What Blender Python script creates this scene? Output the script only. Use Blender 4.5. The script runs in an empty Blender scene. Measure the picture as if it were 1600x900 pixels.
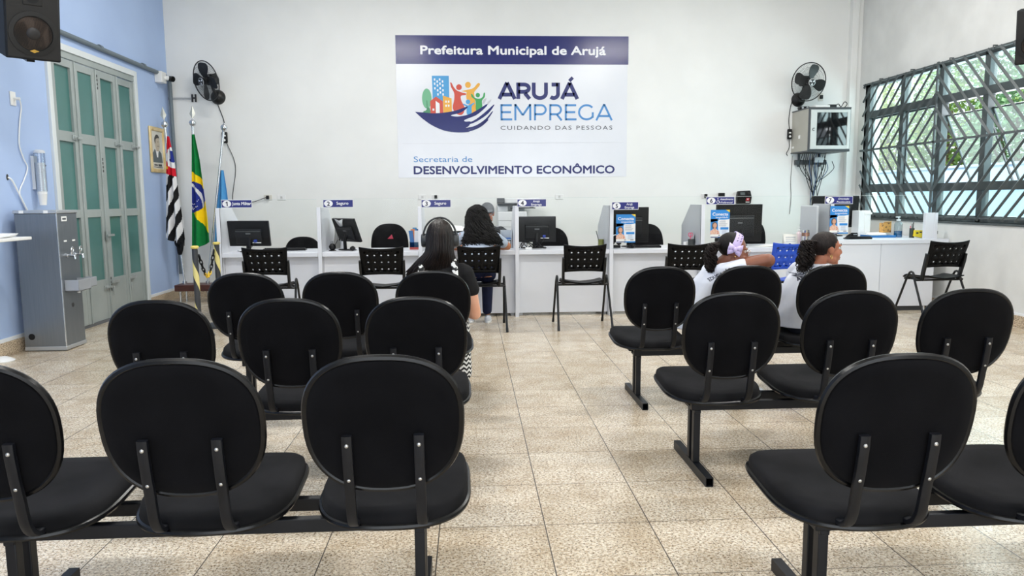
import bpy, bmesh, math, random
from mathutils import Vector, Matrix, Euler
random.seed(7)
C = bpy.context.scene.collection
PI = math.pi
sin, cos, rad = math.sin, math.cos, math.radians

# ------------------------------------------------------------------ camera
H = 1.40
FPX = 1157.6
PITCH, YAW, ROLL = rad(6.811), rad(3.21), rad(-0.39)
_f = Vector((sin(YAW)*cos(PITCH), cos(YAW)*cos(PITCH), -sin(PITCH)))
_r = Vector((cos(YAW), -sin(YAW), 0))
_u = _r.cross(_f)
_r2 = _r*cos(ROLL) + _u*sin(ROLL)
_u2 = -_r*sin(ROLL) + _u*cos(ROLL)
cam_data = bpy.data.cameras.new('camera')
cam_data.sensor_width = 36.0
cam_data.lens = FPX/1600*36.0
cam_data.clip_start = 0.05
cam = bpy.data.objects.new('camera', cam_data)
C.objects.link(cam)
cam.matrix_world = Matrix(((_r2.x, _u2.x, -_f.x, 0), (_r2.y, _u2.y, -_f.y, 0), (_r2.z, _u2.z, -_f.z, H), (0, 0, 0, 1)))
bpy.context.scene.camera = cam


def ray(x, y):
    return _r2*((x-800)/FPX) - _u2*((y-450)/FPX) + _f


def at(x, y, Y):
    d = ray(x, y)
    return Vector((0, 0, H)) + d*(Y/d.y)


def atx(x, y, X):
    d = ray(x, y)
    return Vector((0, 0, H)) + d*(X/d.x)


def atz(x, y, z):
    d = ray(x, y)
    return Vector((0, 0, H)) + d*((z-H)/d.z)


# ------------------------------------------------------------------ room dimensions
XL, XR, YB, YF, ZC = -4.30, 5.88, 11.15, -3.6, 4.95
YC = 8.77            # front plane of the service counters

# ------------------------------------------------------------------ light and exposure
sc = bpy.context.scene
sc.view_settings.view_transform = 'Standard'
sc.view_settings.look = 'None'
sc.view_settings.exposure = 0.10
sc.view_settings.gamma = 1.0
sc.view_settings.use_curve_mapping = False
world = bpy.data.worlds.new('world')
sc.world = world
world.use_nodes = True
wn = world.node_tree
bg = wn.nodes['Background']
bg.inputs['Color'].default_value = (0.80, 0.90, 1.0, 1)
bg.inputs['Strength'].default_value = 1.5


def lamp(name, kind, loc, energy, color=(1, 1, 1), aim=None, size=None, size_y=None):
    d = bpy.data.lights.new(name, kind)
    d.energy = energy
    d.color = color
    if kind == 'AREA':
        d.shape = 'RECTANGLE'
        d.size = size
        d.size_y = size_y or size
    o = bpy.data.objects.new(name, d)
    C.objects.link(o)
    o.location = loc
    if aim is not None:
        o.rotation_euler = Vector(aim).to_track_quat('-Z', 'Y').to_euler()
    return o


sun = lamp('sun', 'SUN', (-6, 6, 14), 5.0, (1.0, 0.96, 0.88), aim=(0.60, -0.28, -0.75))
sun.data.angle = rad(1.0)
# daylight through the street entrance behind the camera and through the barred window
lamp('rear_opening_fill', 'AREA', (0.8, YF+0.05, 1.9), 150, (0.95, 0.98, 1.0), aim=(0, 1, 0.02), size=6.5, size_y=3.2)
lamp('window_daylight', 'AREA', (XR+1.1, 9.15, 2.6), 330, (0.93, 0.98, 1.0), aim=(-1, 0, -0.35), size=4.6, size_y=2.6)
TUBES = [(-1.6, 1.2), (3.3, 1.2), (-1.6, 4.7), (3.3, 4.7), (-1.6, 8.2), (3.3, 8.2)]
TUBE_W = 80

# ------------------------------------------------------------------ materials
MATS = {}


def mat(name, col, rough=0.5, metal=0.0, spec=0.5, coat=0.0, sheen=0.0, emit=None, alpha=1.0):
    if name in MATS:
        return MATS[name]
    m = bpy.data.materials.new(name)
    m.use_nodes = True
    b = m.node_tree.nodes['Principled BSDF']
    c = tuple(((v/255)/12.92 if v/255 <= 0.04045 else ((v/255+0.055)/1.055)**2.4) for v in col)
    b.inputs['Base Color'].default_value = (*c, 1)
    b.inputs['Roughness'].default_value = rough
    b.inputs['Metallic'].default_value = metal
    b.inputs['Specular IOR Level'].default_value = spec
    b.inputs['Coat Weight'].default_value = coat
    b.inputs['Sheen Weight'].default_value = sheen
    if emit:
        b.inputs['Emission Color'].default_value = (*c, 1)
        b.inputs['Emission Strength'].default_value = emit
    MATS[name] = m
    return m


def lin(col):
    return tuple(((v/255)/12.92 if v/255 <= 0.04045 else ((v/255+0.055)/1.055)**2.4) for v in col) + (1,)


def noisy(name, c1, c2, scale, rough=0.5, bump=0.0, detail=4, lo=0.35, hi=0.65, metal=0.0, spec=0.5, stretch=(1, 1, 1), bscale=None):
    """a principled material whose colour wanders between two tones, with an optional bump"""
    if name in MATS:
        return MATS[name]
    m = mat(name, c1, rough, metal, spec)
    nt = m.node_tree
    b = nt.nodes['Principled BSDF']
    tc = nt.nodes.new('ShaderNodeTexCoord')
    mp = nt.nodes.new('ShaderNodeMapping')
    mp.inputs['Scale'].default_value = stretch
    nt.links.new(tc.outputs['Object'], mp.inputs['Vector'])
    n = nt.nodes.new('ShaderNodeTexNoise')
    n.inputs['Scale'].default_value = scale
    n.inputs['Detail'].default_value = detail
    nt.links.new(mp.outputs['Vector'], n.inputs['Vector'])
    r = nt.nodes.new('ShaderNodeValToRGB')
    r.color_ramp.elements[0].position = lo
    r.color_ramp.elements[1].position = hi
    r.color_ramp.elements[0].color = lin(c1)
    r.color_ramp.elements[1].color = lin(c2)
    nt.links.new(n.outputs['Fac'], r.inputs['Fac'])
    nt.links.new(r.outputs['Color'], b.inputs['Base Color'])
    if bump:
        src = n
        if bscale:
            src = nt.nodes.new('ShaderNodeTexNoise')
            src.inputs['Scale'].default_value = bscale
            nt.links.new(mp.outputs['Vector'], src.inputs['Vector'])
        bp = nt.nodes.new('ShaderNodeBump')
        bp.inputs['Strength'].default_value = bump
        bp.inputs['Distance'].default_value = 0.01
        nt.links.new(src.outputs['Fac'], bp.inputs['Height'])
        nt.links.new(bp.outputs['Normal'], b.inputs['Normal'])
    return m


def cloth_mat(name, c1, c2, rough=0.85):
    return noisy(name, c1, c2, 14, rough, bump=0.35, bscale=9, spec=0.25)


def clear_sheet(name, tint, refl=0.05, rough=0.02, haze=0.0):
    """thin clear sheet: light passes through, a little is mirrored"""
    if name in MATS:
        return MATS[name]
    m = bpy.data.materials.new(name)
    m.use_nodes = True
    nt = m.node_tree
    for n in list(nt.nodes):
        nt.nodes.remove(n)
    out = nt.nodes.new('ShaderNodeOutputMaterial')
    mix = nt.nodes.new('ShaderNodeMixShader')
    tr = nt.nodes.new('ShaderNodeBsdfTransparent')
    tr.inputs['Color'].default_value = lin(tint)
    gl = nt.nodes.new('ShaderNodeBsdfGlossy')
    gl.inputs['Roughness'].default_value = rough
    fr = nt.nodes.new('ShaderNodeLayerWeight')
    fr.inputs['Blend'].default_value = 0.25
    ml = nt.nodes.new('ShaderNodeMath')
    ml.operation = 'MULTIPLY_ADD'
    ml.inputs[1].default_value = 0.3
    ml.inputs[2].default_value = refl
    nt.links.new(fr.outputs['Fresnel'], ml.inputs[0])
    nt.links.new(ml.outputs[0], mix.inputs['Fac'])
    nt.links.new(tr.outputs[0], mix.inputs[1])
    nt.links.new(gl.outputs[0], mix.inputs[2])
    last = mix
    if haze:
        tl = nt.nodes.new('ShaderNodeBsdfTranslucent')
        tl.inputs['Color'].default_value = lin((236, 246, 240))
        last = nt.nodes.new('ShaderNodeMixShader')
        last.inputs['Fac'].default_value = haze
        nt.links.new(mix.outputs[0], last.inputs[1])
        nt.links.new(tl.outputs[0], last.inputs[2])
    nt.links.new(last.outputs[0], out.inputs['Surface'])
    MATS[name] = m
    return m


# ------------------------------------------------------------------ mesh builder
class MB:
    def __init__(s):
        s.v, s.f, s.m = [], [], []

    def add(s, vs, fs, mi=0, M=None):
        o = len(s.v)
        s.v += [tuple(M @ Vector(v)) if M is not None else tuple(v) for v in vs]
        s.f += [tuple(i+o for i in f) for f in fs]
        s.m += [mi]*len(fs)
        return s

    def box(s, c, d, rot=None, mi=0, M=None):
        x, y, z = d[0]/2, d[1]/2, d[2]/2
        vs = [Vector(p) for p in ((-x, -y, -z), (x, -y, -z), (x, y, -z), (-x, y, -z), (-x, -y, z), (x, -y, z), (x, y, z), (-x, y, z))]
        if rot is not None:
            R = Euler(rot).to_matrix()
            vs = [R @ v for v in vs]
        vs = [v+Vector(c) for v in vs]
        return s.add(vs, [(3, 2, 1, 0), (4, 5, 6, 7), (0, 1, 5, 4), (1, 2, 6, 5), (2, 3, 7, 6), (3, 0, 4, 7)], mi, M)

    def bb(s, lo, hi, mi=0, M=None):
        return s.box([(a+b)/2 for a, b in zip(lo, hi)], [b-a for a, b in zip(lo, hi)], None, mi, M)

    def tube(s, pts, r, n=10, closed=False, mi=0, caps=True, M=None, flat=None):
        pts = [Vector(p) for p in pts]
        k = len(pts)
        rs = list(r) if hasattr(r, '__len__') else [r]*k
        tans = []
        for i in range(k):
            a = pts[(i-1) % k] if (closed or i > 0) else pts[0]
            b = pts[(i+1) % k] if (closed or i < k-1) else pts[-1]
            t = b-a
            tans.append(t.normalized() if t.length > 1e-9 else Vector((0, 0, 1)))
        up = Vector((0, 0, 1)) if abs(tans[0].z) < 0.9 else Vector((1, 0, 0))
        if flat is not None:
            up = Vector(flat[2])
        nrm = tans[0].cross(up).normalized()
        vs, fs = [], []
        for i in range(k):
            if i:
                q = tans[i-1].rotation_difference(tans[i])
                nrm = q @ nrm
            nrm = (nrm - tans[i]*nrm.dot(tans[i])).normalized()
            b = tans[i].cross(nrm)
            for j in range(n):
                a = 2*PI*j/n
                if flat is None:
                    vs.append(pts[i] + (nrm*cos(a)+b*sin(a))*rs[i])
                else:
                    ca, sa = cos(a), sin(a)
                    e = flat[3] if len(flat) > 3 else 1.0
                    ca = math.copysign(abs(ca)**e, ca)
                    sa = math.copysign(abs(sa)**e, sa)
                    vs.append(pts[i] + nrm*ca*flat[0]*rs[i] + b*sa*flat[1]*rs[i])
        for i in range(k if closed else k-1):
            for j in range(n):
                a, b2 = i*n+j, i*n+(j+1) % n
                c, d = ((i+1) % k)*n+(j+1) % n, ((i+1) % k)*n+j
                fs.append((a, b2, c, d))
        if caps and not closed:
            fs.append(tuple(reversed(range(n))))
            fs.append(tuple(range((k-1)*n, k*n)))
        return s.add(vs, fs, mi, M)

    def cyl(s, a, b, r, r2=None, n=20, mi=0, M=None):
        return s.tube([a, b], [r, r if r2 is None else r2], n, mi=mi, M=M)

    def sph(s, c, r, n=16, k=10, mi=0, M=None, R=None):
        if not hasattr(r, '__len__'):
            r = (r, r, r)
        vs = [Vector((0, 0, -r[2]))]
        for i in range(1, k):
            t = -PI/2+PI*i/k
            for j in range(n):
                a = 2*PI*j/n
                vs.append(Vector((r[0]*cos(t)*cos(a), r[1]*cos(t)*sin(a), r[2]*sin(t))))
        vs.append(Vector((0, 0, r[2])))
        fs = [(0, 1+(j+1) % n, 1+j) for j in range(n)]
        for i in range(k-2):
            for j in range(n):
                a = 1+i*n+j
                b = 1+i*n+(j+1) % n
                fs.append((a, b, b+n, a+n))
        l = len(vs)-1
        fs += [(l, 1+(k-2)*n+j, 1+(k-2)*n+(j+1) % n) for j in range(n)]
        if R is not None:
            vs = [R @ v for v in vs]
        return s.add([v+Vector(c) for v in vs], fs, mi, M)

    def lathe(s, prof, c=(0, 0, 0), n=24, mi=0, M=None):
        vs, fs = [], []
        for r, z in prof:
            for j in range(n):
                a = 2*PI*j/n
                vs.append(Vector(c)+Vector((max(r, 1e-4)*cos(a), max(r, 1e-4)*sin(a), z)))
        for i in range(len(prof)-1):
            for j in range(n):
                fs.append((i*n+j, i*n+(j+1) % n, (i+1)*n+(j+1) % n, (i+1)*n+j))
        fs.append(tuple(reversed(range(n))))
        fs.append(tuple(range((len(prof)-1)*n, len(prof)*n)))
        return s.add(vs, fs, mi, M)

    def rings(s, rs, mi=0, caps=True, M=None):
        n = len(rs[0])
        vs = [v for r in rs for v in r]
        fs = []
        for i in range(len(rs)-1):
            for j in range(n):
                fs.append((i*n+j, i*n+(j+1) % n, (i+1)*n+(j+1) % n, (i+1)*n+j))
        if caps:
            fs.append(tuple(reversed(range(n))))
            fs.append(tuple(range((len(rs)-1)*n, len(rs)*n)))
        return s.add(vs, fs, mi, M)

    def plate(s, poly, y0=0.0, t=0.0, mi=0, M=None, fn=None):
        """polygon in local x-z standing in the plane y = y0, facing -y; with thickness t it reaches back to y0+t"""
        p = [Vector((a, y0, b)) for a, b in poly]
        area = sum(poly[i][0]*poly[(i+1) % len(poly)][1]-poly[(i+1) % len(poly)][0]*poly[i][1] for i in range(len(poly)))
        if area < 0:
            p.reverse()
        n = len(p)
        if t == 0:
            return s.add(p, [tuple(range(n))], mi, M)
        q = [v+Vector((0, t, 0)) for v in p]
        fs = [tuple(range(n)), tuple(range(2*n-1, n-1, -1))]
        fs += [(i, n+i, n+(i+1) % n, (i+1) % n) for i in range(n)]
        return s.add(p+q, fs, mi, M)

    def text(s, body, x, z, size, y0=0.0, align='CENTER', bold=0.0, width=None, shear=0.0, mi=0, M=None, spacing=1.0, line=1.0):
        vs, fs = text_mesh(body, 0.0, align, shear, spacing, line)
        k = size
        kx = k
        if width:
            xs = [v[0] for v in vs]
            w = (max(xs)-min(xs)) or 1
            kx = width/w
            if align == 'LEFT':
                x -= min(xs)*kx
        # heavy type: the same outline printed a hair to every side
        offs = [(0, 0)] if bold <= 0 else [(0, 0)]+[(bold*cos(2*PI*i/8), bold*sin(2*PI*i/8)) for i in range(8)]
        for j, (ox, oz) in enumerate(offs):
            s.add([(x+v[0]*kx+ox*k, y0-1e-5*j, z+v[1]*k+oz*k) for v in vs], fs, mi, M)
        return s

    def stroke(s, pts, w, y0=0.0, M=None):
        """a flat pen stroke of width w along points in the x-z plane"""
        P = [Vector((a, b)) for a, b in pts]
        L, R_ = [], []
        for i in range(len(P)):
            t = (P[min(i+1, len(P)-1)]-P[max(i-1, 0)]).normalized()
            n = Vector((-t.y, t.x))*w/2
            if 0 < i < len(P)-1:
                d1 = (P[i]-P[i-1]).normalized()
                n = n/max(0.5, abs(Vector((-d1.y, d1.x)).dot(Vector((-t.y, t.x)))))
            L.append(P[i]+n)
            R_.append(P[i]-n)
        vs = [(p.x, y0, p.y) for p in L]+[(p.x, y0, p.y) for p in R_]
        n = len(P)
        return s.add(vs, [(i, i+n, i+n+1, i+1) for i in range(n-1)], 0, M)

    def build(s, name, mats, parent=None, bevel=0.0, seg=2, smooth=True, angle=38, loc=None, sub=0, solid=0.0, remesh=0.0, relax=0, weld=False):
        me = bpy.data.meshes.new(name)
        me.from_pydata(s.v, [], s.f)
        if weld:
            bm = bmesh.new()
            bm.from_mesh(me)
            bmesh.ops.remove_doubles(bm, verts=bm.verts, dist=2e-4)
            bmesh.ops.recalc_face_normals(bm, faces=bm.faces)
            bm.to_mesh(me)
            bm.free()
        for m in (mats if isinstance(mats, (list, tuple)) else [mats]):
            me.materials.append(m)
        if any(s.m):
            me.polygons.foreach_set('material_index', s.m)
        if smooth:
            me.polygons.foreach_set('use_smooth', [True]*len(me.polygons))
            if angle < 180:
                me.set_sharp_from_angle(angle=rad(angle))
        me.update()
        o = bpy.data.objects.new(name, me)
        C.objects.link(o)
        if parent is not None:
            o.parent = parent
        if loc is not None:
            o.location = loc
        if remesh:
            md = o.modifiers.new('remesh', 'REMESH')
            md.mode = 'VOXEL'
            md.voxel_size = remesh
            md.use_smooth_shade = True
        if relax:
            md = o.modifiers.new('relax', 'SMOOTH')
            md.factor = 0.5
            md.iterations = relax
        if solid:
            md = o.modifiers.new('thickness', 'SOLIDIFY')
            md.thickness = solid
            md.offset = 0
        if bevel:
            md = o.modifiers.new('bevel', 'BEVEL')
            md.width = bevel
            md.segments = seg
            md.limit_method = 'ANGLE'
            md.angle_limit = rad(40)
        if sub:
            md = o.modifiers.new('subd', 'SUBSURF')
            md.levels = md.render_levels = sub
        return o


_TXT = {}


def text_mesh(body, bold, align, shear, spacing, line):
    key = (body, bold, align, shear, spacing, line)
    if key not in _TXT:
        cu = bpy.data.curves.new('lettering', 'FONT')
        cu.body = body
        cu.size = 1.0
        cu.offset = bold
        cu.align_x = align
        cu.shear = shear
        cu.space_character = spacing
        cu.space_line = line
        cu.resolution_u = 3
        o = bpy.data.objects.new('lettering', cu)
        C.objects.link(o)
        bpy.context.view_layer.update()
        me = bpy.data.meshes.new_from_object(o.evaluated_get(bpy.context.evaluated_depsgraph_get()))
        vs = [tuple(v.co) for v in me.vertices]
        fs = []
        for p in me.polygons:
            f = tuple(p.vertices)
            fs.append(f if p.normal.z < 0 else f)
        _TXT[key] = (vs, fs)
        bpy.data.objects.remove(o)
        bpy.data.curves.remove(cu)
        bpy.data.meshes.remove(me)
    return _TXT[key]


def thing(name, label, cat, loc=(0, 0, 0), rz=0.0, group=None):
    o = bpy.data.objects.new(name, None)
    o.empty_display_size = 0.1
    C.objects.link(o)
    o.location = loc
    o.rotation_euler = (0, 0, rz)
    return tag(o, label, cat, group)


def tag(o, label, cat, group=None):
    o['label'] = label
    o['category'] = cat
    if group:
        o['group'] = group
    return o


def struct(o):
    o['kind'] = 'structure'
    return o


def dup(root, label=None, loc=None, rz=None, group=None):
    r = root.copy()
    C.objects.link(r)
    if loc is not None:
        r.location = loc
    if rz is not None:
        r.rotation_euler = (0, 0, rz)
    if label:
        r['label'] = label
    if group:
        r['group'] = group
    for ch in list(root.children):
        c = ch.copy()
        C.objects.link(c)
        c.parent = r
        for g in list(ch.children):
            d = g.copy()
            C.objects.link(d)
            d.parent = c
    return r


def arc(c, r, a0, a1, n):
    return [(c[0]+r*cos(rad(a0+(a1-a0)*i/n)), c[1]+r*sin(rad(a0+(a1-a0)*i/n))) for i in range(n+1)]


def ellipse(cx, cz, rx, rz, n=24, a0=0, a1=360):
    return [(cx+rx*cos(rad(a0+(a1-a0)*i/n)), cz+rz*sin(rad(a0+(a1-a0)*i/n))) for i in range(n if a1-a0 == 360 else n+1)]


def smooth_path(pts, n=6, closed=False):
    """Catmull-Rom through the points"""
    P = [Vector(p) for p in pts]
    out = []
    k = len(P)
    for i in range(k if closed else k-1):
        p0 = P[(i-1) % k] if (closed or i > 0) else P[0]*2-P[1]
        p1, p2 = P[i], P[(i+1) % k]
        p3 = P[(i+2) % k] if (closed or i < k-2) else P[-1]*2-P[-2]
        for j in range(n):
            t = j/n
            out.append(0.5*((2*p1)+(p2-p0)*t+(2*p0-5*p1+4*p2-p3)*t*t+(3*p1-p0-3*p2+p3)*t**3))
    if not closed:
        out.append(P[-1])
    return out


WHITE_LAM = mat('white laminate', (226, 229, 236), 0.35)
BLACK_PL = mat('black plastic', (13, 13, 15), 0.35, spec=0.3)
BLACK_PL2 = mat('matt black plastic', (21, 22, 25), 0.5, spec=0.3)
CHROME = mat('chrome', (205, 208, 212), 0.18, 1.0)
STEEL = noisy('brushed steel', (122, 128, 134), (128, 133, 138), 3, 0.36, metal=0.7, stretch=(30, 30, 1))
WHITE_PL = mat('white plastic', (232, 233, 232), 0.4)
PAPER = mat('paper', (240, 240, 238), 0.8)
SIGN_BLUE = mat('sign blue', (36, 42, 120), 0.3)
SIGN_WHITE = mat('sign white', (240, 241, 244), 0.3)
INK = mat('dark ink', (30, 32, 60), 0.5)
# ------------------------------------------------------------------ the room
def floor_material():
    m = mat('granite tile', (200, 188, 170), 0.22)
    nt = m.node_tree
    N, L = nt.nodes, nt.links
    b = N['Principled BSDF']
    tc = N.new('ShaderNodeTexCoord')
    sep = N.new('ShaderNodeSeparateXYZ')
    L.new(tc.outputs['Object'], sep.inputs[0])

    def math_(op, a, bv=None, c=None):
        n = N.new('ShaderNodeMath')
        n.operation = op
        for i, v in enumerate((a, bv, c)):
            if v is None:
                continue
            if isinstance(v, (int, float)):
                n.inputs[i].default_value = v
            else:
                L.new(v, n.inputs[i])
        return n.outputs[0]

    def joint(src, off, pitch, half):
        f = math_('FRACT', math_('DIVIDE', math_('SUBTRACT', src, off), pitch))
        d = math_('MINIMUM', f, math_('SUBTRACT', 1.0, f))
        return math_('LESS_THAN', math_('MULTIPLY', d, pitch), half)
    jx = joint(sep.outputs[0], 0.307-0.4545*40, 0.4545, 0.0024)
    jy = joint(sep.outputs[1], 3.052-0.457*40, 0.457, 0.0021)
    # tile id tint
    ix = math_('FLOOR', math_('DIVIDE', math_('SUBTRACT', sep.outputs[0], 0.307-0.4545*40), 0.4545))
    iy = math_('FLOOR', math_('DIVIDE', math_('SUBTRACT', sep.outputs[1], 3.052-0.457*40), 0.457))
    comb = N.new('ShaderNodeCombineXYZ')
    L.new(ix, comb.inputs[0])
    L.new(iy, comb.inputs[1])
    wn_ = N.new('ShaderNodeTexWhiteNoise')
    wn_.noise_dimensions = '2D'
    L.new(comb.outputs[0], wn_.inputs['Vector'])
    # granite grains
    def noise(scale, detail=3, rough=0.6):
        n = N.new('ShaderNodeTexNoise')
        n.inputs['Scale'].default_value = scale
        n.inputs['Detail'].default_value = detail
        n.inputs['Roughness'].default_value = rough
        L.new(tc.outputs['Object'], n.inputs['Vector'])
        return n.outputs['Fac']

    def ramp(src, stops):
        r = N.new('ShaderNodeValToRGB')
        while len(r.color_ramp.elements) < len(stops):
            r.color_ramp.elements.new(0.5)
        for e, (p, c) in zip(r.color_ramp.elements, stops):
            e.position = p
            e.color = lin(c)
        L.new(src, r.inputs['Fac'])
        return r.outputs['Color']

    def mix(fac, a, bb, kind='MIX'):
        n = N.new('ShaderNodeMix')
        n.data_type = 'RGBA'
        n.blend_type = kind
        if isinstance(fac, (int, float)):
            n.inputs[0].default_value = fac
        else:
            L.new(fac, n.inputs[0])
        for i, v in ((6, a), (7, bb)):
            if isinstance(v, tuple):
                n.inputs[i].default_value = v
            else:
                L.new(v, n.inputs[i])
        return n.outputs[2]
    base = ramp(noise(75, 2), [(0.36, (190, 174, 152)), (0.5, (222, 211, 193)), (0.66, (243, 236, 222))])
    cloud = ramp(noise(5, 2), [(0.32, (226, 217, 204)), (0.62, (255, 254, 252))])
    base = mix(0.8, base, cloud, 'MULTIPLY')
    dark = ramp(noise(115, 3, 0.62), [(0.565, (0, 0, 0)), (0.61, (255, 255, 255))])
    base = mix(dark, base, lin((98, 80, 62)))
    black = ramp(noise(150, 2, 0.5), [(0.625, (0, 0, 0)), (0.655, (255, 255, 255))])
    base = mix(black, base, lin((58, 48, 42)))
    tint = ramp(wn_.outputs['Value'], [(0.0, (238, 235, 230)), (1.0, (255, 255, 255))])
    base = mix(1.0, base, tint, 'MULTIPLY')
    base = mix(jy, base, lin((112, 102, 90)))
    base = mix(jx, base, lin((84, 78, 72)))
    L.new(base, b.inputs['Base Color'])
    rg = N.new('ShaderNodeMapRange')
    rg.inputs['To Min'].default_value = 0.16
    rg.inputs['To Max'].default_value = 0.34
    L.new(noise(3, 2), rg.inputs['Value'])
    L.new(rg.outputs[0], b.inputs['Roughness'])
    b.inputs['Specular IOR Level'].default_value = 0.5
    return m


FLOOR = floor_material()
WALL_W = noisy('white wall paint', (236, 237, 235), (231, 232, 230), 1.5, 0.6, bump=0.06, bscale=60)
WALL_R = noisy('scuffed white wall paint', (214, 215, 213), (226, 227, 225), 2.2, 0.6, bump=0.06, bscale=60, detail=8)
WALL_B = noisy('light blue wall paint', (166, 188, 226), (172, 194, 231), 1.2, 0.55, bump=0.06, bscale=60)
GRANITE = noisy('granite skirting', (120, 100, 80), (214, 196, 170), 95, 0.35, detail=3, lo=0.38, hi=0.55)
GREY_METAL = noisy('grey green enamel', (148, 157, 156), (162, 170, 169), 2, 0.42)
GRILLE = noisy('dark grey green bars', (66, 74, 76), (84, 92, 94), 4, 0.45)

mb = MB()
mb.bb((XL-0.3, YF-0.3, -0.12), (XR+0.3, YB+0.3, 0))
struct(mb.build('floor', FLOOR))
mb = MB()
mb.bb((XL-0.3, YF-0.3, ZC), (XR+0.3, YB+0.3, ZC+0.15))
struct(mb.build('ceiling', mat('ceiling paint', (236, 236, 232), 0.7)))
mb = MB()
mb.bb((XL-0.3, YB, 0), (XR+0.3, YB+0.2, ZC))
struct(mb.build('wall_back', WALL_W))
# left wall with the door opening
DY0, DY1, DZ = 8.05, 10.05, 3.03
mb = MB()
mb.bb((XL-0.25, YF-0.3, 0), (XL, DY0, ZC))
mb.bb((XL-0.25, DY1, 0), (XL, YB, ZC))
mb.bb((XL-0.25, DY0, DZ), (XL, DY1, ZC))
struct(mb.build('wall_left', WALL_B, smooth=False))
# right wall with the window opening
WY0, WY1, WZ0, WZ1 = 7.42, 10.92, 1.10, 3.06
mb = MB()
mb.bb((XR, YF-0.3, 0), (XR+0.25, WY0, ZC))
mb.bb((XR, WY1, 0), (XR+0.25, YB, ZC))
mb.bb((XR, WY0, 0), (XR+0.25, WY1, WZ0))
mb.bb((XR, WY0, WZ1), (XR+0.25, WY1, ZC))
struct(mb.build('wall_right', WALL_R, smooth=False))
# front wall behind the camera, with a wide unseen opening added to let light in
mb = MB()
mb.bb((XL-0.3, YF-0.2, 0), (-2.6, YF, ZC))
mb.bb((4.2, YF-0.2, 0), (XR+0.3, YF, ZC))
mb.bb((-2.6, YF-0.2, 3.6), (4.2, YF, ZC))
struct(mb.build('wall_front', WALL_W, smooth=False))

# skirting
mb = MB()
mb.bb((XL, YF, 0), (XL+0.025, DY0-0.04, 0.125))
mb.bb((XL, DY1+0.04, 0), (XL+0.025, YB, 0.125))
struct(mb.build('baseboard_left', GRANITE, bevel=0.003))
mb = MB()
mb.bb((XL, YF, 0.125), (XL+0.014, DY0-0.04, 0.16))
mb.bb((XL, DY1+0.04, 0.125), (XL+0.014, YB, 0.16))
struct(mb.build('trim_1', mat('white trim paint', (228, 232, 236), 0.5), bevel=0.002))
mb = MB()
mb.bb((XR-0.025, YF, 0), (XR, YB, 0.125))
struct(mb.build('baseboard_right', GRANITE, bevel=0.003))
mb = MB()
mb.bb((XR-0.012, YF, 0.125), (XR, YB, 0.15))
struct(mb.build('trim_2', mat('white trim paint', (228, 232, 236), 0.5), bevel=0.002))
mb = MB()
mb.bb((XL+0.025, YB-0.025, 0), (XR-0.025, YB, 0.125))
struct(mb.build('baseboard_back', GRANITE, bevel=0.003))
# pillar in the back right corner, with a cable duct fixed to it
mb = MB()
mb.bb((5.70, YB-0.10, 0.13), (5.80, YB, ZC))
mb.bb((5.80, YB-0.06, 0.13), (XR, YB, ZC))
struct(mb.build('trim_3', WALL_W, bevel=0.004))

# ------------------------------------------------------------------ folding door in the left wall
def leftwall(name, label, cat, y, z=0.0, off=0.0, group=None):
    """a thing on the left wall: local x runs along the wall, local -y comes into the room"""
    return thing(name, label, cat, (XL+off, y, z), PI/2, group)


door = bpy.data.objects.new('door_1', None)
C.objects.link(door)
door.location = (XL, DY0, 0)
door.rotation_euler = (0, 0, PI/2)
struct(door)
DW = DY1-DY0
mb = MB()
fw = 0.04
mb.bb((-fw, -0.03, 0), (0.03, 0.1, DZ+fw)).bb((DW-0.03, -0.03, 0), (DW+fw, 0.1, DZ+fw)).bb((0.03, -0.03, DZ-0.03), (DW-0.03, 0.1, DZ+fw))
mb.build('door_frame', mat('white door frame paint', (214, 220, 222), 0.5), door, bevel=0.004)
mb = MB()
mb.bb((0.03, -0.015, DZ-0.10), (DW-0.03, 0.08, DZ-0.03))
mb.build('top_track', GREY_METAL, door, bevel=0.003)
TEAL = noisy('teal wired glass', (66, 114, 110), (76, 124, 120), 1.6, 0.28)
lw = (DW-0.06)/4
rows = [(0.50, 1.23), (1.32, 2.05), (2.16, 2.84)]
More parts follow.
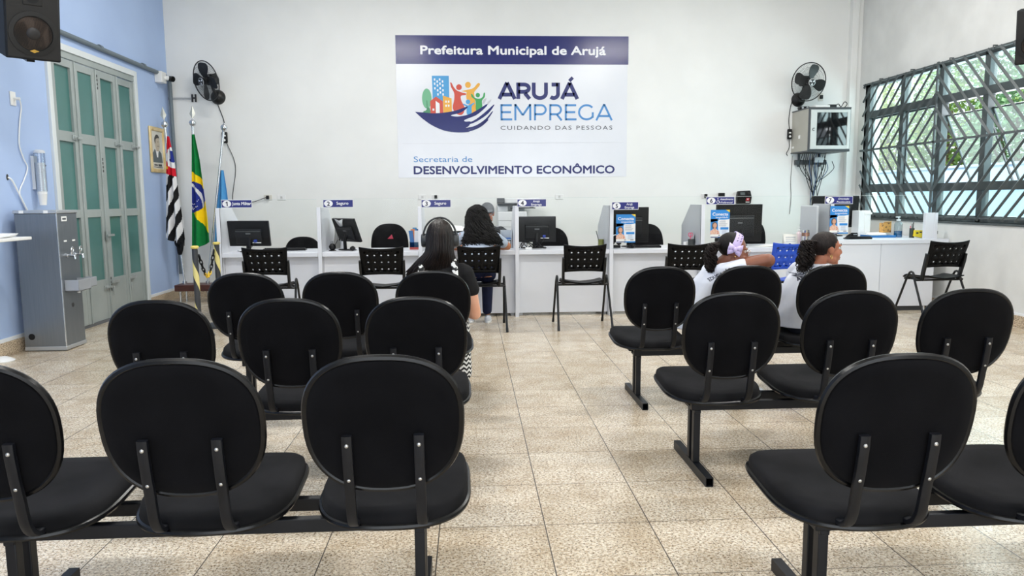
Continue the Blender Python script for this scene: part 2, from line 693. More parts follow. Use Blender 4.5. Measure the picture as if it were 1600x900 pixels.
for i in range(4):
    x0 = 0.03+i*lw
    x1 = x0+lw
    st = 0.085
    mb = MB()
    y0, y1 = -0.012+0.012*(i % 2), 0.03
    zt = DZ-0.11
    zb = 0.03
    mb.bb((x0+0.003, y0, zb), (x0+st, y1, zt)).bb((x1-st, y0, zb), (x1-0.003, y1, zt))
    cuts = [zb]+[q for r in rows for q in r]+[zt]
    for k in range(0, len(cuts), 2):
        mb.bb((x0+st, y0+0.002, cuts[k]), (x1-st, y1, cuts[k+1]))
    # the folding seam bead beside every leaf
    mb.cyl((x1-0.012, y0-0.006, zb), (x1-0.012, y0-0.006, zt), 0.011, n=8)
    leaf = mb.build('door_leaf', GREY_METAL, door, bevel=0.003)
    for a, b_ in rows:
        g = MB()
        g.bb((x0+st, 0.016, a), (x1-st, 0.022, b_))
        g.build('glass_pane', TEAL, leaf)
    h = MB()
    zl = [2.10, 0.40, 2.10, 2.10][i]
    h.bb((x1-st-0.05, y0-0.03, zl-0.012), (x1+0.02, y0-0.008, zl+0.014))
    h.bb((x1-st-0.06, y0-0.012, zl-0.025), (x1-st+0.02, y0, zl+0.025))
    h.cyl((x1-st-0.02, y0-0.03, zl), (x1-st-0.02, y0-0.05, zl), 0.008, n=8)
    if i == 1:
        h.bb((x1-0.06, y0-0.05, 1.00), (x1+0.10, y0-0.03, 1.025))
        h.bb((x1-0.045, y0-0.03, 0.95), (x1-0.015, y0-0.01, 1.07))
    if i > 1:
        h.bb((x0+0.0, y0-0.03, 0.44), (x0+0.17, y0-0.006, 0.475))
        h.cyl((x0+0.03, y0-0.02, 0.40), (x0+0.03, y0-0.02, 0.30), 0.008, n=8)
    h.build('latch', mat('galvanised latch', (178, 184, 184), 0.35, 0.6), leaf, bevel=0.002)
    hg = MB()
    for zz in (0.35, 1.75, 2.7):
        if i != 0:
            for k in range(4):
                hg.bb((x0+0.001, y0-0.004, zz+k*0.045), (x0+0.016, y0+0.004, zz+k*0.045+0.03))
    if i != 0:
        hg.build('hinge', mat('worn dark hinge', (70, 70, 70), 0.5), leaf)
mb = MB()
mb.bb((0.0, -0.02, 0), (DW, 0.06, 0.03))
mb.build('threshold', mat('dark threshold', (92, 96, 100), 0.5), door)

# ------------------------------------------------------------------ barred window in the right wall
win = bpy.data.objects.new('window_1', None)
C.objects.link(win)
WYC = (WY0+WY1)/2
win.location = (XR, WYC, 0)
win.rotation_euler = (0, 0, -PI/2)     # local x = towards the camera, local -y = into the room
struct(win)
hw = (WY1-WY0)/2
mb = MB()
mb.bb((-hw, 0.02, WZ0), (-hw+0.09, 0.12, WZ1)).bb((hw-0.09, 0.02, WZ0), (hw, 0.12, WZ1))
mb.bb((-hw, 0.02, WZ0), (hw, 0.12, WZ0+0.075)).bb((-hw, 0.02, WZ1-0.06), (hw, 0.12, WZ1))
xm = [-hw+0.09+i*(2*hw-0.18)/4 for i in range(1, 4)]
for x in xm:
    mb.bb((x-0.045, 0.02, WZ0), (x+0.045, 0.11, WZ1))
for z in (1.52, 2.60):
    mb.bb((-hw, 0.015, z-0.05), (hw, 0.11, z+0.05))
mb.build('window_frame', GRILLE, win, bevel=0.004)
mb = MB()
mb.bb((-hw-0.01, -0.015, WZ0-0.028), (hw+0.01, 0.14, WZ0))
mb.build('window_sill', GRILLE, win, bevel=0.004)
GLASS = clear_sheet('pale green window glass', (208, 232, 232), 0.05, 0.02, 0.06)
edges = [-hw+0.09]+xm+[hw-0.09]
for i in range(4):
    for z0, z1 in ((WZ0+0.075, 1.47), (1.57, 2.55), (2.65, WZ1-0.06)):
        a, b_ = edges[i]+(0.045 if i else 0), edges[i+1]-(0.045 if i < 3 else 0)
        tilt = z0 == 1.57 and i in (2, 3)
        f = MB()
        w = 0.018
        if z0 == 1.57:
            f.bb((0, -0.01, z0-z1), (w, 0.01, 0)).bb((b_-a-w, -0.01, z0-z1), (b_-a, 0.01, 0)).bb((0, -0.01, z0-z1), (b_-a, 0.01, z0-z1+w)).bb((0, -0.01, -w), (b_-a, 0.01, 0))
            sash = f.build('sash', GRILLE, win, loc=(a, 0.085, z1))
            if tilt:
                sash.location.z -= 0.14
                sash.rotation_euler = (rad(24), 0, 0)
            f = MB()
            f.add([(w, 0, z0-z1+w), (b_-a-w, 0, z0-z1+w), (b_-a-w, 0, -w), (w, 0, -w)], [(0, 1, 2, 3)])
            f.build('glass_pane', GLASS, sash)
        else:
            f.add([(0, 0, z0-z1), (b_-a, 0, z0-z1), (b_-a, 0, 0), (0, 0, 0)], [(0, 1, 2, 3)])
            f.build('glass_pane', GLASS, win, loc=(a, 0.07, z1))
# grille: concentric diamonds cut by a centre upright and a centre rail
mb = MB()
gz = (WZ0+WZ1)/2+0.005
hh = (WZ1-WZ0)/2-0.02
gy = -0.03
mb.box((0, gy, gz), (0.03, 0.02, 2*hh+0.04)).box((0, gy, gz), (2*hw+0.06, 0.02, 0.028))
mb.box((0, gy, WZ1-0.02), (2*hw+0.02, 0.016, 0.022)).box((0, gy, WZ0+0.05), (2*hw+0.02, 0.016, 0.022))
step = 0.205
for k in range(1, 15):
    d = k*step
    for sx in (-1, 1):
        for sz in (-1, 1):
            # segment from (d,0) to (0,d), clipped to the frame
            x0, z0, x1, z1 = d, 0.0, 0.0, d
            if d > hw:
                x0, z0 = hw, d-hw
            if d > hh:
                x1, z1 = d-hh, hh
            if z0 >= hh or x1 >= hw:
                continue
            a, b_ = Vector((sx*x0, gy, gz+sz*z0)), Vector((sx*x1, gy, gz+sz*z1))
            if (a-b_).length < 0.05:
                continue
            mb.tube([a, b_], 1.0, n=4, flat=(0.021, 0.016, (0, 1, 0)))
for x in (-1.3, -0.55, 0.25, 1.0):
    mb.tube([(x, 0.02, WZ1+0.005), (x, gy-0.02, WZ1+0.005), (x, gy-0.02, WZ1-0.04)], 0.008, n=6)
mb.build('security_bars', GRILLE, win)
# plaster reveal around the opening
mb = MB()
mb.bb((-hw-0.012, -0.006, WZ0-0.03), (-hw, 0.12, WZ1+0.02))
mb.build('reveal', mat('white reveal paint', (226, 229, 229), 0.6), win)

# ------------------------------------------------------------------ outside the window
mb = MB()
mb.bb((XR+0.4, 2.0, -0.22), (22, 30, -0.1))
struct(mb.build('ground_outside', noisy('yard paving', (150, 150, 145), (176, 176, 170), 3, 0.8)))
mb = MB()
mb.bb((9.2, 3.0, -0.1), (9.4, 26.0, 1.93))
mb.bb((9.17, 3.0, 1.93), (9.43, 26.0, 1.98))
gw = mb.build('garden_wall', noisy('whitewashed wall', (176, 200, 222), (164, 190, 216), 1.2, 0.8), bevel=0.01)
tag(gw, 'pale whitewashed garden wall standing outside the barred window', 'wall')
LEAF = [noisy('leaf green %d' % i, c1, c2, 9, 0.55) for i, (c1, c2) in enumerate([((96, 140, 62), (150, 178, 84)), ((150, 172, 74), (204, 208, 104)), ((84, 132, 86), (130, 170, 118))])]
BARK = noisy('bark', (84, 70, 56), (120, 104, 84), 12, 0.9)


def bush(name, label, loc, w, h, seed, mi, n=900):
    rnd = random.Random(seed)
    t = thing(name, label, 'tree', loc, 0, 'trees beyond the garden wall')
    tr = MB()
    tr.tube([(0, 0, 0), (0.05, 0.03, h*0.35), (0.0, 0.1, h*0.7)], [0.09, 0.07, 0.03], 8)
    for k in range(4):
        a = k*1.6+seed
        tr.tube([(0.03, 0.03, h*0.3), (w*0.25*cos(a), w*0.25*sin(a), h*0.6)], [0.05, 0.015], 6)
    tr.build('trunk', BARK, t)
    cr = MB()
    for k in range(n):
        # leaves gathered on lumpy boughs
        u, v = rnd.uniform(0, 2*PI), rnd.uniform(-0.95, 1)
        rr = (0.75+0.25*sin(3*u+seed)*cos(4*v))*rnd.uniform(0.72, 1.0)
        s_ = math.sqrt(max(0, 1-v*v))
        p = Vector((w*0.5*rr*s_*cos(u), w*0.5*rr*s_*sin(u), h*0.60+h*0.42*rr*v))
        L = rnd.uniform(0.09, 0.17)
        d = Vector((rnd.gauss(0, 1), rnd.gauss(0, 1), rnd.gauss(0, 0.7))).normalized()
        e = d.cross(Vector((rnd.gauss(0, 1), rnd.gauss(0, 1), rnd.gauss(0, 1)))).normalized()
        f = d.cross(e)
        cr.add([p, p+d*L*0.5+e*L*0.28+f*0.01, p+d*L, p+d*L*0.5-e*L*0.28+f*0.01], [(0, 1, 2, 3)])
    cr.build('foliage', LEAF[mi], t, smooth=False)
    return t


for i, (x, y, w, h, mi) in enumerate([(10.7, 9.4, 2.3, 4.2, 0), (10.9, 11.8, 2.3, 4.8, 1), (10.8, 14.2, 2.3, 4.4, 2), (11.0, 16.7, 2.5, 5.2, 0), (11.2, 19.5, 2.8, 5.0, 1), (13.4, 13.0, 2.8, 6.6, 2), (13.6, 16.4, 3.4, 7.0, 0), (14.4, 20.5, 3.6, 7.2, 2), (12.0, 22.9, 3.0, 5.6, 1)]):
    bush('tree', ['mid green leafy tree seen through the window grille', 'yellow green leafy tree seen through the window grille', 'blue green leafy tree seen through the window grille'][mi] + [' nearest the camera', ' second from the camera', ' third from the camera', ' behind the middle of the wall', ' behind the far part of the wall', ' tall in the second row', ' tallest in the second row', ' farthest in the second row', ' at the far end of the wall'][i], (x, y, -0.1), w, h, i+3, mi, 2600)

# ------------------------------------------------------------------ ceiling lamps (above the frame, they light the room)
TUBE = mat('lamp tube', (255, 252, 244), 0.4, emit=6.0)
first = None
for i, (x, y) in enumerate(TUBES):
    if first is None:
        t = thing('ceiling_lamp', 'white twin tube ceiling lamp above the benches', 'lamp', (x, y, ZC), 0, 'ceiling lamps')
        mb = MB()
        mb.bb((-0.65, -0.12, -0.05), (0.65, 0.12, 0)).bb((-0.62, -0.13, -0.09), (-0.58, 0.13, -0.04)).bb((0.58, -0.13, -0.09), (0.62, 0.13, -0.04))
        mb.build('housing', WHITE_PL, t, bevel=0.004)
        for yy in (-0.06, 0.06):
            mb = MB()
            mb.cyl((-0.58, yy, -0.075), (0.58, yy, -0.075), 0.014, n=10)
            mb.build('tube', TUBE, t)
        first = t
    else:
        t = dup(first, loc=(x, y, ZC))
    lo = lamp('ceiling_lamp_light', 'AREA', (x, y, ZC-0.12), TUBE_W, (1.0, 0.985, 0.955), aim=(0, 0.0001, -1), size=1.2, size_y=0.22)
# ------------------------------------------------------------------ waiting benches
def fabric(name, c1, c2, rough=0.9):
    m = noisy(name, c1, c2, 6, rough, spec=0.10)
    nt = m.node_tree
    b = nt.nodes['Principled BSDF']
    b.inputs['Sheen Weight'].default_value = 0.02
    tc = nt.nodes.new('ShaderNodeTexCoord')
    ck = nt.nodes.new('ShaderNodeTexChecker')
    ck.inputs['Scale'].default_value = 330
    nt.links.new(tc.outputs['Object'], ck.inputs['Vector'])
    bp = nt.nodes.new('ShaderNodeBump')
    bp.inputs['Strength'].default_value = 0.25
    bp.inputs['Distance'].default_value = 0.002
    nt.links.new(ck.outputs['Fac'], bp.inputs['Height'])
    nt.links.new(bp.outputs['Normal'], b.inputs['Normal'])
    return m


BLACK_FAB = fabric('black woven fabric', (9, 9, 12), (15, 15, 18))
SEAT_FAB = fabric('black seat fabric', (18, 18, 20), (29, 29, 31))
EDGING = mat('black pvc edging', (10, 10, 12), 0.27, spec=0.32)
BENCH_METAL = noisy('black enamelled steel', (14, 16, 21), (21, 23, 29), 8, 0.42, spec=0.3)
BOLT = mat('steel bolt', (190, 190, 188), 0.3, 0.9)


def superell(a, b, n, k=56, skew=0.0):
    out = []
    for i in range(k):
        t = 2*PI*i/k
        c, s_ = cos(t), sin(t)
        x = a*math.copysign(abs(c)**(2/n), c)
        z = b*math.copysign(abs(s_)**(2/n), s_)
        out.append((x*(1+skew*z/b), z))
    return out


SEAT_P = 0.575


def bench_back(x0):
    """backrest leaning back, curved round the sitter; returns a function from shape coordinates to bench coordinates"""
    lean = rad(11)

    def P(x, z, off):
        y = 0.30*x*x + off
        return (x0+x, y*cos(lean)-z*sin(lean)*1.0+0.005, 0.750+z*cos(lean)+y*sin(lean)*0.6)
    return P


def make_bench(label):
    t = thing('waiting_bench', label, 'bench')
    for sx in (-1, 0, 1):
        x0 = sx*SEAT_P
        P = bench_back(x0)
        ol = superell(0.224, 0.210, 2.5, 56, 0.03)
        prof = [(0.30, -0.013), (0.80, -0.013), (0.97, -0.012), (1.0, -0.004), (1.0, 0.012), (0.965, 0.03), (0.85, 0.046), (0.5, 0.052), (0.12, 0.053)]
        mb = MB()
        mb.rings([[P(x*k, z*k, o) for x, z in ol] for k, o in prof])
        bk = mb.build('backrest', BLACK_FAB, t, angle=60)
        mb = MB()
        mb.tube([P(x*1.005, z*1.005, 0.0) for x, z in ol], 0.0115, 8, closed=True)
        mb.build('edging', EDGING, bk)
        # seat
        so = []
        for i_ in range(60):
            a_ = 2*PI*i_/60
            e_ = 5.0 if sin(a_) > 0 else 2.6
            so.append((0.240*math.copysign(abs(cos(a_))**(2/e_), cos(a_))*(1-0.05*sin(a_)), 0.262*math.copysign(abs(sin(a_))**(2/e_), sin(a_))))

        def S(x, y, z):
            yy = 0.348+y
            top = 0.464+0.02*(y/0.262)
            roll = max(0.0, (y-0.17)/0.092)
            return (x0+x, yy, top+z-0.018*roll*roll)
        sp = [(0.3, -0.055), (0.9, -0.055), (0.98, -0.05), (1.0, -0.04), (1.0, -0.022), (0.985, -0.006), (0.93, 0.004), (0.7, 0.0), (0.3, -0.006), (0.05, -0.007)]
        mb = MB()
        mb.rings([[S(x*k, y*k, o) for x, y in so] for k, o in sp])
        st = mb.build('seat', SEAT_FAB, t, angle=60)
        mb = MB()
        mb.tube([S(x*1.004, y*1.004, -0.043) for x, y in so], 0.0105, 8, closed=True)
        mb.build('edging', EDGING, st)
        for bx in (-0.104, 0.104):
            p = [P(bx, -0.022, -0.026), P(bx, -0.06, -0.03), P(bx, -0.14, -0.032), P(bx, -0.20, -0.03)]
            e = Vector(p[-1])
            p += [(x0+bx, e.y+0.008, e.z-0.045), (x0+bx, e.y+0.018, e.z-0.085), (x0+bx, e.y+0.04, e.z-0.118), (x0+bx, e.y+0.075, e.z-0.132), (x0+bx, e.y+0.16, e.z-0.125), (x0+bx, 0.30, 0.392)]
            mb = MB()
            q = [p[0], p[1], p[2]] + smooth_path(p[3:], 4)
            mb.tube(q, 1.0, n=12, flat=(0.0155, 0.0095, (0, 1, 0), 0.45))
            br = mb.build('bracket', BENCH_METAL, t)
            for zz in (-0.05, -0.163):
                c = Vector(P(bx, zz, -0.039))
                mb = MB()
                mb.sph(c, (0.0062, 0.004, 0.0062), 10, 6)
                mb.build('bolt', BOLT, br)
        mb = MB()
        mb.bb((x0-0.16, 0.225, 0.372), (x0+0.16, 0.435, 0.412))
        mb.build('seat_mount', BENCH_METAL, t)
    for yy in (0.245, 0.415):
        mb = MB()
        mb.bb((-0.69, yy-0.015, 0.325), (0.69, yy+0.015, 0.372))
        mb.build('rail', BENCH_METAL, t, bevel=0.004)
    for sx in (-1, 1):
        x = sx*0.655
        mb = MB()
        mb.bb((x-0.016, 0.236, 0.308), (x+0.016, 0.424, 0.325))
        mb.bb((x-0.017, 0.245, 0.047), (x+0.017, 0.283, 0.325)).bb((x-0.017, 0.320, 0.047), (x+0.017, 0.358, 0.325))
        lg = mb.build('leg', BENCH_METAL, t, bevel=0.003)
        mb = MB()
        # open rectangular tube on the floor
        mb.bb((x-0.019, 0.03, 0), (x+0.019, 0.60, 0.004)).bb((x-0.019, 0.03, 0.043), (x+0.019, 0.60, 0.047))
        mb.bb((x-0.019, 0.03, 0.004), (x-0.016, 0.60, 0.043)).bb((x+0.016, 0.03, 0.004), (x+0.019, 0.60, 0.043))
        mb.build('foot', BENCH_METAL, lg)
    return t


XA, XBn = -0.835, 1.805      # bench centres left and right of the aisle
bench = make_bench('empty black bench left of the aisle nearest the camera, cut by the left edge')
bench.location = (XA, 2.11, 0)
bench['group'] = 'black waiting benches'
B_LM = dup(bench, 'empty three seat black bench left of the aisle, middle of the three rows', (-0.830, 3.386, 0), 0)
B_LB = dup(bench, 'three seat black bench left of the aisle where the woman with headphones sits', (-0.812, 4.62, 0), 0)
B_RF = dup(bench, 'empty black bench right of the aisle nearest the camera, cut by the right edge', (1.795, 2.0, 0), 0)
B_RM = dup(bench, 'empty three seat black bench right of the aisle, middle row, with whole foot in view', (1.805, 3.385, 0), 0)
B_RB = dup(bench, 'three seat black bench right of the aisle where two girls in white shirts sit', (1.805, 4.715, 0), 0)

# ------------------------------------------------------------------ perforated visitor chairs
def make_visitor_chair(label, m, metal):
    t = thing('visitor_chair', label, 'chair')
    # seat shell
    nx, ny = 14, 14
    mb = MB()

    def S(u, v):
        x = 0.225*u*(1-0.06*max(0, -v))
        y = 0.215*v
        z = 0.497+0.022*abs(u)**2.4 - 0.012*(1-abs(u)) + 0.012*max(0, -v)**2 - 0.035*max(0, (v-0.55)/0.45)**2
        return (x, y+0.01, z)
    vs = [S(-1+2*i/nx, -1+2*j/ny) for j in range(ny+1) for i in range(nx+1)]
    fs = [(j*(nx+1)+i, j*(nx+1)+i+1, (j+1)*(nx+1)+i+1, (j+1)*(nx+1)+i) for j in range(ny) for i in range(nx)]
    mb.add(vs, fs)
    mb.build('seat', m, t, solid=0.012, bevel=0.0)
    # perforated backrest with real holes
    mb = MB()

    def Bk(u, v):
        # u across -1..1, v up 0..1
        wv = 0.208+0.022*v
        x = wv*u
        lean = -0.155-0.11*v
        top = 0.0
        if v > 0.85:
            top = 0.022*(abs(u)**2.2)*(v-0.85)/0.15
        bot = 0.012*(1-u*u) if v < 0.12 else 0.0
        return (x, lean+0.035*u*u, 0.615+0.285*v+top+bot)
    us = [-1.0, -0.80]+[-0.80+1.6*i/5 for i in range(1, 6)]+[1.0]
    vrow = [0.0, 0.11]+[0.11+0.78*i/3 for i in range(1, 4)]+[1.0]
    for i in range(len(us)-1):
        for j in range(len(vrow)-1):
            u0, u1, v0, v1 = us[i], us[i+1], vrow[j], vrow[j+1]
            if 0 < i < len(us)-2 and 0 < j < len(vrow)-2:
                um, vm = (u0+u1)/2, (v0+v1)/2
                outer = [(u0, v0), (um, v0), (u1, v0), (u1, vm), (u1, v1), (um, v1), (u0, v1), (u0, vm)]
                hr = 0.0098
                inner = [(um+hr/0.22*cos(rad(225+45*k)), vm+hr/0.285*sin(rad(225+45*k))) for k in range(8)]
                vs = [Bk(*p) for p in outer+inner]
                mb.add(vs, [(k, (k+1) % 8, 8+(k+1) % 8, 8+k) for k in range(8)])
            else:
                n = 3
                vs, fs = [], []
                for b_ in range(n+1):
                    for a in range(n+1):
                        vs.append(Bk(u0+(u1-u0)*a/n, v0+(v1-v0)*b_/n))
                fs = [(b_*(n+1)+a, b_*(n+1)+a+1, (b_+1)*(n+1)+a+1, (b_+1)*(n+1)+a) for b_ in range(n) for a in range(n)]
                mb.add(vs, fs)
    mb.build('backrest', m, t, solid=0.010, angle=50, weld=True)
    for sx in (-1, 1):
        mb = MB()
        mb.tube([(sx*0.218, -0.105, 0.475), (sx*0.222, -0.125, 0.56), (sx*0.226, -0.165, 0.69), (sx*0.228, -0.185, 0.775)], [1.0, 1.0, 1.0, 0.85], n=10, flat=(0.016, 0.026, (0, 1, 0), 0.6))
        mb.build('back_post', metal, t)
        mb = MB()
        pts = [(sx*0.292, -0.315, 0.0), (sx*0.277, -0.05, 0.50)] + [(sx*0.275, 0.0+0.045*cos(rad(a)), 0.515+0.045*sin(rad(a))) for a in (160, 125, 90, 55, 20)] + [(sx*0.277, 0.07, 0.49), (sx*0.285, 0.30, 0.0)]
        mb.tube(pts, 0.0125, 10)
        mb.cyl((sx*0.292, -0.315, 0.0), (sx*0.2905, -0.29, 0.045), 0.0145, n=10)
        mb.cyl((sx*0.285, 0.30, 0.0), (sx*0.2845, 0.279, 0.045), 0.0145, n=10)
        mb.build('leg', metal, t)
    mb = MB()
    for yy in (-0.095, 0.11):
        mb.cyl((-0.276, yy, 0.473), (0.276, yy, 0.473), 0.011, n=10)
    for sx in (-1, 1):
        mb.cyl((sx*0.21, -0.105, 0.473), (sx*0.21, 0.15, 0.473), 0.011, n=10)
        mb.cyl((sx*0.276, -0.05, 0.5), (sx*0.276, -0.095, 0.473), 0.011, n=8)
        mb.cyl((sx*0.276, 0.055, 0.52), (sx*0.276, 0.11, 0.473), 0.011, n=8)
    mb.build('seat_frame', metal, t)
    return t


VC_BLACK = mat('black moulded plastic', (9, 10, 12), 0.4, spec=0.14)
VC_BLUE = mat('blue moulded plastic', (22, 76, 196), 0.35)
CH_METAL = mat('black tube', (15, 16, 18), 0.32, spec=0.35)
CG = 'perforated visitor chairs at the counters'
ch = make_visitor_chair('empty black perforated chair in front of counter 4', VC_BLACK, CH_METAL)
ch['group'] = CG
ch.location = (1.225, 8.08, 0)
dup(ch, 'empty black perforated chair in front of counter 1', (-2.165, 8.10, 0), rad(4))
dup(ch, 'empty black perforated chair in front of counter 2', (-0.93, 8.00, 0), rad(1))
chC = dup(ch, 'black perforated chair in front of counter 3, a woman sitting on it', (0.09, 8.06, 0), 0)
dup(ch, 'empty black perforated chair in front of counter 5, partly behind a bench back', (2.36, 8.08, 0), rad(-2))
dup(ch, 'empty black perforated chair turned sideways at the right end of counter 7', (5.25, 8.08, 0), rad(3))
cb = make_visitor_chair('bright blue perforated chair in front of counter 6, between the two girls', VC_BLUE, CH_METAL)
cb.location = (3.46, 8.05, 0)
cb.rotation_euler = (0, 0, rad(6))
cb['group'] = CG

# ------------------------------------------------------------------ office chairs behind the counters
def make_office_chair(label, dz=0.0):
    t = thing('office_chair', label, 'chair', group='office chairs behind the counters')
    mb = MB()
    ol = superell(0.25, 0.24, 2.7, 44, -0.10)
    prof = [(0.2, -0.015), (0.9, -0.015), (1.0, 0.0), (1.0, 0.02), (0.93, 0.045), (0.5, 0.055), (0.1, 0.055)]
    mb.rings([[(x*k, 0.24-o-0.25*x*x*k*k, 0.845+z*k) for x, z in ol] for k, o in prof])
    mb.build('backrest', SEAT_FAB, t, angle=60)
    so = superell(0.24, 0.23, 3.2, 44)
    mb = MB()
    mb.rings([[(x*k, y*k, 0.50+o) for x, y in so] for k, o in [(0.2, -0.06), (0.95, -0.06), (1.0, -0.045), (1.0, -0.02), (0.95, 0), (0.5, 0.004), (0.05, 0.003)]])
    mb.build('seat', SEAT_FAB, t, angle=60)
    mb = MB()
    mb.tube(smooth_path([(0, 0.0, 0.43), (0, 0.2, 0.43), (0, 0.29, 0.5), (0, 0.275, 0.75)], 5), 1.0, n=10, flat=(0.035, 0.012, (1, 0, 0), 0.6))
    mb.build('back_bar', BLACK_PL, t)
    mb = MB()
    mb.cyl((0, 0, 0.12), (0, 0, 0.44), 0.028)
    mb.build('column', BLACK_PL2, t)
    mb = MB()
    for k in range(5):
        a = rad(72*k+18)
        mb.tube([(0, 0, 0.13), (0.16*cos(a), 0.16*sin(a), 0.11), (0.3*cos(a), 0.3*sin(a), 0.075)], [0.03, 0.025, 0.016], 8)
    bs = mb.build('star_base', BLACK_PL, t)
    for k in range(5):
        a = rad(72*k+18)
        mb = MB()
        c = Vector((0.3*cos(a), 0.3*sin(a), 0.03))
        q = Vector((-sin(a), cos(a), 0))
        mb.cyl(c-q*0.02, c+q*0.02, 0.03, n=14)
        mb.cyl(c, c+Vector((0, 0, 0.05)), 0.008, n=8)
        mb.build('caster', BLACK_PL2, bs)
    return t




def seat_height(t, dz):
    """the gas lift: seat and back go up or down together"""
    for c in t.children:
        if c.name.split('.')[0] in ('backrest', 'seat', 'back_bar'):
            c.location.z = dz
    return t


oc = make_office_chair('dark office chair low behind counter 1, only its rounded top above the desk')
oc.location = (at(466, 380, 9.9).x, 9.95, 0)
for px, dz, rz_, words in [(608, 0.0, 4, 'dark office chair behind counter 2 with a small red mark on its back'), (861, -0.07, -4, 'dark office chair behind counter 4, half hidden by the monitor'),
                           (1011, -0.03, -6, 'dark office chair behind counter 5, beside the flyer and tall screen'), (1174, 0.02, -6, 'dark office chair behind counter 6, partly behind the wide screen'), (757, -0.05, 180, 'office chair the grey capped clerk sits on behind counter 3')]:
    o = dup(oc, words, (at(px, 370, 10.0).x, 10.0, 0), rad(rz_))
    seat_height(o, dz)
    if px == 608:
        mb = MB()
        mb.plate([(-0.05, 0.04), (0.03, 0.04), (0.01, 0.10)], 0)
        mk = mb.build('red_mark', mat('red mark', (186, 60, 84), 0.6), o, loc=(0.02, 0.176, 0.84))
        mk.rotation_euler = (0, 0, 0)
seat_height(oc, -0.165)
# ------------------------------------------------------------------ service counters
LAM = noisy('white laminate board', (228, 231, 238), (222, 226, 234), 1.2, 0.32)
LAM_G_SHADE = noisy('grey and shaded laminate board', (196, 199, 204), (188, 192, 198), 1.2, 0.35)  # plain grey parts, and divider boards with side shade put into the colour
ACRYL = clear_sheet('clear acrylic', (253, 255, 254), 0.004, 0.07)
DX = [-2.905, -1.755, -0.585, 0.555, 1.685, 2.79, 4.375]
DT, DH = 0.045, 1.322
DESK_Z = 0.80


def panel_poly(depth, top, z0=0.0):
    return [(0, z0), (0, top), (0.45, top), (depth, top-0.27), (depth, z0)]


DIV_WORDS = ['white divider panel at the left end of the counters, beside counter 1', 'white divider panel between counters 1 and 2', 'white divider panel between counters 2 and 3, left of the seated woman',
             'white divider panel between counters 3 and 4, beside the tall printer', 'white divider panel with shaded side coloured grey between counters 4 and 5', 'white divider panel with shaded side coloured grey between counters 5 and 6',
             'tall divider panel between counters 6 and 7, with a grey arm unit']
for i, x in enumerate(DX):
    t = thing('divider_panel', DIV_WORDS[i], 'divider', (x, YC, 0), 0, 'counter dividers')
    mb = MB()
    poly = panel_poly(0.82, DH)
    vs = [(sx*DT/2, y, z) for sx in (-1, 1) for y, z in poly]
    n = len(poly)
    mb.add(vs, [tuple(range(n)), tuple(range(2*n-1, n-1, -1))]+[((k+1) % n, k, n+k, n+(k+1) % n) for k in range(n)])
    mb.build('board', LAM_G_SHADE if i >= 4 else LAM, t, smooth=False)  # sides turned away from the window: their shade is put into the grey
    mb = MB()
    mb.bb((-DT/2, -0.004, 0.03), (DT/2, 0.02, DH+0.002))
    mb.build('front_edging', LAM, t, bevel=0.003)
    mb = MB()
    for y in (0.03, 0.75):
        mb.cyl((0, y, 0), (0, y, 0.03), 0.018, n=12)
    mb.build('levelling_foot', BLACK_PL, t)
    if i == 6:
        mb = MB()
        mb.bb((-0.16, 0.06, DESK_Z+0.002), (-0.13, 0.52, 1.30)).bb((-0.13, 0.40, DESK_Z+0.002), (-DT/2, 0.52, 1.30))
        mb.build('return_panel', LAM_G_SHADE, t, bevel=0.012)

for i in range(6):
    x0, x1 = DX[i]+DT/2+0.001, DX[i+1]-DT/2-0.001
    w = x1-x0
    t = thing('counter_desk', 'white desk of counter %d with %s' % (i+1, ['a monitor and keyboard on it', 'a tilted monitor and leaflets on it', 'printers on it and the clerk behind', 'a black monitor and loose cables on it', 'a tall dark screen behind a flyer', 'a wide dark screen and desk calendar on it'][i]), 'desk', ((x0+x1)/2, YC, 0), 0, 'white counter desks')
    mb = MB()
    mb.bb((-w/2, 0.0, DESK_Z-0.052), (w/2, 0.76, DESK_Z))
    mb.build('desk_top', LAM, t, bevel=0.004)
    mb = MB()
    yp = 0.10 if i < 5 else 0.05
    mb.bb((-w/2, yp, 0.035), (w/2, yp+0.02, DESK_Z-0.052))
    mb.build('front_panel', LAM, t, bevel=0.002)
    mb = MB()
    for sx in (-1, 1):
        mb.bb((sx*(w/2-0.03)-0.02, yp+0.03, 0.0), (sx*(w/2-0.03)+0.02, 0.7, 0.6))
    mb.build('side_support', LAM_G_SHADE, t)
# counter 7: a taller unit reaching the right wall
t = thing('counter_desk', 'taller white counter 7 running to the barred window wall', 'desk', (0, YC, 0), 0, 'white counter desks')
x0, x1 = DX[6]+DT/2+0.001, XR-0.015
Z7 = 0.885
mb = MB()
mb.bb((x0, 0.0, Z7-0.055), (x1, 1.05, Z7))
mb.build('desk_top', LAM, t, bevel=0.004)
for a, b_ in ((x0, 5.015), (5.02, 5.70)):
    mb = MB()
    mb.bb((a, 0.015, 0.06), (b_, 0.035, Z7-0.055))
    mb.build('front_panel', LAM, t, bevel=0.002)
mb = MB()
mb.bb((x0+0.02, 0.05, 0.0), (5.68, 0.07, 0.06))
mb.build('kick_plate', mat('dark kick plate', (60, 62, 64), 0.6), t)
mb = MB()
mb.bb((5.68, 0.035, 0.06), (5.70, 0.9, Z7-0.055))
mb.build('side_panel', LAM_G_SHADE, t)
mb = MB()
mb.cyl((5.62, 0.05, 0), (5.62, 0.05, 0.06), 0.016, n=12).cyl((5.05, 0.10, 0), (5.05, 0.10, 0.06), 0.016, n=12)
mb.build('levelling_foot', CHROME, t)
t = thing('end_post', 'white boxed post standing on the right end of counter 7', 'post', (5.64, YC+0.02, Z7), 0)
mb = MB()
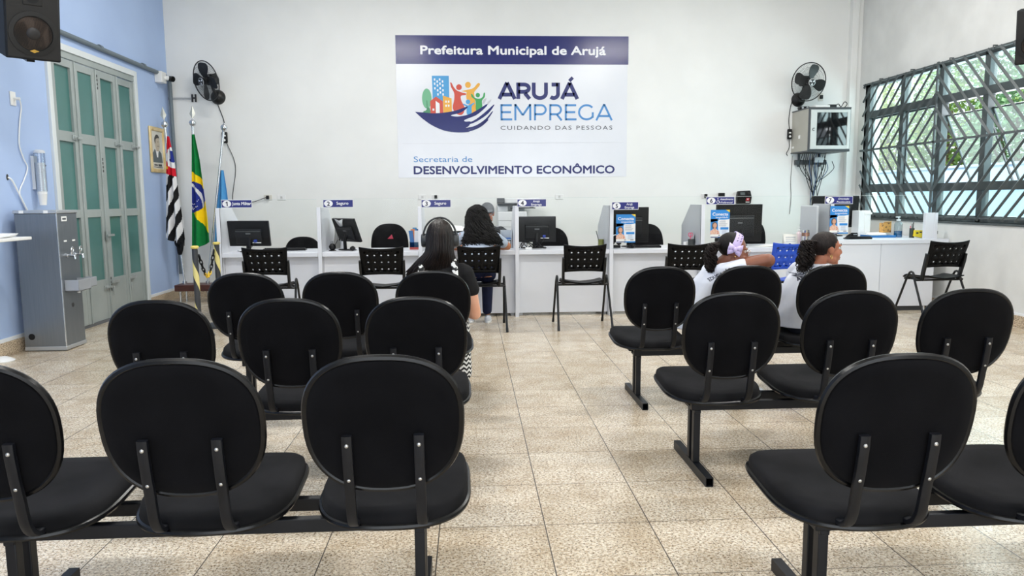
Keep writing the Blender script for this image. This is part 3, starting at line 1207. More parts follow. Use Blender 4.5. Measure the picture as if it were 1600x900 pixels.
mb.bb((-0.072, 0, 0), (0.072, 0.06, 0.32))
mb.build('box', LAM, t, bevel=0.003)
mb = MB()
mb.bb((0.040, -0.006, 0), (0.075, 0.0, 0.32))
mb.build('edging', WHITE_LAM, t)
mb = MB()
mb.bb((0.073, 0.01, 0.06), (0.095, 0.04, 0.095))
mb.build('clip', mat('grey clip', (120, 122, 120), 0.5), t)

# acrylic screens
GT = 1.42
for i in range(7):
    x0 = DX[i]+DT/2+0.003
    x1 = (DX[i+1]-DT/2-0.003) if i < 6 else 5.56
    zb = 0.98 if i < 6 else 1.02
    t = thing('acrylic_screen', 'clear acrylic screen above counter %d with thin bright edges' % (i+1), 'screen', ((x0+x1)/2, YC+0.03, 0), 0, 'clear counter screens')
    w = x1-x0
    mb = MB()
    if i == 4:
        mb.add([(-w/2, 0, zb), (w/2, 0, zb), (w/2, 0, GT), (-w/2, 0, GT)], [(0, 1, 2, 3)])
    else:
        mb.add([(-w/2, 0, zb), (w/2, 0, zb), (w/2, 0, GT), (-w/2, 0, GT)], [(0, 1, 2, 3)])
    mb.build('sheet', ACRYL, t)
    mb = MB()
    mb.bb((-w/2, -0.002, GT-0.0025), (w/2, 0.002, GT))
    mb.build('polished_edge', mat('acrylic edge', (214, 224, 224), 0.2), t)

# number signs
SIGNS = [('Junta Militar', 347, 312.5, 392.5, 324.5), ('Seguro', 505.5, 312, 551, 324), ('Seguro', 659, 312, 703.5, 324), ('Arujá\nEmprega', 809, 311, 852.5, 323), ('Arujá\nEmprega', 956, 315.5, 996, 327.5), ('Atendimento\nPreferencial', 1103.5, 307.5, 1147.5, 319.5), ('Orientação\nPrevidenciária', 1290, 307, 1331.5, 318.5)]
for i, (txt, xa, ya, xb, yb) in enumerate(SIGNS):
    a, b_ = at(xa, ya, YC-0.012), at(xb, yb, YC-0.012)
    c = (a+b_)/2
    w, h = 0.345, 0.094
    t = thing('counter_sign', 'small blue sign reading %d and %s' % (i+1, txt.replace('\n', ' ')), 'sign', (c.x, YC-[0.014, 0.014, 0.014, 0.014, 0.045, 0.014, 0.014][i], c.z), rad([0, 0, 0, 0, 14, 0, 0][i]), 'numbered counter signs')
    mb = MB()
    mb.bb((-w/2, 0, -h/2), (w/2, 0.004, h/2))
    p = mb.build('plate', SIGN_WHITE, t)
    mb = MB()
    mb.plate([(-w/2+0.004, -h/2+0.006), (w/2-0.004, -h/2+0.006), (w/2-0.004, h/2-0.006), (-w/2+0.004, h/2-0.006)], -0.0008)
    mb.build('blue_field', SIGN_BLUE, t)
    mb = MB()
    mb.plate(ellipse(-w/2+0.062, 0, 0.05, 0.038, 32), -0.0016)
    mb.build('number_disc', SIGN_WHITE, t)
    mb = MB()
    if i == 0:
        mb.stroke([(-w/2+0.066, -0.025), (-w/2+0.066, 0.026)], 0.0115, -0.0024).stroke([(-w/2+0.068, 0.022), (-w/2+0.05, 0.011)], 0.010, -0.0025)
    else:
        mb.text(str(i+1), -w/2+0.062, -0.0245, 0.068, -0.0024, bold=0.03)
    mb.build('number', INK, t)
    mb = MB()
    if '\n' in txt:
        l1, l2 = txt.split('\n')
        sh = 0.25 if i >= 5 else 0
        sz = 0.030 if i >= 5 else 0.036
        cx = 0.075 if i == 5 else 0.055
        mb.text(l1, cx, 0.007, sz, -0.002, bold=0.015, shear=sh)
        mb.text(l2, cx, -0.031, sz, -0.002, bold=0.015, shear=sh)
    elif i == 0:
        mb.text(txt, 0.058, -0.014, 0.05, -0.002, bold=0.02, width=0.215)
    else:
        mb.text(txt, 0.05, -0.014, 0.05, -0.002, bold=0.012)
    mb.build('lettering', SIGN_WHITE, t)
    if i == 5:
        # wheelchair symbol
        mb = MB()
        q = lambda pts, r: mb.tube([(x, -0.002, z) for x, z in pts], r, 6)
        ox = -0.028
        mb.plate(ellipse(ox-0.004, 0.026, 0.006, 0.006, 14), -0.0022)
        q([(ox-0.004, 0.016), (ox-0.003, -0.006), (ox+0.014, -0.006), (ox+0.022, -0.026), (ox+0.028, -0.024)], 0.003)
        q([(ox-0.004, 0.006), (ox+0.010, 0.006)], 0.0025)
        q(arc((ox-0.001, -0.014), 0.017, 140, 370, 16), 0.0025)
        mb.build('wheelchair_symbol', SIGN_WHITE, t)

# flyers on the screens
SKIN_P = mat('printed skin', (214, 160, 132), 0.6)
SKY_P = mat('printed sky blue', (44, 138, 214), 0.5)
for i, (x0, y0, x1, y1, words) in enumerate([(963, 335, 992.5, 379, 'blue and white flyer on the screen of counter 5'), (1109.5, 328, 1140.5, 371.5, 'blue and white flyer on the screen of counter 6'), (1296, 322, 1326.5, 365, 'blue and white flyer on the screen of counter 7')]):
    c = (at(x0, y0, YC-0.006)+at(x1, y1, YC-0.006))/2
    w, h = 0.232, 0.335
    t = thing('flyer', words, 'flyer', (c.x, YC-0.005, c.z), 0, 'flyers on the counter screens')
    mb = MB()
    mb.bb((-w/2, 0, -h/2), (w/2, 0.002, h/2))
    mb.build('sheet', mat('flyer paper', (226, 236, 248), 0.45), t)
    mb = MB()
    mb.plate([(-w/2, 0.02), (w/2, 0.06), (w/2, h/2), (-w/2, h/2)], -0.0006)
    mb.plate([(-w/2, -0.13), (-0.015, -0.13), (-0.03, 0.06), (-w/2, 0.06)], -0.0006)
    mb.plate([(-0.02, -h/2), (w/2, -h/2), (w/2, -h/2+0.016), (-0.02, -h/2+0.016)], -0.0006)
    mb.build('blue_field', SKY_P, t)
    mb = MB()
    mb.plate([(w/2-0.05, h/2), (w/2, h/2-0.03), (w/2, h/2)], -0.0010)
    mb.build('corner_flash', mat('printed yellow', (244, 208, 60), 0.5), t)
    mb = MB()
    mb.text('Conecta', 0.0, 0.10, 0.05, -0.0012, bold=0.02, width=0.19)
    mb.text('longevidade', 0.02, 0.068, 0.032, -0.0012, bold=0.005, width=0.15)
    mb.build('lettering', SIGN_WHITE, t)
    # the smiling grey haired woman of the photo, plain shapes
    mb = MB()
    mb.plate(ellipse(-0.066, -0.020, 0.034, 0.045, 24), -0.0012)
    mb.build('printed_hair', mat('printed grey hair', (96, 90, 88), 0.6), t)
    mb = MB()
    mb.plate(ellipse(-0.062, -0.018, 0.022, 0.030, 24), -0.0018)
    mb.plate([(-0.075, -0.05), (-0.05, -0.05), (-0.048, -0.075), (-0.08, -0.075)], -0.0018)
    mb.build('printed_face', SKIN_P, t)
    mb = MB()
    mb.plate([(-w/2, -0.125), (-w/2, -0.085), (-0.085, -0.062), (-0.045, -0.062), (-0.012, -0.085), (0.0, -0.125)], -0.0015)
    mb.build('printed_blouse', noisy('printed blouse', (226, 190, 168), (196, 96, 92), 60, 0.6, lo=0.55, hi=0.62), t)
    mb = MB()
    mb.plate([(-0.02, -0.035), (w/2-0.008, -0.035), (w/2-0.008, 0.05), (-0.02, 0.05)], -0.0012)
    mb.build('text_box', PAPER, t)
    mb = MB()
    rnd = random.Random(4)
    for k in range(6):
        mb.plate([(-0.01, 0.038-k*0.012), (0.06+rnd.random()*0.035, 0.038-k*0.012), (0.06+rnd.random()*0.03, 0.034-k*0.012), (-0.01, 0.034-k*0.012)], -0.0018)
    for k in range(5):
        mb.plate([(0.025, -0.078-k*0.012), (0.08+rnd.random()*0.02, -0.078-k*0.012), (0.08, -0.081-k*0.012), (0.025, -0.081-k*0.012)], -0.0012)
    mb.build('small_print', mat('printed grey', (150, 160, 178), 0.6), t)['kind'] = 'stuff'
    mb = MB()
    mb.plate([(0.005, -0.068), (w/2-0.012, -0.068), (w/2-0.012, -0.042), (0.005, -0.042)], -0.0014)
    mb.build('blue_button', SKY_P, t)
    mb = MB()
    mb.plate([(-w/2, -h/2+0.016), (w/2, -h/2+0.016), (w/2, -0.125), (-w/2, -0.125)], -0.0011)
    mb.build('logo_strip', PAPER, t)
    mb = MB()
    mb.plate([(-w/2+0.004, -h/2+0.004), (0.0, -h/2+0.004), (0.0, -h/2+0.013), (-w/2+0.004, -h/2+0.013)], -0.0016)
    mb.plate([(-0.02, -0.14), (0.005, -0.14), (0.005, -0.133), (-0.02, -0.133)], -0.0016)
    mb.plate([(w/2-0.06, -0.14), (w/2-0.02, -0.14), (w/2-0.02, -0.133), (w/2-0.06, -0.133)], -0.0016)
    mb.build('footer_print', mat('printed navy', (34, 44, 92), 0.6), t)

# ------------------------------------------------------------------ things on the desks
def monitor(label, loc, w, h, rz=0.0, tilt=0.0, zc=None, plug=True, thick=0.03, hump=True, foot=(0.24, 0.18), group='desk monitors'):
    """screen faces +y, away from the waiting room; zc is the height of the middle above the desk"""
    t = thing('monitor', label, 'monitor', loc, rz, group)
    zc = zc or h/2+0.09
    R = Matrix.Translation((0, 0, zc)) @ Matrix.Rotation(tilt, 4, 'X')
    mb = MB()
    mb.bb((-w/2, -thick/2, -h/2), (w/2, thick/2, h/2), M=R)
    cas = mb.build('casing', BLACK_PL, t, bevel=0.005)
    if hump:
        mb = MB()
        mb.rings([[R @ Vector((x*kx, y, z*kz-0.03)) for x, z in [(-w*0.32, -h*0.30), (w*0.32, -h*0.30), (w*0.32, h*0.28), (-w*0.32, h*0.28)]] for kx, kz, y in ((0.93, 0.92, -thick/2-0.022), (0.98, 0.98, -thick/2-0.016), (1, 1, -thick/2))])
        mb.build('rear_cover', BLACK_PL2, t, bevel=0.004)
        mb = MB()
        mb.bb((-w*0.30, -thick/2-0.0236, h*0.19-0.03), (w*0.30, -thick/2-0.021, h*0.205-0.03), M=R)
        mb.bb((-0.03, -thick/2-0.0236, -0.005), (0.03, -thick/2-0.021, 0.012), M=R)
        mb.build('rear_badge', mat('dull grey print', (96, 98, 100), 0.5), t)
    mb = MB()
    mb.bb((-w/2+0.012, thick/2, -h/2+0.02), (w/2-0.012, thick/2+0.001, h/2-0.012), M=R)
    mb.build('screen', mat('dark screen', (12, 13, 15), 0.12), t)
    mb = MB()
    top = R @ Vector((0, -thick/2-0.012, -h*0.15))
    mb.tube([(0, -0.03, 0.008), (0, -0.035, zc-h*0.42), top], 1.0, n=12, flat=(0.028, 0.012, (0, 1, 0), 0.6))
    mb.build('stand', BLACK_PL, t)
    mb = MB()
    mb.lathe([(foot[0]/2, 0), (foot[0]/2, 0.006), (foot[0]/2-0.01, 0.012), (0.02, 0.016)], n=28, M=Matrix.Diagonal((1, foot[1]/foot[0], 1, 1)))
    mb.build('base', BLACK_PL, t)
    if plug:
        mb = MB()
        mb.bb((0.07, -thick/2-0.05, -h*0.32), (0.105, -thick/2-0.018, -h*0.22), M=R)
        mb.build('video_plug', mat('blue plug', (36, 62, 150), 0.4), t, bevel=0.004)
        mb = MB()
        mb.bb((0.045, -thick/2-0.0245, -h*0.36), (0.15, -thick/2-0.0225, -h*0.33), M=R)
        mb.build('sticker', PAPER, t)
        mb = MB()
        a = R @ Vector((0.087, -thick/2-0.05, -h*0.32))
        mb.tube(smooth_path([a, (0.06, -0.08, zc-h*0.5), (0.0, -0.07, 0.03), (-0.12, 0.02, 0.006), (-0.2, 0.1, 0.005)], 6), 0.004, 6)
        mb.build('video_cable', BLACK_PL, t)
    return t


def desk(x, y, Y, z=DESK_Z):
    p = at(x, y, Y)
    return (p.x, Y, z)


monitor('black monitor on counter 1, seen from behind, blue plug at its foot', desk(390.5, 385, 9.0), 0.505, 0.305, rad(-8), rad(9), zc=0.22)
m2 = monitor('black monitor swivelled and tilted back on counter 2', desk(543, 390, 9.15), 0.46, 0.30, rad(-47), rad(20), zc=0.245, plug=False, foot=(0.26, 0.2))
mb = MB()
rnd = random.Random(3)
R2 = Matrix.Translation((0, 0, 0.245)) @ Matrix.Rotation(rad(20), 4, 'X')
mb.add([R2 @ Vector(p) for p in ((-0.16, -0.018, 0.15), (-0.06, -0.026, 0.13), (0.02, -0.022, 0.15), (0.0, -0.03, 0.10), (-0.03, -0.02, 0.06), (-0.08, -0.022, 0.03), (-0.10, -0.035, 0.09), (-0.14, -0.02, 0.11))], [(0, 1, 6, 7), (1, 2, 3), (1, 3, 4, 6), (4, 5, 6)])
mb.build('plastic_film', mat('torn film', (206, 208, 212), 0.25), m2, solid=0.002)
monitor('black monitor on counter 4 beside the divider, blue plug at its foot', desk(839, 387, 9.2), 0.47, 0.315, rad(-3), rad(2), zc=0.232)
monitor('tall dark screen on counter 5 behind the flyer', desk(985, 387, 9.25), 0.45, 0.44, rad(3), rad(2), zc=0.275, plug=False, thick=0.045)
monitor('wide dark screen on counter 6 behind the girl with the bow', desk(1153, 385, 9.25), 0.60, 0.47, rad(4), rad(2), zc=0.285, plug=False, thick=0.05)
m7 = monitor('flat dark screen standing behind the divider on counter 7', (at(1303, 330, 9.7).x, 9.68, Z7), 0.64, 0.42, rad(0), rad(2), zc=0.325, plug=False)

mats_kb = mat('key black', (30, 30, 32), 0.55)


def keyboard(label, loc, rz=0, w=0.44):
    t = thing('keyboard', label, 'keyboard', loc, rz, 'black keyboards on the desks')
    mb = MB()
    mb.add([(-w/2, -0.07, 0), (w/2, -0.07, 0), (w/2, 0.07, 0), (-w/2, 0.07, 0), (-w/2, -0.07, 0.028), (w/2, -0.07, 0.028), (w/2, 0.07, 0.014), (-w/2, 0.07, 0.014)], [(3, 2, 1, 0), (4, 5, 6, 7), (0, 1, 5, 4), (1, 2, 6, 5), (2, 3, 7, 6), (3, 0, 4, 7)])
    mb.build('case', BLACK_PL, t, bevel=0.004)
    mb = MB()
    for r in range(5):
        y = 0.045-r*0.024
        z = 0.0185+0.0024*r*1.0
        for k in range(18):
            mb.box((-w/2+0.025+k*(w-0.05)/17, y, z+0.003), (0.019, 0.019, 0.008))
    mb.build('keys', mats_kb, t)
    return t


keyboard('black keyboard lying across counter 1, right of the monitor', desk(446, 391, 9.2), rad(4), 0.50)
keyboard('black keyboard on counter 5 beside the flyer', desk(1005, 386, 9.05), rad(-4), 0.42)


def mouse(label, loc, rz=0):
    t = thing('computer_mouse', label, 'mouse', loc, rz, 'computer mice on the desks')
    mb = MB()
    mb.sph((0, 0, 0.012), (0.034, 0.055, 0.028), 16, 10)
    mb.build('shell', BLACK_PL, t)
    mb = MB()
    mb.cyl((-0.004, 0.028, 0.034), (0.004, 0.028, 0.034), 0.008, n=12)
    mb.build('wheel', BLACK_PL2, t)


mouse('black mouse beside the monitor foot on counter 2', desk(551, 389, 9.0, DESK_Z+0.016))
mouse('black mouse below the flyer on counter 5', desk(988, 386, 8.95, DESK_Z+0.016))

# leaflets, papers, cups
def box_thing(name, label, cat, loc, dims, m, rz=0, bevel=0.003, group=None):
    mb = MB()
    mb.bb((-dims[0]/2, -dims[1]/2, 0), (dims[0]/2, dims[1]/2, dims[2]))
    o = mb.build(name, m, None, bevel=bevel)
    o.location = loc
    o.rotation_euler = (0, 0, rz)
    return tag(o, label, cat, group)


t = thing('paper_file', 'stack of papers standing upright in a holder on counter 2', 'papers', (DX[1]+0.095, 9.42, DESK_Z), rad(90))
mb = MB()
for k in range(5):
    mb.box((0, -0.03+k*0.014, 0.13+0.004*(k % 2)), (0.21, 0.003, 0.26), rot=(rad(3*(k-2)), 0, 0))
mb.build('sheets', PAPER, t)
mb = MB()
mb.bb((-0.12, -0.06, 0), (0.12, 0.06, 0.008)).bb((-0.12, -0.06, 0), (0.12, -0.054, 0.17)).bb((-0.12, 0.054, 0), (0.12, 0.06, 0.10))
mb.build('holder', LAM_G_SHADE, t)
t = thing('webcam', 'round black webcam with a short stalk beside the papers on counter 2', 'camera', desk(519.5, 391, 9.06))
mb = MB()
mb.sph((0, 0, 0.045), (0.042, 0.04, 0.042), 16, 10)
mb.build('head', BLACK_PL, t)
mb = MB()
mb.lathe([(0.045, 0), (0.045, 0.006), (0.012, 0.012)], n=20)
mb.build('base', BLACK_PL, t)
mb = MB()
mb.tube(smooth_path([(0.03, 0.0, 0.06), (0.06, 0.03, 0.12), (0.10, 0.05, 0.14)], 5), 0.004, 6)
mb.build('cable', BLACK_PL, t)
t = thing('leaflet_box', 'clear box full of blue and orange leaflets on counter 2', 'leaflets', desk(648.5, 392, 9.15))
cols = [(58, 110, 168), (214, 132, 84), (70, 140, 190), (226, 226, 230), (48, 92, 150)]
for k in range(5):
    mb = MB()
    mb.box((-0.035+k*0.018, 0.01*(k % 3), 0.115+0.018*(k % 3)), (0.05, 0.004, 0.23), rot=(rad(-6), rad(3*(k-2)), rad(12)))
    mb.build('leaflet', mat('leaflet %d' % k, cols[k], 0.4), t)
mb = MB()
mb.bb((-0.06, -0.05, 0), (0.06, -0.046, 0.09)).bb((-0.06, 0.046, 0), (0.06, 0.05, 0.12)).bb((-0.06, -0.05, 0), (-0.056, 0.05, 0.10)).bb((0.056, -0.05, 0), (0.06, 0.05, 0.10))
mb.build('box', clear_sheet('smoke acrylic', (170, 190, 205), 0.05), t)
mb = MB()
mb.bb((-0.06, -0.053, 0), (0.06, -0.05, 0.03))
mb.build('red_band', mat('red band', (170, 70, 62), 0.5), t)

# two printers at counter 3
t = thing('desk_printer', 'low grey printer with open paper tray on counter 3', 'printer', desk(706, 391, 9.42, DESK_Z))
LG = mat('printer grey', (170, 174, 180), 0.45)
DG = mat('printer dark grey', (70, 74, 80), 0.4)
mb = MB()
mb.bb((-0.20, -0.10, 0), (0.20, 0.17, 0.16))
mb.build('body', LG, t, bevel=0.015)
mb = MB()
mb.bb((-0.17, -0.135, 0.05), (0.17, -0.10, 0.13))
mb.build('output_slot', DG, t, bevel=0.006)
mb = MB()
mb.box((0.0, 0.05, 0.205), (0.36, 0.30, 0.018), rot=(rad(12), 0, 0))
mb.box((-0.185, 0.05, 0.25), (0.014, 0.16, 0.10), rot=(rad(12), 0, rad(8)))
mb.build('paper_tray', DG, t, bevel=0.004)
mb = MB()
mb.box((0.02, 0.03, 0.235), (0.30, 0.21, 0.004), rot=(rad(12), 0, 0)).box((0.0, 0.05, 0.25), (0.28, 0.2, 0.004), rot=(rad(14), rad(3), rad(5)))
mb.build('papers', PAPER, t)
t = thing('office_printer', 'tall white multifunction printer standing behind counters 3 and 4', 'printer', (at(798, 360, 10.75).x, 10.78, 0), 0)
WP = mat('printer white', (224, 226, 228), 0.4)
mb = MB()
mb.bb((-0.19, -0.20, 0.0), (0.22, 0.24, 0.90))
mb.build('stand_cabinet', LAM_G_SHADE, t, bevel=0.01)
mb = MB()
mb.bb((-0.19, -0.22, 0.905), (0.22, 0.24, 1.23))
mb.build('body', WP, t, bevel=0.012)
mb = MB()
for z in (1.01, 1.10):
    mb.bb((-0.18, -0.2215, z), (0.19, -0.2185, z+0.006))
mb.build('tray_seam', mat('seam grey', (150, 152, 154), 0.5), t)
mb = MB()
mb.bb((-0.19, -0.10, 1.23), (-0.04, 0.24, 1.31)).bb((-0.19, 0.12, 1.23), (0.22, 0.24, 1.33))
mb.build('paper_bridge', WP, t, bevel=0.008)
mb = MB()
mb.bb((-0.19, -0.22, 1.33), (0.36, 0.24, 1.345))
mb.build('glass_bed', DG, t, bevel=0.004)
mb = MB()
mb.bb((-0.10, -0.20, 1.345), (0.40, 0.24, 1.42))
mb.build('scanner_lid', WP, t, bevel=0.012)
mb = MB()
mb.box((-0.15, -0.235, 1.385), (0.11, 0.03, 0.07), rot=(rad(-20), 0, 0))
mb.build('control_panel', DG, t, bevel=0.004)
mb = MB()
mb.bb((0.0, -0.15, 1.27), (0.35, 0.08, 1.285)).bb((0.28, -0.1, 1.285), (0.33, 0.0, 1.32))
mb.build('output_tray', DG, t, bevel=0.003)
t = thing('desk_organizer', 'pale desk organizer with a blue tray beside the divider on counter 3', 'organizer', desk(791, 391, 9.3))
mb = MB()
mb.bb((-0.07, -0.08, 0), (0.07, 0.08, 0.01)).bb((-0.07, 0.07, 0), (0.07, 0.08, 0.22)).bb((-0.07, -0.08, 0), (-0.062, 0.08, 0.22)).bb((0.062, -0.08, 0), (0.07, 0.08, 0.22)).bb((-0.07, -0.08, 0.10), (0.07, 0.08, 0.108))
mb.build('frame', mat('frosted plastic', (196, 204, 212), 0.3), t)
mb = MB()
mb.bb((-0.055, -0.075, 0.108), (0.055, 0.06, 0.125))
mb.build('blue_tray', mat('tray blue', (60, 110, 176), 0.4), t)
mb = MB()
mb.bb((-0.05, -0.06, 0.01), (0.05, 0.05, 0.085))
mb.build('paper_block', PAPER, t)

# counter 4 cables and card
t = thing('cable_bundle', 'tangle of black cables on counter 4 beside the divider', 'cables', desk(828, 388, 8.98))
rnd = random.Random(9)
for k in range(5):
    pts = [(-0.10+rnd.uniform(-0.03, 0.03), 0.05, 0.01)]
    for j in range(4):
        pts.append((-0.06+0.06*j+rnd.uniform(-0.03, 0.03), rnd.uniform(-0.06, 0.1), rnd.uniform(0.005, 0.09)))
    pts.append((0.2, 0.05, 0.006))
    mb = MB()
    mb.tube(smooth_path(pts, 6), 0.0045, 6)
    mb.build('cable', BLACK_PL, t)
box_thing('adapter_box', 'small white adapter among the cables on counter 4', 'adapter', desk(826, 389, 8.95), (0.08, 0.05, 0.025), WHITE_PL)


def pen_cup(label, loc, cup, items, r=0.04, h=0.10):
    t = thing('pen_cup', label, 'cup', loc, 0, 'pen cups on the counters')
    mb = MB()
    mb.lathe([(r*0.95, 0), (r, h), (r-0.004, h), (r*0.9, 0.006)], n=24)
    mb.build('cup', cup, t)
    for k, (dx, lx, L, m) in enumerate(items):
        mb = MB()
        mb.cyl((dx, 0.0, 0.008), (dx+lx, 0.005*k, L), 0.005, n=8)
        mb.sph((dx+lx, 0.005*k, L), 0.006, 8, 6)
        mb.build('pen', m, t)
    return t


OLIVE = mat('olive cup', (120, 124, 62), 0.4)
DCUP = mat('dark cup', (58, 62, 62), 0.4)
pen_cup('olive cup with one pen beside the divider on counter 4', desk(939, 386, 9.15), OLIVE, [(-0.01, -0.05, 0.20, DG), (0.01, 0.0, 0.09, BLACK_PL)], 0.035)
p6 = pen_cup('dark cup with pink scissors beside the divider on counter 5', desk(1080, 384, 9.0), DCUP, [(0.02, 0.03, 0.17, BLACK_PL), (0.0, 0.01, 0.15, LG)], 0.042)
mb = MB()
PINK = mat('pink handle', (226, 84, 122), 0.4)
for dx in (-0.018, 0.006):
    mb.tube([(dx+0.013*cos(rad(a))-0.005, 0, 0.155+0.024*sin(rad(a))) for a in range(0, 360, 30)], 0.0045, 6, closed=True)
mb.cyl((-0.012, 0, 0.02), (-0.012, 0, 0.135), 0.006, n=8)
mb.build('scissors', PINK, p6)
box_thing('paper_stand', 'small white folded card beside the dark cup on counter 5', 'card', desk(1075, 385, 9.15), (0.10, 0.06, 0.06), PAPER, rad(20))
t = thing('headset', 'white corded headset hanging at the left of the counter 5 screen', 'headset', desk(961.5, 375, 9.05, DESK_Z))
mb = MB()
mb.tube([(0.045*cos(rad(a)), 0, 0.10+0.06*sin(rad(a))) for a in range(-30, 215, 15)], 0.006, 8)
mb.build('band', WHITE_PL, t)
for sx in (-1, 1):
    mb = MB()
    mb.cyl((sx*0.042, -0.02, 0.065), (sx*0.042, 0.02, 0.065), 0.03, n=16)
    mb.build('ear_cup', BLACK_PL, t)
mb = MB()
mb.bb((-0.06, -0.04, 0), (0.06, 0.04, 0.035))
mb.build('base', BLACK_PL, t, bevel=0.01)

# counter 6, right end: calendar, bottle, tumbler, papers
t = thing('desk_calendar', 'small white tent calendar with a blue mark on counter 6', 'calendar', desk(1234, 386, 9.0), rad(-6))
mb = MB()
mb.add([(-0.085, -0.05, 0), (0.085, -0.05, 0), (0.085, 0.0, 0.15), (-0.085, 0.0, 0.15), (-0.085, 0.05, 0), (0.085, 0.05, 0)], [(0, 1, 2, 3), (3, 2, 5, 4)])
mb.build('card', mat('ivory card', (230, 230, 224), 0.7), t, solid=0.003)
mb = MB()
for z in (0.11, 0.085, 0.06):
    y = -0.05+0.05*z/0.15-0.004
    mb.add([(-0.06, y, z), (0.06, y, z), (0.06, y+0.002, z+0.005), (-0.06, y+0.002, z+0.005)], [(0, 1, 2, 3)])
mb.build('ruled_line', mat('printed grey', (150, 160, 178), 0.6), t)
mb = MB()
mb.add([(-0.03, -0.047, 0.03), (-0.015, -0.05, 0.013), (0.0, -0.047, 0.03), (-0.008, -0.043, 0.04), (-0.022, -0.043, 0.04)], [(0, 1, 2, 3, 4)])
mb.build('blue_mark', mat('mark blue', (52, 78, 130), 0.5), t)


def pump_bottle(label, loc, r, h, body, liquid, pump):
    t = thing('pump_bottle', label, 'bottle', loc, 0, 'pump bottles on the counters')
    mb = MB()
    mb.lathe([(r*0.9, 0), (r, 0.01), (r, h*0.62), (r*0.85, h*0.70), (r*0.42, h*0.76), (r*0.42, h*0.80)], n=24)
    mb.build('bottle', body, t, angle=60)
    if liquid:
        mb = MB()
        mb.lathe([(r*0.86, 0.006), (r*0.93, 0.014), (r*0.93, h*0.3)], n=24)
        mb.build('liquid', liquid, t)
    mb = MB()
    mb.lathe([(r*0.5, h*0.79), (r*0.5, h*0.87), (r*0.16, h*0.88), (r*0.16, h*0.96)], n=16)
    mb.bb((-r*0.75, -r*0.22, h*0.95), (r*0.35, r*0.22, h))
    mb.build('pump', pump, t, bevel=0.002)
    return t


CLEARB = clear_sheet('clear bottle plastic', (226, 236, 240), 0.08)
pump_bottle('small pink labelled pump bottle beside the calendar on counter 6', desk(1247.5, 385, 9.05), 0.032, 0.235, mat('pale pink plastic', (226, 208, 212), 0.4), None, WHITE_PL)
t = thing('tumbler', 'shiny metal tumbler beside the grey divider on counter 6', 'tumbler', desk(1258, 384, 8.9))
mb = MB()
mb.lathe([(0.036, 0), (0.045, 0.20), (0.047, 0.205), (0.04, 0.205), (0.035, 0.02)], n=28)
mb.build('cup', CHROME, t)
mb = MB()
mb.lathe([(0.0455, 0.13), (0.0462, 0.17)], n=28)
mb.build('band', mat('copper band', (170, 130, 112), 0.3, 0.8), t)
t = thing('paper_sheets', 'loose white sheets lying flat on counter 6', 'papers', desk(1203, 386, 9.05))
for k in range(3):
    mb = MB()
    mb.box((k*0.05-0.05, k*0.02, 0.002+k*0.003), (0.21, 0.297, 0.002), rot=(0, 0, rad(12*k-60)))
    mb.build('sheet', PAPER, t)
# counter 7
t = thing('white_tower_unit', 'white upright computer case behind the dark screen on counter 7', 'computer', (at(1347, 360, 9.55).x, 9.55, Z7), 0)
mb = MB()
mb.bb((-0.10, -0.09, 0), (0.06, 0.09, 0.34))
mb.build('case', WP, t, bevel=0.006)
mb = MB()
mb.bb((-0.03, -0.095, 0.29), (0.075, -0.085, 0.315)).bb((-0.02, -0.093, 0.05), (-0.01, -0.089, 0.27))
mb.build('front_lip', WHITE_PL, t, bevel=0.003)
t = thing('blue_folder', 'blue folder with white papers on it on counter 7', 'folder', (at(1372, 364, 9.3).x, 9.3, Z7), rad(-4))
mb = MB()
mb.bb((-0.17, -0.13, 0), (0.17, 0.13, 0.028))
mb.build('folder', mat('folder blue', (40, 112, 178), 0.45), t, bevel=0.006)
mb = MB()
mb.box((-0.06, 0.0, 0.034), (0.21, 0.24, 0.006), rot=(0, 0, rad(9))).box((-0.02, 0.02, 0.045), (0.20, 0.22, 0.012), rot=(rad(3), rad(-3), rad(-12)))
mb.build('papers', PAPER, t)
t = thing('tissue_box', 'small amber patterned card box on the blue folder', 'box', (at(1383, 358, 9.36).x, 9.36, Z7+0.057), rad(6))
mb = MB()
mb.bb((-0.058, -0.04, 0), (0.058, 0.04, 0.125))
mb.build('carton', noisy('amber pattern', (214, 160, 84), (120, 84, 52), 28, 0.5, lo=0.56, hi=0.64), t, bevel=0.002)
mb = MB()
mb.add([(-0.058, -0.04, 0.125), (0.058, -0.04, 0.125), (0.05, -0.055, 0.145), (-0.05, -0.05, 0.14)], [(0, 1, 2, 3)])
mb.build('flap', mat('amber card', (206, 160, 96), 0.5), t, solid=0.002)
pump_bottle('big clear sanitizer pump bottle with blue base on counter 7', (at(1403, 366, 9.22).x, 9.22, Z7), 0.050, 0.265, CLEARB, clear_sheet('blue gel', (120, 186, 226), 0.04), mat('clear pump', (214, 222, 226), 0.3))
p7 = pen_cup('dark green pen cup with pink and black pens near the end post', (at(1424.5, 368, 9.12).x, 9.12, Z7), mat('green black cup', (56, 66, 62), 0.4), [(-0.018, -0.004, 0.145, PINK), (0.012, 0.006, 0.19, BLACK_PL), (0.0, 0.004, 0.17, DG)], 0.03, 0.12)
t = thing('yellow_packet', 'yellow packet with dark print standing beside the green pen cup', 'packet', (at(1434, 368, 9.05).x, 9.05, Z7), rad(10))
mb = MB()
mb.add([(-0.06, -0.02, 0.02), (0.05, -0.02, 0.0), (0.05, 0.02, 0.0), (-0.06, 0.02, 0.02), (-0.055, -0.012, 0.10), (0.062, -0.012, 0.095), (0.062, 0.012, 0.095), (-0.055, 0.012, 0.10)], [(3, 2, 1, 0), (4, 5, 6, 7), (0, 1, 5, 4), (1, 2, 6, 5), (2, 3, 7, 6), (3, 0, 4, 7)])
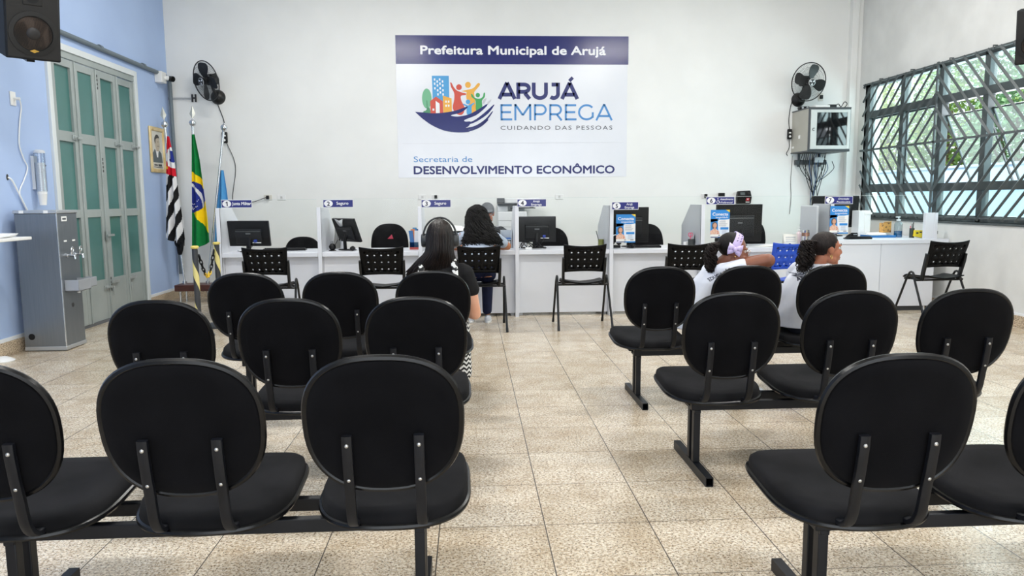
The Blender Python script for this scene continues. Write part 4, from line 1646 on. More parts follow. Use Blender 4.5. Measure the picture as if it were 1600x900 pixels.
mb.build('packet', mat('packet yellow', (226, 200, 40), 0.4), t, bevel=0.004)
mb = MB()
mb.plate(ellipse(-0.025, 0.062, 0.018, 0.011, 16), -0.019)
mb.plate([(0.01, 0.065), (0.045, 0.063), (0.045, 0.078), (0.01, 0.08)], -0.018)
mb.build('print', INK, t)
t = thing('payment_terminal', 'black payment terminal near the head of the girl at counter 7', 'terminal', (at(1332, 371, 9.1).x, 9.12, Z7), rad(8))
mb = MB()
mb.add([(-0.05, -0.06, 0), (0.05, -0.06, 0), (0.05, 0.06, 0), (-0.05, 0.06, 0), (-0.045, -0.055, 0.075), (0.045, -0.055, 0.075), (0.045, 0.05, 0.03), (-0.045, 0.05, 0.03)], [(3, 2, 1, 0), (4, 5, 6, 7), (0, 1, 5, 4), (1, 2, 6, 5), (2, 3, 7, 6), (3, 0, 4, 7)])
mb.build('body', BLACK_PL, t, bevel=0.008)
mb = MB()
mb.bb((-0.02, -0.062, 0.045), (0.03, -0.058, 0.055))
mb.build('badge', LG, t)
keyboard('black keyboard on counter 7 in front of the papers', (at(1340, 373, 8.93).x, 8.93, Z7), rad(2), 0.30)
# ------------------------------------------------------------------ the big wall sign
def backwall(name, label, cat, x, z, group=None, y=None):
    return thing(name, label, cat, (x, (YB if y is None else y), z), 0, group)


a, b = at(617.5, 55, YB), at(978.5, 276, YB)
SW, SH = b.x-a.x, a.z-b.z
t = backwall('wall_sign', 'large white and blue town hall sign on the back wall with a hand logo', 'sign', (a.x+b.x)/2, (a.z+b.z)/2)
K = SW/1300.0          # sign coordinates: 1300 wide, taken from the top left corner


def sg(u, v):
    return (-SW/2+(u-65)*K, SH/2-(v-54)*SH/797.0)


def sgp(pts):
    return [sg(*p) for p in pts]


SIGN_SHEET = noisy('glossy sign sheet', (232, 234, 240), (226, 229, 236), 1.0, 0.16, bump=0.10, bscale=2.5)
SIGN_NAVY = noisy('glossy navy print', (34, 42, 112), (30, 38, 104), 1.0, 0.16, bump=0.10, bscale=2.5)
mb = MB()
mb.bb((-SW/2, -0.004, -SH/2), (SW/2, -0.0005, SH/2))
mb.build('sheet', SIGN_SHEET, t)
Y1, Y2, Y3, Y4 = -0.0048, -0.0056, -0.0064, -0.0072
mb = MB()
mb.plate(sgp([(65, 54), (1369, 54), (1369, 212), (65, 212)]), Y1)
mb.build('navy_band', SIGN_NAVY, t)


def line(name, body, u, v, cap, width, m, bold, align='LEFT', sp=1.0):
    """cap: capital height in sign pixels; v: baseline"""
    mb = MB()
    x, z = sg(u, v)
    mb.text(body, x, z, cap*SH/797.0/0.727, Y2, align=align, bold=bold, width=width*K, spacing=sp)
    return mb.build(name, m, t)


NAVY_T = mat('navy print', (30, 38, 104), 0.35)
BLUE_T = mat('mid blue print', (70, 138, 200), 0.35)
line('headline', 'Prefeitura Municipal de Arujá', 203, 157, 48, 1035, SIGN_WHITE, 0.032)


def glyphs(body, u, v, cap, width, m, w):
    """geometric capitals drawn with a broad pen; w is the pen width as a share of the cap height"""
    G = {'A': (0.98, [[(0.06, 0), (0.49, 1)], [(0.49, 1), (0.92, 0)], [(0.22, 0.27), (0.76, 0.27)]]),
         'R': (0.86, [[(0.13, 0), (0.13, 1)], 'bowl', [(0.50, 0.36), (0.76, 0)]]),
         'P': (0.84, [[(0.13, 0), (0.13, 1)], 'bowl']),
         'U': (0.94, [[(0.13, 1)]+[(0.47+0.34*cos(rad(a_)), 0.36+0.30*sin(rad(a_))) for a_ in range(180, 361, 15)]+[(0.81, 1)]]),
         'J': (0.70, [[(0.18, 1-w/2), (0.54, 1-w/2)], [(0.54, 1), (0.54, 0.30)]+[(0.30+0.24*cos(rad(a_)), 0.31+0.25*sin(rad(a_))) for a_ in range(0, -141, -15)]]),
         'E': (0.76, [[(0.13, 0), (0.13, 1)], [(0.13, w/2), (0.72, w/2)], [(0.13, 0.51), (0.65, 0.51)], [(0.13, 1-w/2), (0.70, 1-w/2)]]),
         'M': (1.08, [[(0.13, 0), (0.13, 1)], [(0.95, 0), (0.95, 1)], [(0.12, 1), (0.54, 0.32)], [(0.54, 0.32), (0.96, 1)]]),
         'G': (1.0, [[(0.52+0.42*cos(rad(a_)), 0.5+(0.5-w/2)*sin(rad(a_))) for a_ in range(42, 326, 12)], [(0.86, 0.16), (0.86, 0.50)], ])}
    letters = [('A', True) if ch == 'Á' else (ch, False) for ch in body]
    total = sum(G[c_][0] for c_, _ in letters)
    kx = width*K/total
    kz = cap*SH/797.0
    x, z = sg(u, v)
    for c_, acc in letters:
        adv, st = G[c_]
        mb = MB()
        for q in st:
            if q == 'bowl':
                q = [(0.13, 1-w/2), (0.44, 1-w/2)]+[(0.46+0.26*cos(rad(a_)), 0.66+(0.34-w/2)*sin(rad(a_))) for a_ in range(80, -81, -16)]+[(0.44, 0.32+w/2), (0.13, 0.32+w/2)]
            mb.stroke([(x+a_*kx, z+b_*kz) for a_, b_ in q], w*kz, Y2)
        if acc:
            mb.stroke([(x+0.47*kx, z+1.10*kz), (x+0.66*kx, z+1.32*kz)], w*kz*0.85, Y2)
        mb.build('big_letter', m, t, smooth=False)
        x += adv*kx


glyphs('ARUJÁ', 632, 406, 92, 454, NAVY_T, 0.235)
glyphs('EMPREGA', 636, 527, 92, 648, BLUE_T, 0.125)
line('motto', 'CUIDANDO DAS PESSOAS', 644, 580, 24, 637, mat('dark grey print', (70, 72, 84), 0.4), 0.0, sp=1.25)
line('small_words', 'Secretaria de', 152, 762, 34, 330, BLUE_T, 0.0)
line('department_name', 'DESENVOLVIMENTO ECONÔMICO', 152, 830, 46, 1143, NAVY_T, 0.03)

# the logo, drawn in its own pixels and placed on the sheet
def lg(u, v):
    # logo crop: 140x115 photo pixels shown as 1096x900; sign sheet pixels are photo pixels times 3.6
    px_, py_ = 640+u/7.829, 100+v/7.826
    return sg((px_-600)*3.6, (py_-40)*3.6)


def lgp(pts):
    return [lg(*p) for p in pts]


def blob(cx, cy, rx, ry, n=28):
    return [lg(cx+rx*cos(2*PI*i/n), cy+ry*sin(2*PI*i/n)) for i in range(n)]


def curve(pts, n=6):
    return [(p.x, p.y) for p in smooth_path([(a_, b_, 0) for a_, b_ in pts], n)]


LRED, LGRN, LYEL, LBLU = mat('logo red', (206, 76, 58), 0.35), mat('logo green', (56, 160, 88), 0.35), mat('logo yellow', (234, 172, 64), 0.35), mat('logo blue', (72, 158, 214), 0.35)
LTREE, LWHITE, LGREY = mat('logo tree green', (110, 180, 140), 0.35), mat('logo white', (234, 236, 240), 0.35), mat('logo grey', (196, 198, 204), 0.35)
LHAND = SIGN_NAVY
mb = MB()
mb.plate(blob(192, 408, 58, 122), Y1)
mb.build('tree_crown', LTREE, t)
mb = MB()
mb.plate(lgp([(186, 430), (196, 430), (200, 520), (222, 515), (240, 585), (140, 585), (150, 560), (170, 558), (188, 540)]), Y2)
mb.build('tree_trunk', mat('logo deep green', (70, 140, 100), 0.35), t)
mb = MB()
mb.plate(lgp([(258, 132), (462, 132), (466, 600), (266, 600)]), Y2)
tw = mb.build('tower', LBLU, t)
for u, v in [(290, 178), (352, 178), (322, 202), (386, 202), (290, 228), (354, 228), (324, 250), (388, 250), (292, 284), (356, 284), (326, 308), (390, 308), (358, 334), (328, 358), (390, 358)]:
    mb = MB()
    mb.plate(lgp([(u-9, v-14), (u+9, v-14), (u+9, v+14), (u-9, v+14)]), Y3)
    mb.build('tower_window', LWHITE, tw)
mb = MB()
mb.plate(lgp([(232, 440), (302, 384), (384, 440), (386, 590), (234, 590)]), Y3)
hs = mb.build('house', LRED, t)
mb = MB()
mb.plate(lgp([(298, 436), (346, 470), (346, 585), (298, 585)]), Y4)
mb.plate(lgp([(258, 530), (280, 530), (280, 556), (258, 556)]), Y4)
mb.build('house_opening', LWHITE, hs)
mb = MB()
mb.plate(lgp([(386, 372), (492, 406), (494, 580), (388, 590)]), Y3-0.0002)
ob = mb.build('yellow_building', LYEL, t)
for u, v in [(424, 446), (456, 446), (424, 496), (456, 496)]:
    mb = MB()
    mb.plate(lgp([(u-9, v-13), (u+9, v-13), (u+9, v+13), (u-9, v+13)]), Y4)
    mb.build('building_window', LWHITE, ob)


def figure(name, m, y, head, body):
    mb = MB()
    mb.plate(blob(*head), y)
    mb.plate(lgp(curve(body, 3)), y)
    return mb.build(name, m, t)


figure('yellow_figure', LYEL, Y2, (694, 242, 35, 37), [(606, 318), (690, 300), (760, 280), (810, 224), (836, 224), (834, 252), (776, 320), (770, 360), (790, 580), (740, 600), (700, 480), (672, 400), (676, 330)])
figure('red_figure', LRED, Y3, (584, 270, 34, 35), [(478, 214), (494, 216), (520, 268), (556, 308), (620, 334), (664, 344), (664, 364), (606, 376), (612, 440), (650, 520), (624, 600), (560, 600), (505, 528), (524, 420), (524, 340), (488, 270)])
figure('green_figure', LGRN, Y3-0.0003, (812, 366, 26, 28), [(728, 352), (746, 356), (774, 396), (830, 410), (872, 386), (884, 340), (900, 340), (896, 390), (862, 436), (862, 520), (790, 560), (784, 436), (736, 390)])
figure('blue_figure', LBLU, Y3-0.0005, (692, 448, 28, 28), [(628, 470), (650, 474), (690, 492), (730, 474), (764, 458), (766, 472), (736, 506), (732, 590), (676, 600), (672, 510), (634, 488)])
mb = MB()
mb.plate(lgp([(865, 470), (880, 420), (916, 400), (916, 420), (890, 470)]), Y3)
mb.plate(lgp([(925, 480), (930, 450), (976, 414), (974, 436), (940, 480)]), Y3)
mb.build('far_finger', LGREY, t)
mb = MB()
palm = curve([(46, 570), (150, 578), (280, 588), (440, 574), (560, 548), (676, 506), (678, 524), (600, 580), (480, 612), (560, 628), (690, 604), (800, 550), (916, 478), (928, 486), (890, 530), (790, 610), (650, 668), (660, 690), (720, 690), (700, 740), (660, 770), (690, 790), (700, 815), (560, 822), (400, 800), (250, 735), (130, 650)], 4)
mb.plate(lgp(palm), Y4)
for f in ([(640, 716), (760, 676), (880, 590), (1000, 486), (1004, 502), (930, 596), (790, 690), (650, 740), (560, 760), (560, 720)],
          [(650, 770), (780, 738), (900, 660), (984, 566), (986, 584), (900, 694), (780, 764), (660, 800), (560, 815), (540, 760)],
          [(600, 816), (740, 780), (840, 730), (926, 664), (928, 682), (850, 750), (740, 800), (620, 822)]):
    mb.plate(lgp(curve(f, 4)), Y4-0.0003)
mb.build('open_hand', LHAND, t)
mb = MB()
mb.tube([(-SW/2+0.07, -0.0045, sg(0, 657)[1]), (0.2, -0.0052, sg(0, 655)[1]), (SW/2-0.05, -0.0045, sg(0, 652)[1])], 0.0012, 5)
mb.build('sheet_seam', mat('seam', (206, 208, 214), 0.4), t)

# ------------------------------------------------------------------ wall fans
def make_fan(label, face_rz, face_rx, loc, arm):
    t = thing('wall_fan', label, 'fan', loc, 0, 'black wall fans')
    FB = mat('fan black', (20, 20, 21), 0.4)
    mb = MB()
    Mw = Matrix.Rotation(PI/2, 4, 'X')
    mb.lathe([(0.105, 0), (0.105, 0.012), (0.085, 0.05), (0.045, 0.075), (0.03, 0.08)], n=28, M=Mw)
    mb.build('wall_base', FB, t)
    hub = Vector(arm)
    mb = MB()
    mb.tube(smooth_path([(0, -0.06, 0), (hub.x*0.3, -0.13, 0.06), (hub.x*0.8, hub.y*0.7, hub.z*0.75), hub], 5), 0.022, 12)
    mb.build('neck', FB, t)
    Mf = Matrix.Translation(hub) @ Matrix.Rotation(face_rz, 4, 'Z') @ Matrix.Rotation(face_rx, 4, 'X') @ Matrix.Scale(0.95, 4)
    # local -y is the way the air goes
    mb = MB()
    A = Matrix.Rotation(PI/2, 4, 'X')
    mb.lathe([(0.02, -0.14), (0.065, -0.125), (0.075, -0.05), (0.07, 0.03), (0.04, 0.045)], n=24, M=Mf @ A)
    mb.bb((-0.05, 0.02, -0.075), (0.05, 0.12, 0.085), M=Mf)
    mb.build('motor', FB, t, bevel=0.004)
    Rc = 0.285
    mb = MB()
    for k in range(4):
        M2 = Mf @ Matrix.Rotation(rad(90*k+22), 4, 'Y')
        n1 = [(0.045, 0.028), (0.10, 0.085), (0.17, 0.115), (0.235, 0.105), (0.262, 0.04), (0.258, -0.03), (0.20, -0.055), (0.12, -0.04), (0.045, -0.02)]
        pl = curve(n1+[n1[0]], 4)[:-1]
        vs = [M2 @ Vector((x, -0.075-0.22*z, z)) for x, z in pl]
        vs += [M2 @ Vector((x, -0.070-0.22*z, z)) for x, z in pl]
        n = len(pl)
        bm_ = MB()
        bm_.add(vs, [tuple(range(n)), tuple(range(2*n-1, n-1, -1))]+[(i, n+i, n+(i+1) % n, (i+1) % n) for i in range(n)])
        bm_.build('blade', mat('fan blade black', (24, 22, 22), 0.3), t)
    mb = MB()
    mb.lathe([(0.048, 0.04), (0.052, 0.07), (0.048, 0.10), (0.03, 0.108)], n=24, M=Mf @ A)
    mb.build('hub', FB, t)
    wire = mat('fan wire', (26, 26, 28), 0.4)
    mb = MB()
    for side, yy in ((-1, -0.055), (1, 0.0)):
        for k in range(64):
            a = 2*PI*k/64
            pts = []
            for r, d in ((0.055, 0.085 if side < 0 else 0.035), (0.16, 0.078 if side < 0 else 0.04), (0.245, 0.045 if side < 0 else 0.03), (Rc, 0.0)):
                pts.append(Mf @ Vector((r*cos(a), -0.055+(-d if side < 0 else d), r*sin(a))))
            mb.tube(pts, 0.0012, 3, caps=False)
        for r, d in ((0.12, 0.082), (0.21, 0.065)):
            mb.tube([Mf @ Vector((r*cos(2*PI*j/40), -0.055-(d if side < 0 else -0.04), r*sin(2*PI*j/40))) for j in range(40)], 0.0014, 3, closed=True)
    mb.build('cage', wire, t)
    mb = MB()
    mb.tube([Mf @ Vector((Rc*cos(2*PI*j/48), -0.055, Rc*sin(2*PI*j/48))) for j in range(48)], 0.0075, 8, closed=True)
    mb.build('cage_rim', FB, t)
    mb = MB()
    mb.lathe([(0.056, 0.138), (0.056, 0.146), (0.05, 0.148)], n=28, M=Mf @ A)
    mb.build('badge_ring', mat('silver badge', (206, 208, 210), 0.3, 0.5), t)
    mb = MB()
    mb.lathe([(0.049, 0.146), (0.049, 0.1492), (0.02, 0.1494)], n=28, M=Mf @ A)
    mb.build('badge', FB, t)
    mb = MB()
    for k in range(3):
        M2 = Mf @ Matrix.Rotation(rad(120*k+90), 4, 'Y')
        mb.add([M2 @ Vector(p) for p in ((0.012, -0.1502, -0.004), (0.04, -0.1502, -0.014), (0.044, -0.1502, 0.012), (0.012, -0.1502, 0.006))], [(0, 1, 2, 3)])
    mb.build('badge_print', SIGN_WHITE, t)
    return t


p = at(341, 152, YB)
make_fan('black wall fan above the flags, turned to the left', rad(-37), rad(15), (p.x, YB, p.z), (-0.03, -0.25, 0.20))
p = at(1247, 156, YB)
make_fan('black wall fan above the network cabinet, facing the room', rad(8), rad(12), (p.x, YB, p.z), (0.0, -0.27, 0.225))

# ------------------------------------------------------------------ network cabinet on the back wall
a, b = at(1265, 168, 10.58), at(1327, 236, 10.58)
cw, chh = b.x-a.x, a.z-b.z
t = thing('network_cabinet', 'grey wall cabinet with dark glass door and white door frame under the right fan', 'cabinet', ((a.x+b.x)/2, YB, b.z), 0)
CASE = noisy('beige grey steel', (172, 170, 160), (180, 178, 168), 3, 0.45)
DTRIM = mat('dark grey trim', (74, 78, 82), 0.4)
mb = MB()
mb.bb((-cw/2, -0.55, 0), (cw/2, 0, chh))
mb.build('case', CASE, t, bevel=0.004)
mb = MB()
mb.bb((-cw/2-0.004, -0.57, 0), (cw/2+0.004, -0.55, 0.04)).bb((-cw/2-0.004, -0.57, chh-0.03), (cw/2+0.004, -0.55, chh))
mb.bb((-cw/2-0.004, -0.57, 0.04), (-cw/2+0.03, -0.55, chh-0.03)).bb((cw/2-0.03, -0.57, 0.04), (cw/2+0.004, -0.55, chh-0.03))
mb.bb((-cw/2-0.006, -0.57, chh-0.012), (cw/2+0.006, 0, chh+0.006)).bb((-cw/2-0.006, -0.57, -0.006), (cw/2+0.006, 0, 0.012))
mb.build('dark_frame', DTRIM, t, bevel=0.003)
mb = MB()
dw = 0.05
x0, x1, z0, z1 = -cw/2+0.02, cw/2-0.012, 0.03, chh-0.03
mb.bb((x0, -0.588, z0), (x0+0.09, -0.57, z1)).bb((x1-0.045, -0.588, z0), (x1, -0.57, z1)).bb((x0+0.09, -0.588, z0), (x1-0.045, -0.57, z0+0.05)).bb((x0+0.09, -0.588, z1-0.04), (x1-0.045, -0.57, z1))
dr = mb.build('door', mat('door white', (194, 198, 196), 0.4), t, bevel=0.003)
mb = MB()
mb.bb((x0+0.09, -0.580, z0+0.05), (x1-0.045, -0.574, z1-0.04))
mb.build('dark_glass', mat('smoked glass', (10, 11, 13), 0.05, spec=0.8), dr)
mb = MB()
mb.tube(arc((0, 0), 0.02, 60, 300, 10) and [(x0+0.045+p[0], -0.592, (z0+z1)/2+p[1]) for p in arc((0, 0), 0.018, 60, 300, 10)], 0.004, 6)
mb.build('lock', BLACK_PL, dr)
mb = MB()
mb.bb((-cw/2-0.002, -0.30, 0.20), (-cw/2, -0.24, 0.25)).bb((-cw/2-0.002, -0.10, 0.07), (-cw/2, -0.03, 0.10))
mb.build('side_plate', PAPER, t)
tp = b.z+chh+0.006
cx = (a.x+b.x)/2
box_thing('router', 'flat white router on top of the network cabinet', 'router', (cx-0.07, YB-0.40, tp), (0.22, 0.16, 0.04), WHITE_PL, 0, 0.008)
t = thing('power_adapter', 'black adapter block on top of the network cabinet, right of the router', 'adapter', (cx+0.12, YB-0.36, tp))
mb = MB()
mb.bb((-0.06, -0.04, 0), (0.06, 0.04, 0.06))
mb.build('block', BLACK_PL, t, bevel=0.01)
mb = MB()
mb.tube(smooth_path([(0.05, 0, 0.04), (0.10, 0.0, 0.07), (0.14, 0, 0.03), (0.19, 0, 0.10), (0.24, 0.02, 0.07), (0.20, 0.04, 0.01)], 6), 0.006, 6)
mb.build('cable', BLACK_PL, t)
t = thing('game_pad_hub', 'black twin port hub at the left end of the network cabinet top', 'hub', (cx-0.30+0.05, YB-0.25, tp))
mb = MB()
mb.bb((-0.075, -0.05, 0), (0.075, 0.05, 0.045))
mb.build('body', BLACK_PL, t, bevel=0.015)
mb = MB()
for x in (-0.035, 0.035):
    mb.cyl((x, -0.053, 0.024), (x, -0.05, 0.024), 0.016, n=14)
mb.build('port', LG, t)
# bracket and its cables
t = thing('shelf_bracket', 'grey steel bracket and power strip fixed under the network cabinet', 'bracket', (cx, YB, b.z))
mb = MB()
mb.bb((-0.20, -0.45, -0.012), (-0.17, 0, 0)).bb((0.12, -0.45, -0.012), (0.15, 0, 0)).bb((-0.20, -0.02, -0.2), (-0.17, 0, 0)).bb((0.12, -0.02, -0.2), (0.15, 0, 0))
mb.build('arms', DTRIM, t, bevel=0.002)
mb = MB()
mb.bb((-0.26, -0.07, -0.17), (0.22, -0.02, -0.10))
mb.build('power_strip', DTRIM, t, bevel=0.004)
mb = MB()
mb.bb((0.02, -0.10, -0.14), (0.16, -0.06, -0.06))
mb.build('junction_box', mat('pale box', (196, 202, 206), 0.45), t, bevel=0.006)
t = thing('cable_bundle', 'tangle of black and blue cables hanging below the network cabinet', 'cables', (cx, YB-0.06, b.z))
rnd = random.Random(21)
blues = mat('blue cable', (60, 90, 130), 0.45)
for k in range(13):
    x0 = -0.16+0.36*k/12
    d = rnd.uniform(0.35, 0.75)
    x2 = rnd.uniform(-0.05, 0.12)
    if k % 3 == 0:
        pts = [(x0, -0.02, -0.01), (x0-0.05, -0.05, -d*0.5), (x0*0.4+0.03, -0.04, -d), (x0+0.12, -0.03, -d*0.6), (x0+0.1, -0.02, -0.12)]
    else:
        pts = [(x0, -0.02, -0.01), (x0+rnd.uniform(-0.04, 0.04), -0.04, -0.2), ((x0+x2)/2, -0.05-rnd.random()*0.02, -0.42), (x2, -0.02, -0.75), (x2+rnd.uniform(-0.03, 0.03), 0.0, -1.08)]
    mb = MB()
    mb.tube(smooth_path(pts, 7), 0.005, 6)
    mb.build('cable', blues if k in (4, 7, 9) else BLACK_PL, t)
mb = MB()
mb.bb((0.02, 0.02, -1.2), (0.05, 0.055, -0.1))
mb.build('cable_duct', WHITE_PL, t)
p = at(1232, 210, YB)
t = thing('fan_control', 'black speed control hanging left of the network cabinet on its cable', 'switch', (p.x, YB-0.02, p.z))
mb = MB()
mb.bb((-0.035, -0.035, -0.075), (0.035, 0.0, 0.075))
mb.build('case', BLACK_PL, t, bevel=0.012)
mb = MB()
mb.cyl((0, -0.045, -0.035), (0, -0.03, -0.035), 0.016, n=16).bb((-0.016, -0.038, 0.01), (0.016, -0.034, 0.03))
mb.build('dial', PAPER, t)
mb = MB()
mb.tube(smooth_path([(0.03, -0.0, 0.50), (0.0, 0.0, 0.36), (-0.01, 0.0, 0.2), (0.0, -0.01, 0.07)], 6), 0.006, 6)
mb.tube(smooth_path([(0.0, -0.01, -0.07), (0.01, 0.0, -0.2), (-0.03, 0.0, -0.28), (-0.01, 0.0, -0.32)], 6), 0.005, 6)
mb.build('cable', BLACK_PL, t)
t = thing('thin_wire', 'thin grey wire hanging down the wall below the network cabinet', 'cable', (p.x, YB-0.006, p.z))
mb = MB()
mb.tube(smooth_path([(0.07, 0, -0.32), (0.06, 0, -0.7), (0.075, 0, -0.95), (0.06, 0, -1.2)], 6), 0.004, 6)
mb.build('wire', mat('grey wire', (110, 112, 112), 0.5), t)

# ------------------------------------------------------------------ sockets on the back wall
IVORY = mat('ivory plate', (216, 214, 204), 0.45)


def socket(px, py, label, m, plug=None, w=0.118, h=0.075):
    p = at(px, py, YB)
    t = thing('wall_socket', label, 'socket', (p.x, YB, p.z), 0, 'wall sockets')
    mb = MB()
    mb.bb((-w/2, -0.010, -h/2), (w/2, 0, h/2))
    mb.build('plate', m, t, bevel=0.003)
    mb = MB()
    mb.bb((-0.017, -0.012, -0.022), (0.017, -0.0095, 0.022))
    mb.build('insert', mat('socket insert', (206, 207, 206), 0.4), t, bevel=0.002)
    mb = MB()
    for x, z in ((-0.007, 0.0), (0.007, 0.0), (0, 0.006)):
        mb.cyl((x, -0.0126, z), (x, -0.0118, z), 0.0028, n=8)
    mb.build('pin_holes', mat('socket hole', (60, 60, 60), 0.6), t)
    if plug:
        mb = MB()
        mb.bb((-0.02, -0.05, -0.028), (0.02, -0.012, 0.028))
        mb.build('plug', plug, t, bevel=0.006)
    return t


s1 = socket(419, 308.5, 'ivory wall socket with the fan plug in it, above counter 1', IVORY, BLACK_PL)
mb = MB()
pa, pc = at(419, 308.5, YB), at(352, 215, YB)
mb.tube(smooth_path([(-0.02, -0.03, 0.0), (-0.25, -0.02, -0.07), (-0.5, -0.02, -0.06), (pc.x-pa.x+0.13, -0.02, 0.45), (pc.x-pa.x+0.02, -0.02, pc.z-pa.z-0.07)], 8), 0.005, 6)
mb.build('cable', BLACK_PL, s1)
socket(440, 308.5, 'plain white wall socket right of the ivory one, above counter 1', WHITE_PL)
socket(660, 308, 'plain white wall socket just above the sign of counter 3', WHITE_PL)
socket(681, 308, 'white wall socket with a black plug above the sign of counter 3', WHITE_PL, BLACK_PL)
socket(874, 307.5, 'plain white wall socket above counter 4', WHITE_PL)
socket(1102, 306, 'white wall socket with a black plug above counter 6', WHITE_PL, BLACK_PL)
socket(1282, 152, 'ivory wall socket with a black plug above the network cabinet', IVORY, BLACK_PL, 0.075, 0.118)
p = at(352, 215, YB)
t = thing('fan_control', 'black speed control with a white dial beside the third flag pole', 'switch', (p.x, YB-0.005, p.z))
mb = MB()
mb.bb((-0.04, -0.04, -0.08), (0.04, 0.0, 0.08))
mb.build('case', BLACK_PL, t, bevel=0.014)
mb = MB()
mb.cyl((0, -0.05, -0.04), (0, -0.035, -0.04), 0.018, n=16)
mb.bb((-0.02, -0.043, 0.012), (0.02, -0.039, 0.034))
mb.build('dial', PAPER, t)
mb = MB()
mb.tube(smooth_path([(-0.09, -0.03, 0.52), (-0.04, -0.01, 0.36), (0.0, -0.01, 0.22), (0.0, -0.015, 0.075)], 6), 0.006, 6)
mb.build('cable', BLACK_PL, t)
p = at(1161.5, 308, YB-0.02)
t = thing('time_clock', 'black staff time clock with red sticker on the wall above counter 6', 'time clock', (p.x, YB, p.z))
mb = MB()
mb.add([(-0.11, -0.05, -0.10), (0.11, -0.05, -0.10), (0.11, 0, -0.10), (-0.11, 0, -0.10), (-0.115, -0.10, 0.0), (0.105, -0.10, 0.0), (0.105, 0, 0.0), (-0.115, 0, 0.0), (-0.10, -0.07, 0.09), (0.09, -0.07, 0.10), (0.09, 0, 0.10), (-0.10, 0, 0.09)],
       [(3, 2, 1, 0), (0, 1, 5, 4), (1, 2, 6, 5), (2, 3, 7, 6), (3, 0, 4, 7), (4, 5, 9, 8), (5, 6, 10, 9), (6, 7, 11, 10), (7, 4, 8, 11), (8, 9, 10, 11)])
mb.build('case', BLACK_PL, t, bevel=0.012)
mb = MB()
mb.box((-0.04, -0.092, 0.05), (0.07, 0.004, 0.045), rot=(rad(-18), 0, 0))
mb.build('display', mat('display grey', (84, 92, 92), 0.2), t)
mb = MB()
mb.box((0.055, -0.092, 0.055), (0.045, 0.004, 0.04), rot=(rad(-18), 0, 0))
mb.build('reader_window', mat('dark screen', (12, 13, 15), 0.12), t)
mb = MB()
mb.box((0.045, -0.082, -0.035), (0.055, 0.006, 0.05), rot=(rad(26), 0, 0))
mb.build('red_sticker', mat('sticker red', (196, 44, 60), 0.5), t)
mb = MB()
mb.box((0.05, -0.066, -0.075), (0.06, 0.006, 0.012), rot=(rad(26), 0, 0))
mb.box((0.045, -0.087, -0.03), (0.02, 0.004, 0.02), rot=(rad(26), 0, 0))
mb.build('sticker_print', PAPER, t)
p = at(1127, 304.5, YB-0.02)
box_thing('wall_adapter', 'small black adapter on the wall between the socket and the time clock', 'adapter', (p.x, YB-0.03, p.z-0.03), (0.09, 0.06, 0.06), BLACK_PL, 0, 0.008)
p = at(303.5, 153.5, YB)
t = thing('wire_bracket', 'small metal clamp at the end of a thin rod left of the fan', 'bracket', (p.x, YB, p.z))
mb = MB()
mb.bb((-0.035, -0.02, -0.055), (-0.012, 0, 0.055)).bb((0.012, -0.02, -0.055), (0.035, 0, 0.055)).bb((-0.012, -0.015, -0.01), (0.012, 0, 0.012))
mb.build('clamp', mat('dark clamp', (60, 60, 62), 0.4, 0.6), t, bevel=0.003)
mb = MB()
mb.cyl((-0.36, -0.02, 0.0), (-0.03, -0.02, 0.0), 0.006, n=8).cyl((-0.36, -0.03, -0.02), (-0.03, -0.02, -0.02), 0.004, n=8)
mb.build('rod', LG, t)

# ------------------------------------------------------------------ left wall: conduit, camera, portrait, dispenser, outlet
CONDUIT = mat('grey conduit', (104, 116, 124), 0.5)
mb = MB()
mb.tube([(XL+0.03, 4.0, 3.20), (XL+0.03, 10.45, 3.17), (XL+0.04, 10.95, 3.17), (XL+0.05, YB-0.06, 3.14), (XL+0.055, YB-0.055, 3.05), (XL+0.055, YB-0.055, 0.35)], 0.027, 10)
t_ = mb.build('wall_conduit', CONDUIT)
tag(t_, 'grey conduit pipe along the blue wall above the door, down the corner', 'pipe')
for k, y in enumerate((6.6, 9.15, 10.3)):
    mb = MB()
    mb.cyl((0, -0.03, 0), (0, 0.03, 0), 0.032, n=14)
    mb.build('coupling', CONDUIT, t_, loc=(XL+0.03, y, 3.19-0.003*k))
p = atx(245, 121, XL)
t = leftwall('security_camera', 'white box and small black camera in the corner under the conduit', 'camera', p.y, p.z)
mb = MB()
mb.bb((-0.08, -0.10, -0.075), (0.08, 0, 0.075))
mb.build('junction_box', WHITE_PL, t, bevel=0.006)
mb = MB()
mb.cyl((0.03, -0.08, 0.0), (0.055, -0.12, 0.0), 0.03, n=16).sph((0.055, -0.125, 0.0), 0.033, 14, 8)
mb.build('mount', WHITE_PL, t)
mb = MB()
mb.cyl((0.10, -0.10, 0.005), (0.055, -0.20, -0.015), 0.036, 0.04, n=18)
mb.build('camera_head', BLACK_PL, t, bevel=0.005)
a, b = atx(230, 199, XL), atx(256, 268, XL)
pw, ph = 0.48, 0.62
t = leftwall('framed_portrait', 'gold framed drawn portrait of a man in a suit on the blue wall', 'picture', (a.y+atx(254, 200, XL).y)/2, (a.z+b.z)/2)
GOLD = noisy('pale gold frame', (206, 178, 122), (226, 204, 156), 8, 0.4, metal=0.2)
mb = MB()
fw = 0.055
mb.bb((-pw/2, -0.03, -ph/2), (-pw/2+fw, 0, ph/2)).bb((pw/2-fw, -0.03, -ph/2), (pw/2, 0, ph/2)).bb((-pw/2+fw, -0.03, -ph/2), (pw/2-fw, 0, -ph/2+fw)).bb((-pw/2+fw, -0.03, ph/2-fw), (pw/2-fw, 0, ph/2))
mb.build('frame', GOLD, t, bevel=0.012)
mb = MB()
mb.bb((-pw/2+fw, -0.012, -ph/2+fw), (pw/2-fw, -0.004, ph/2-fw))
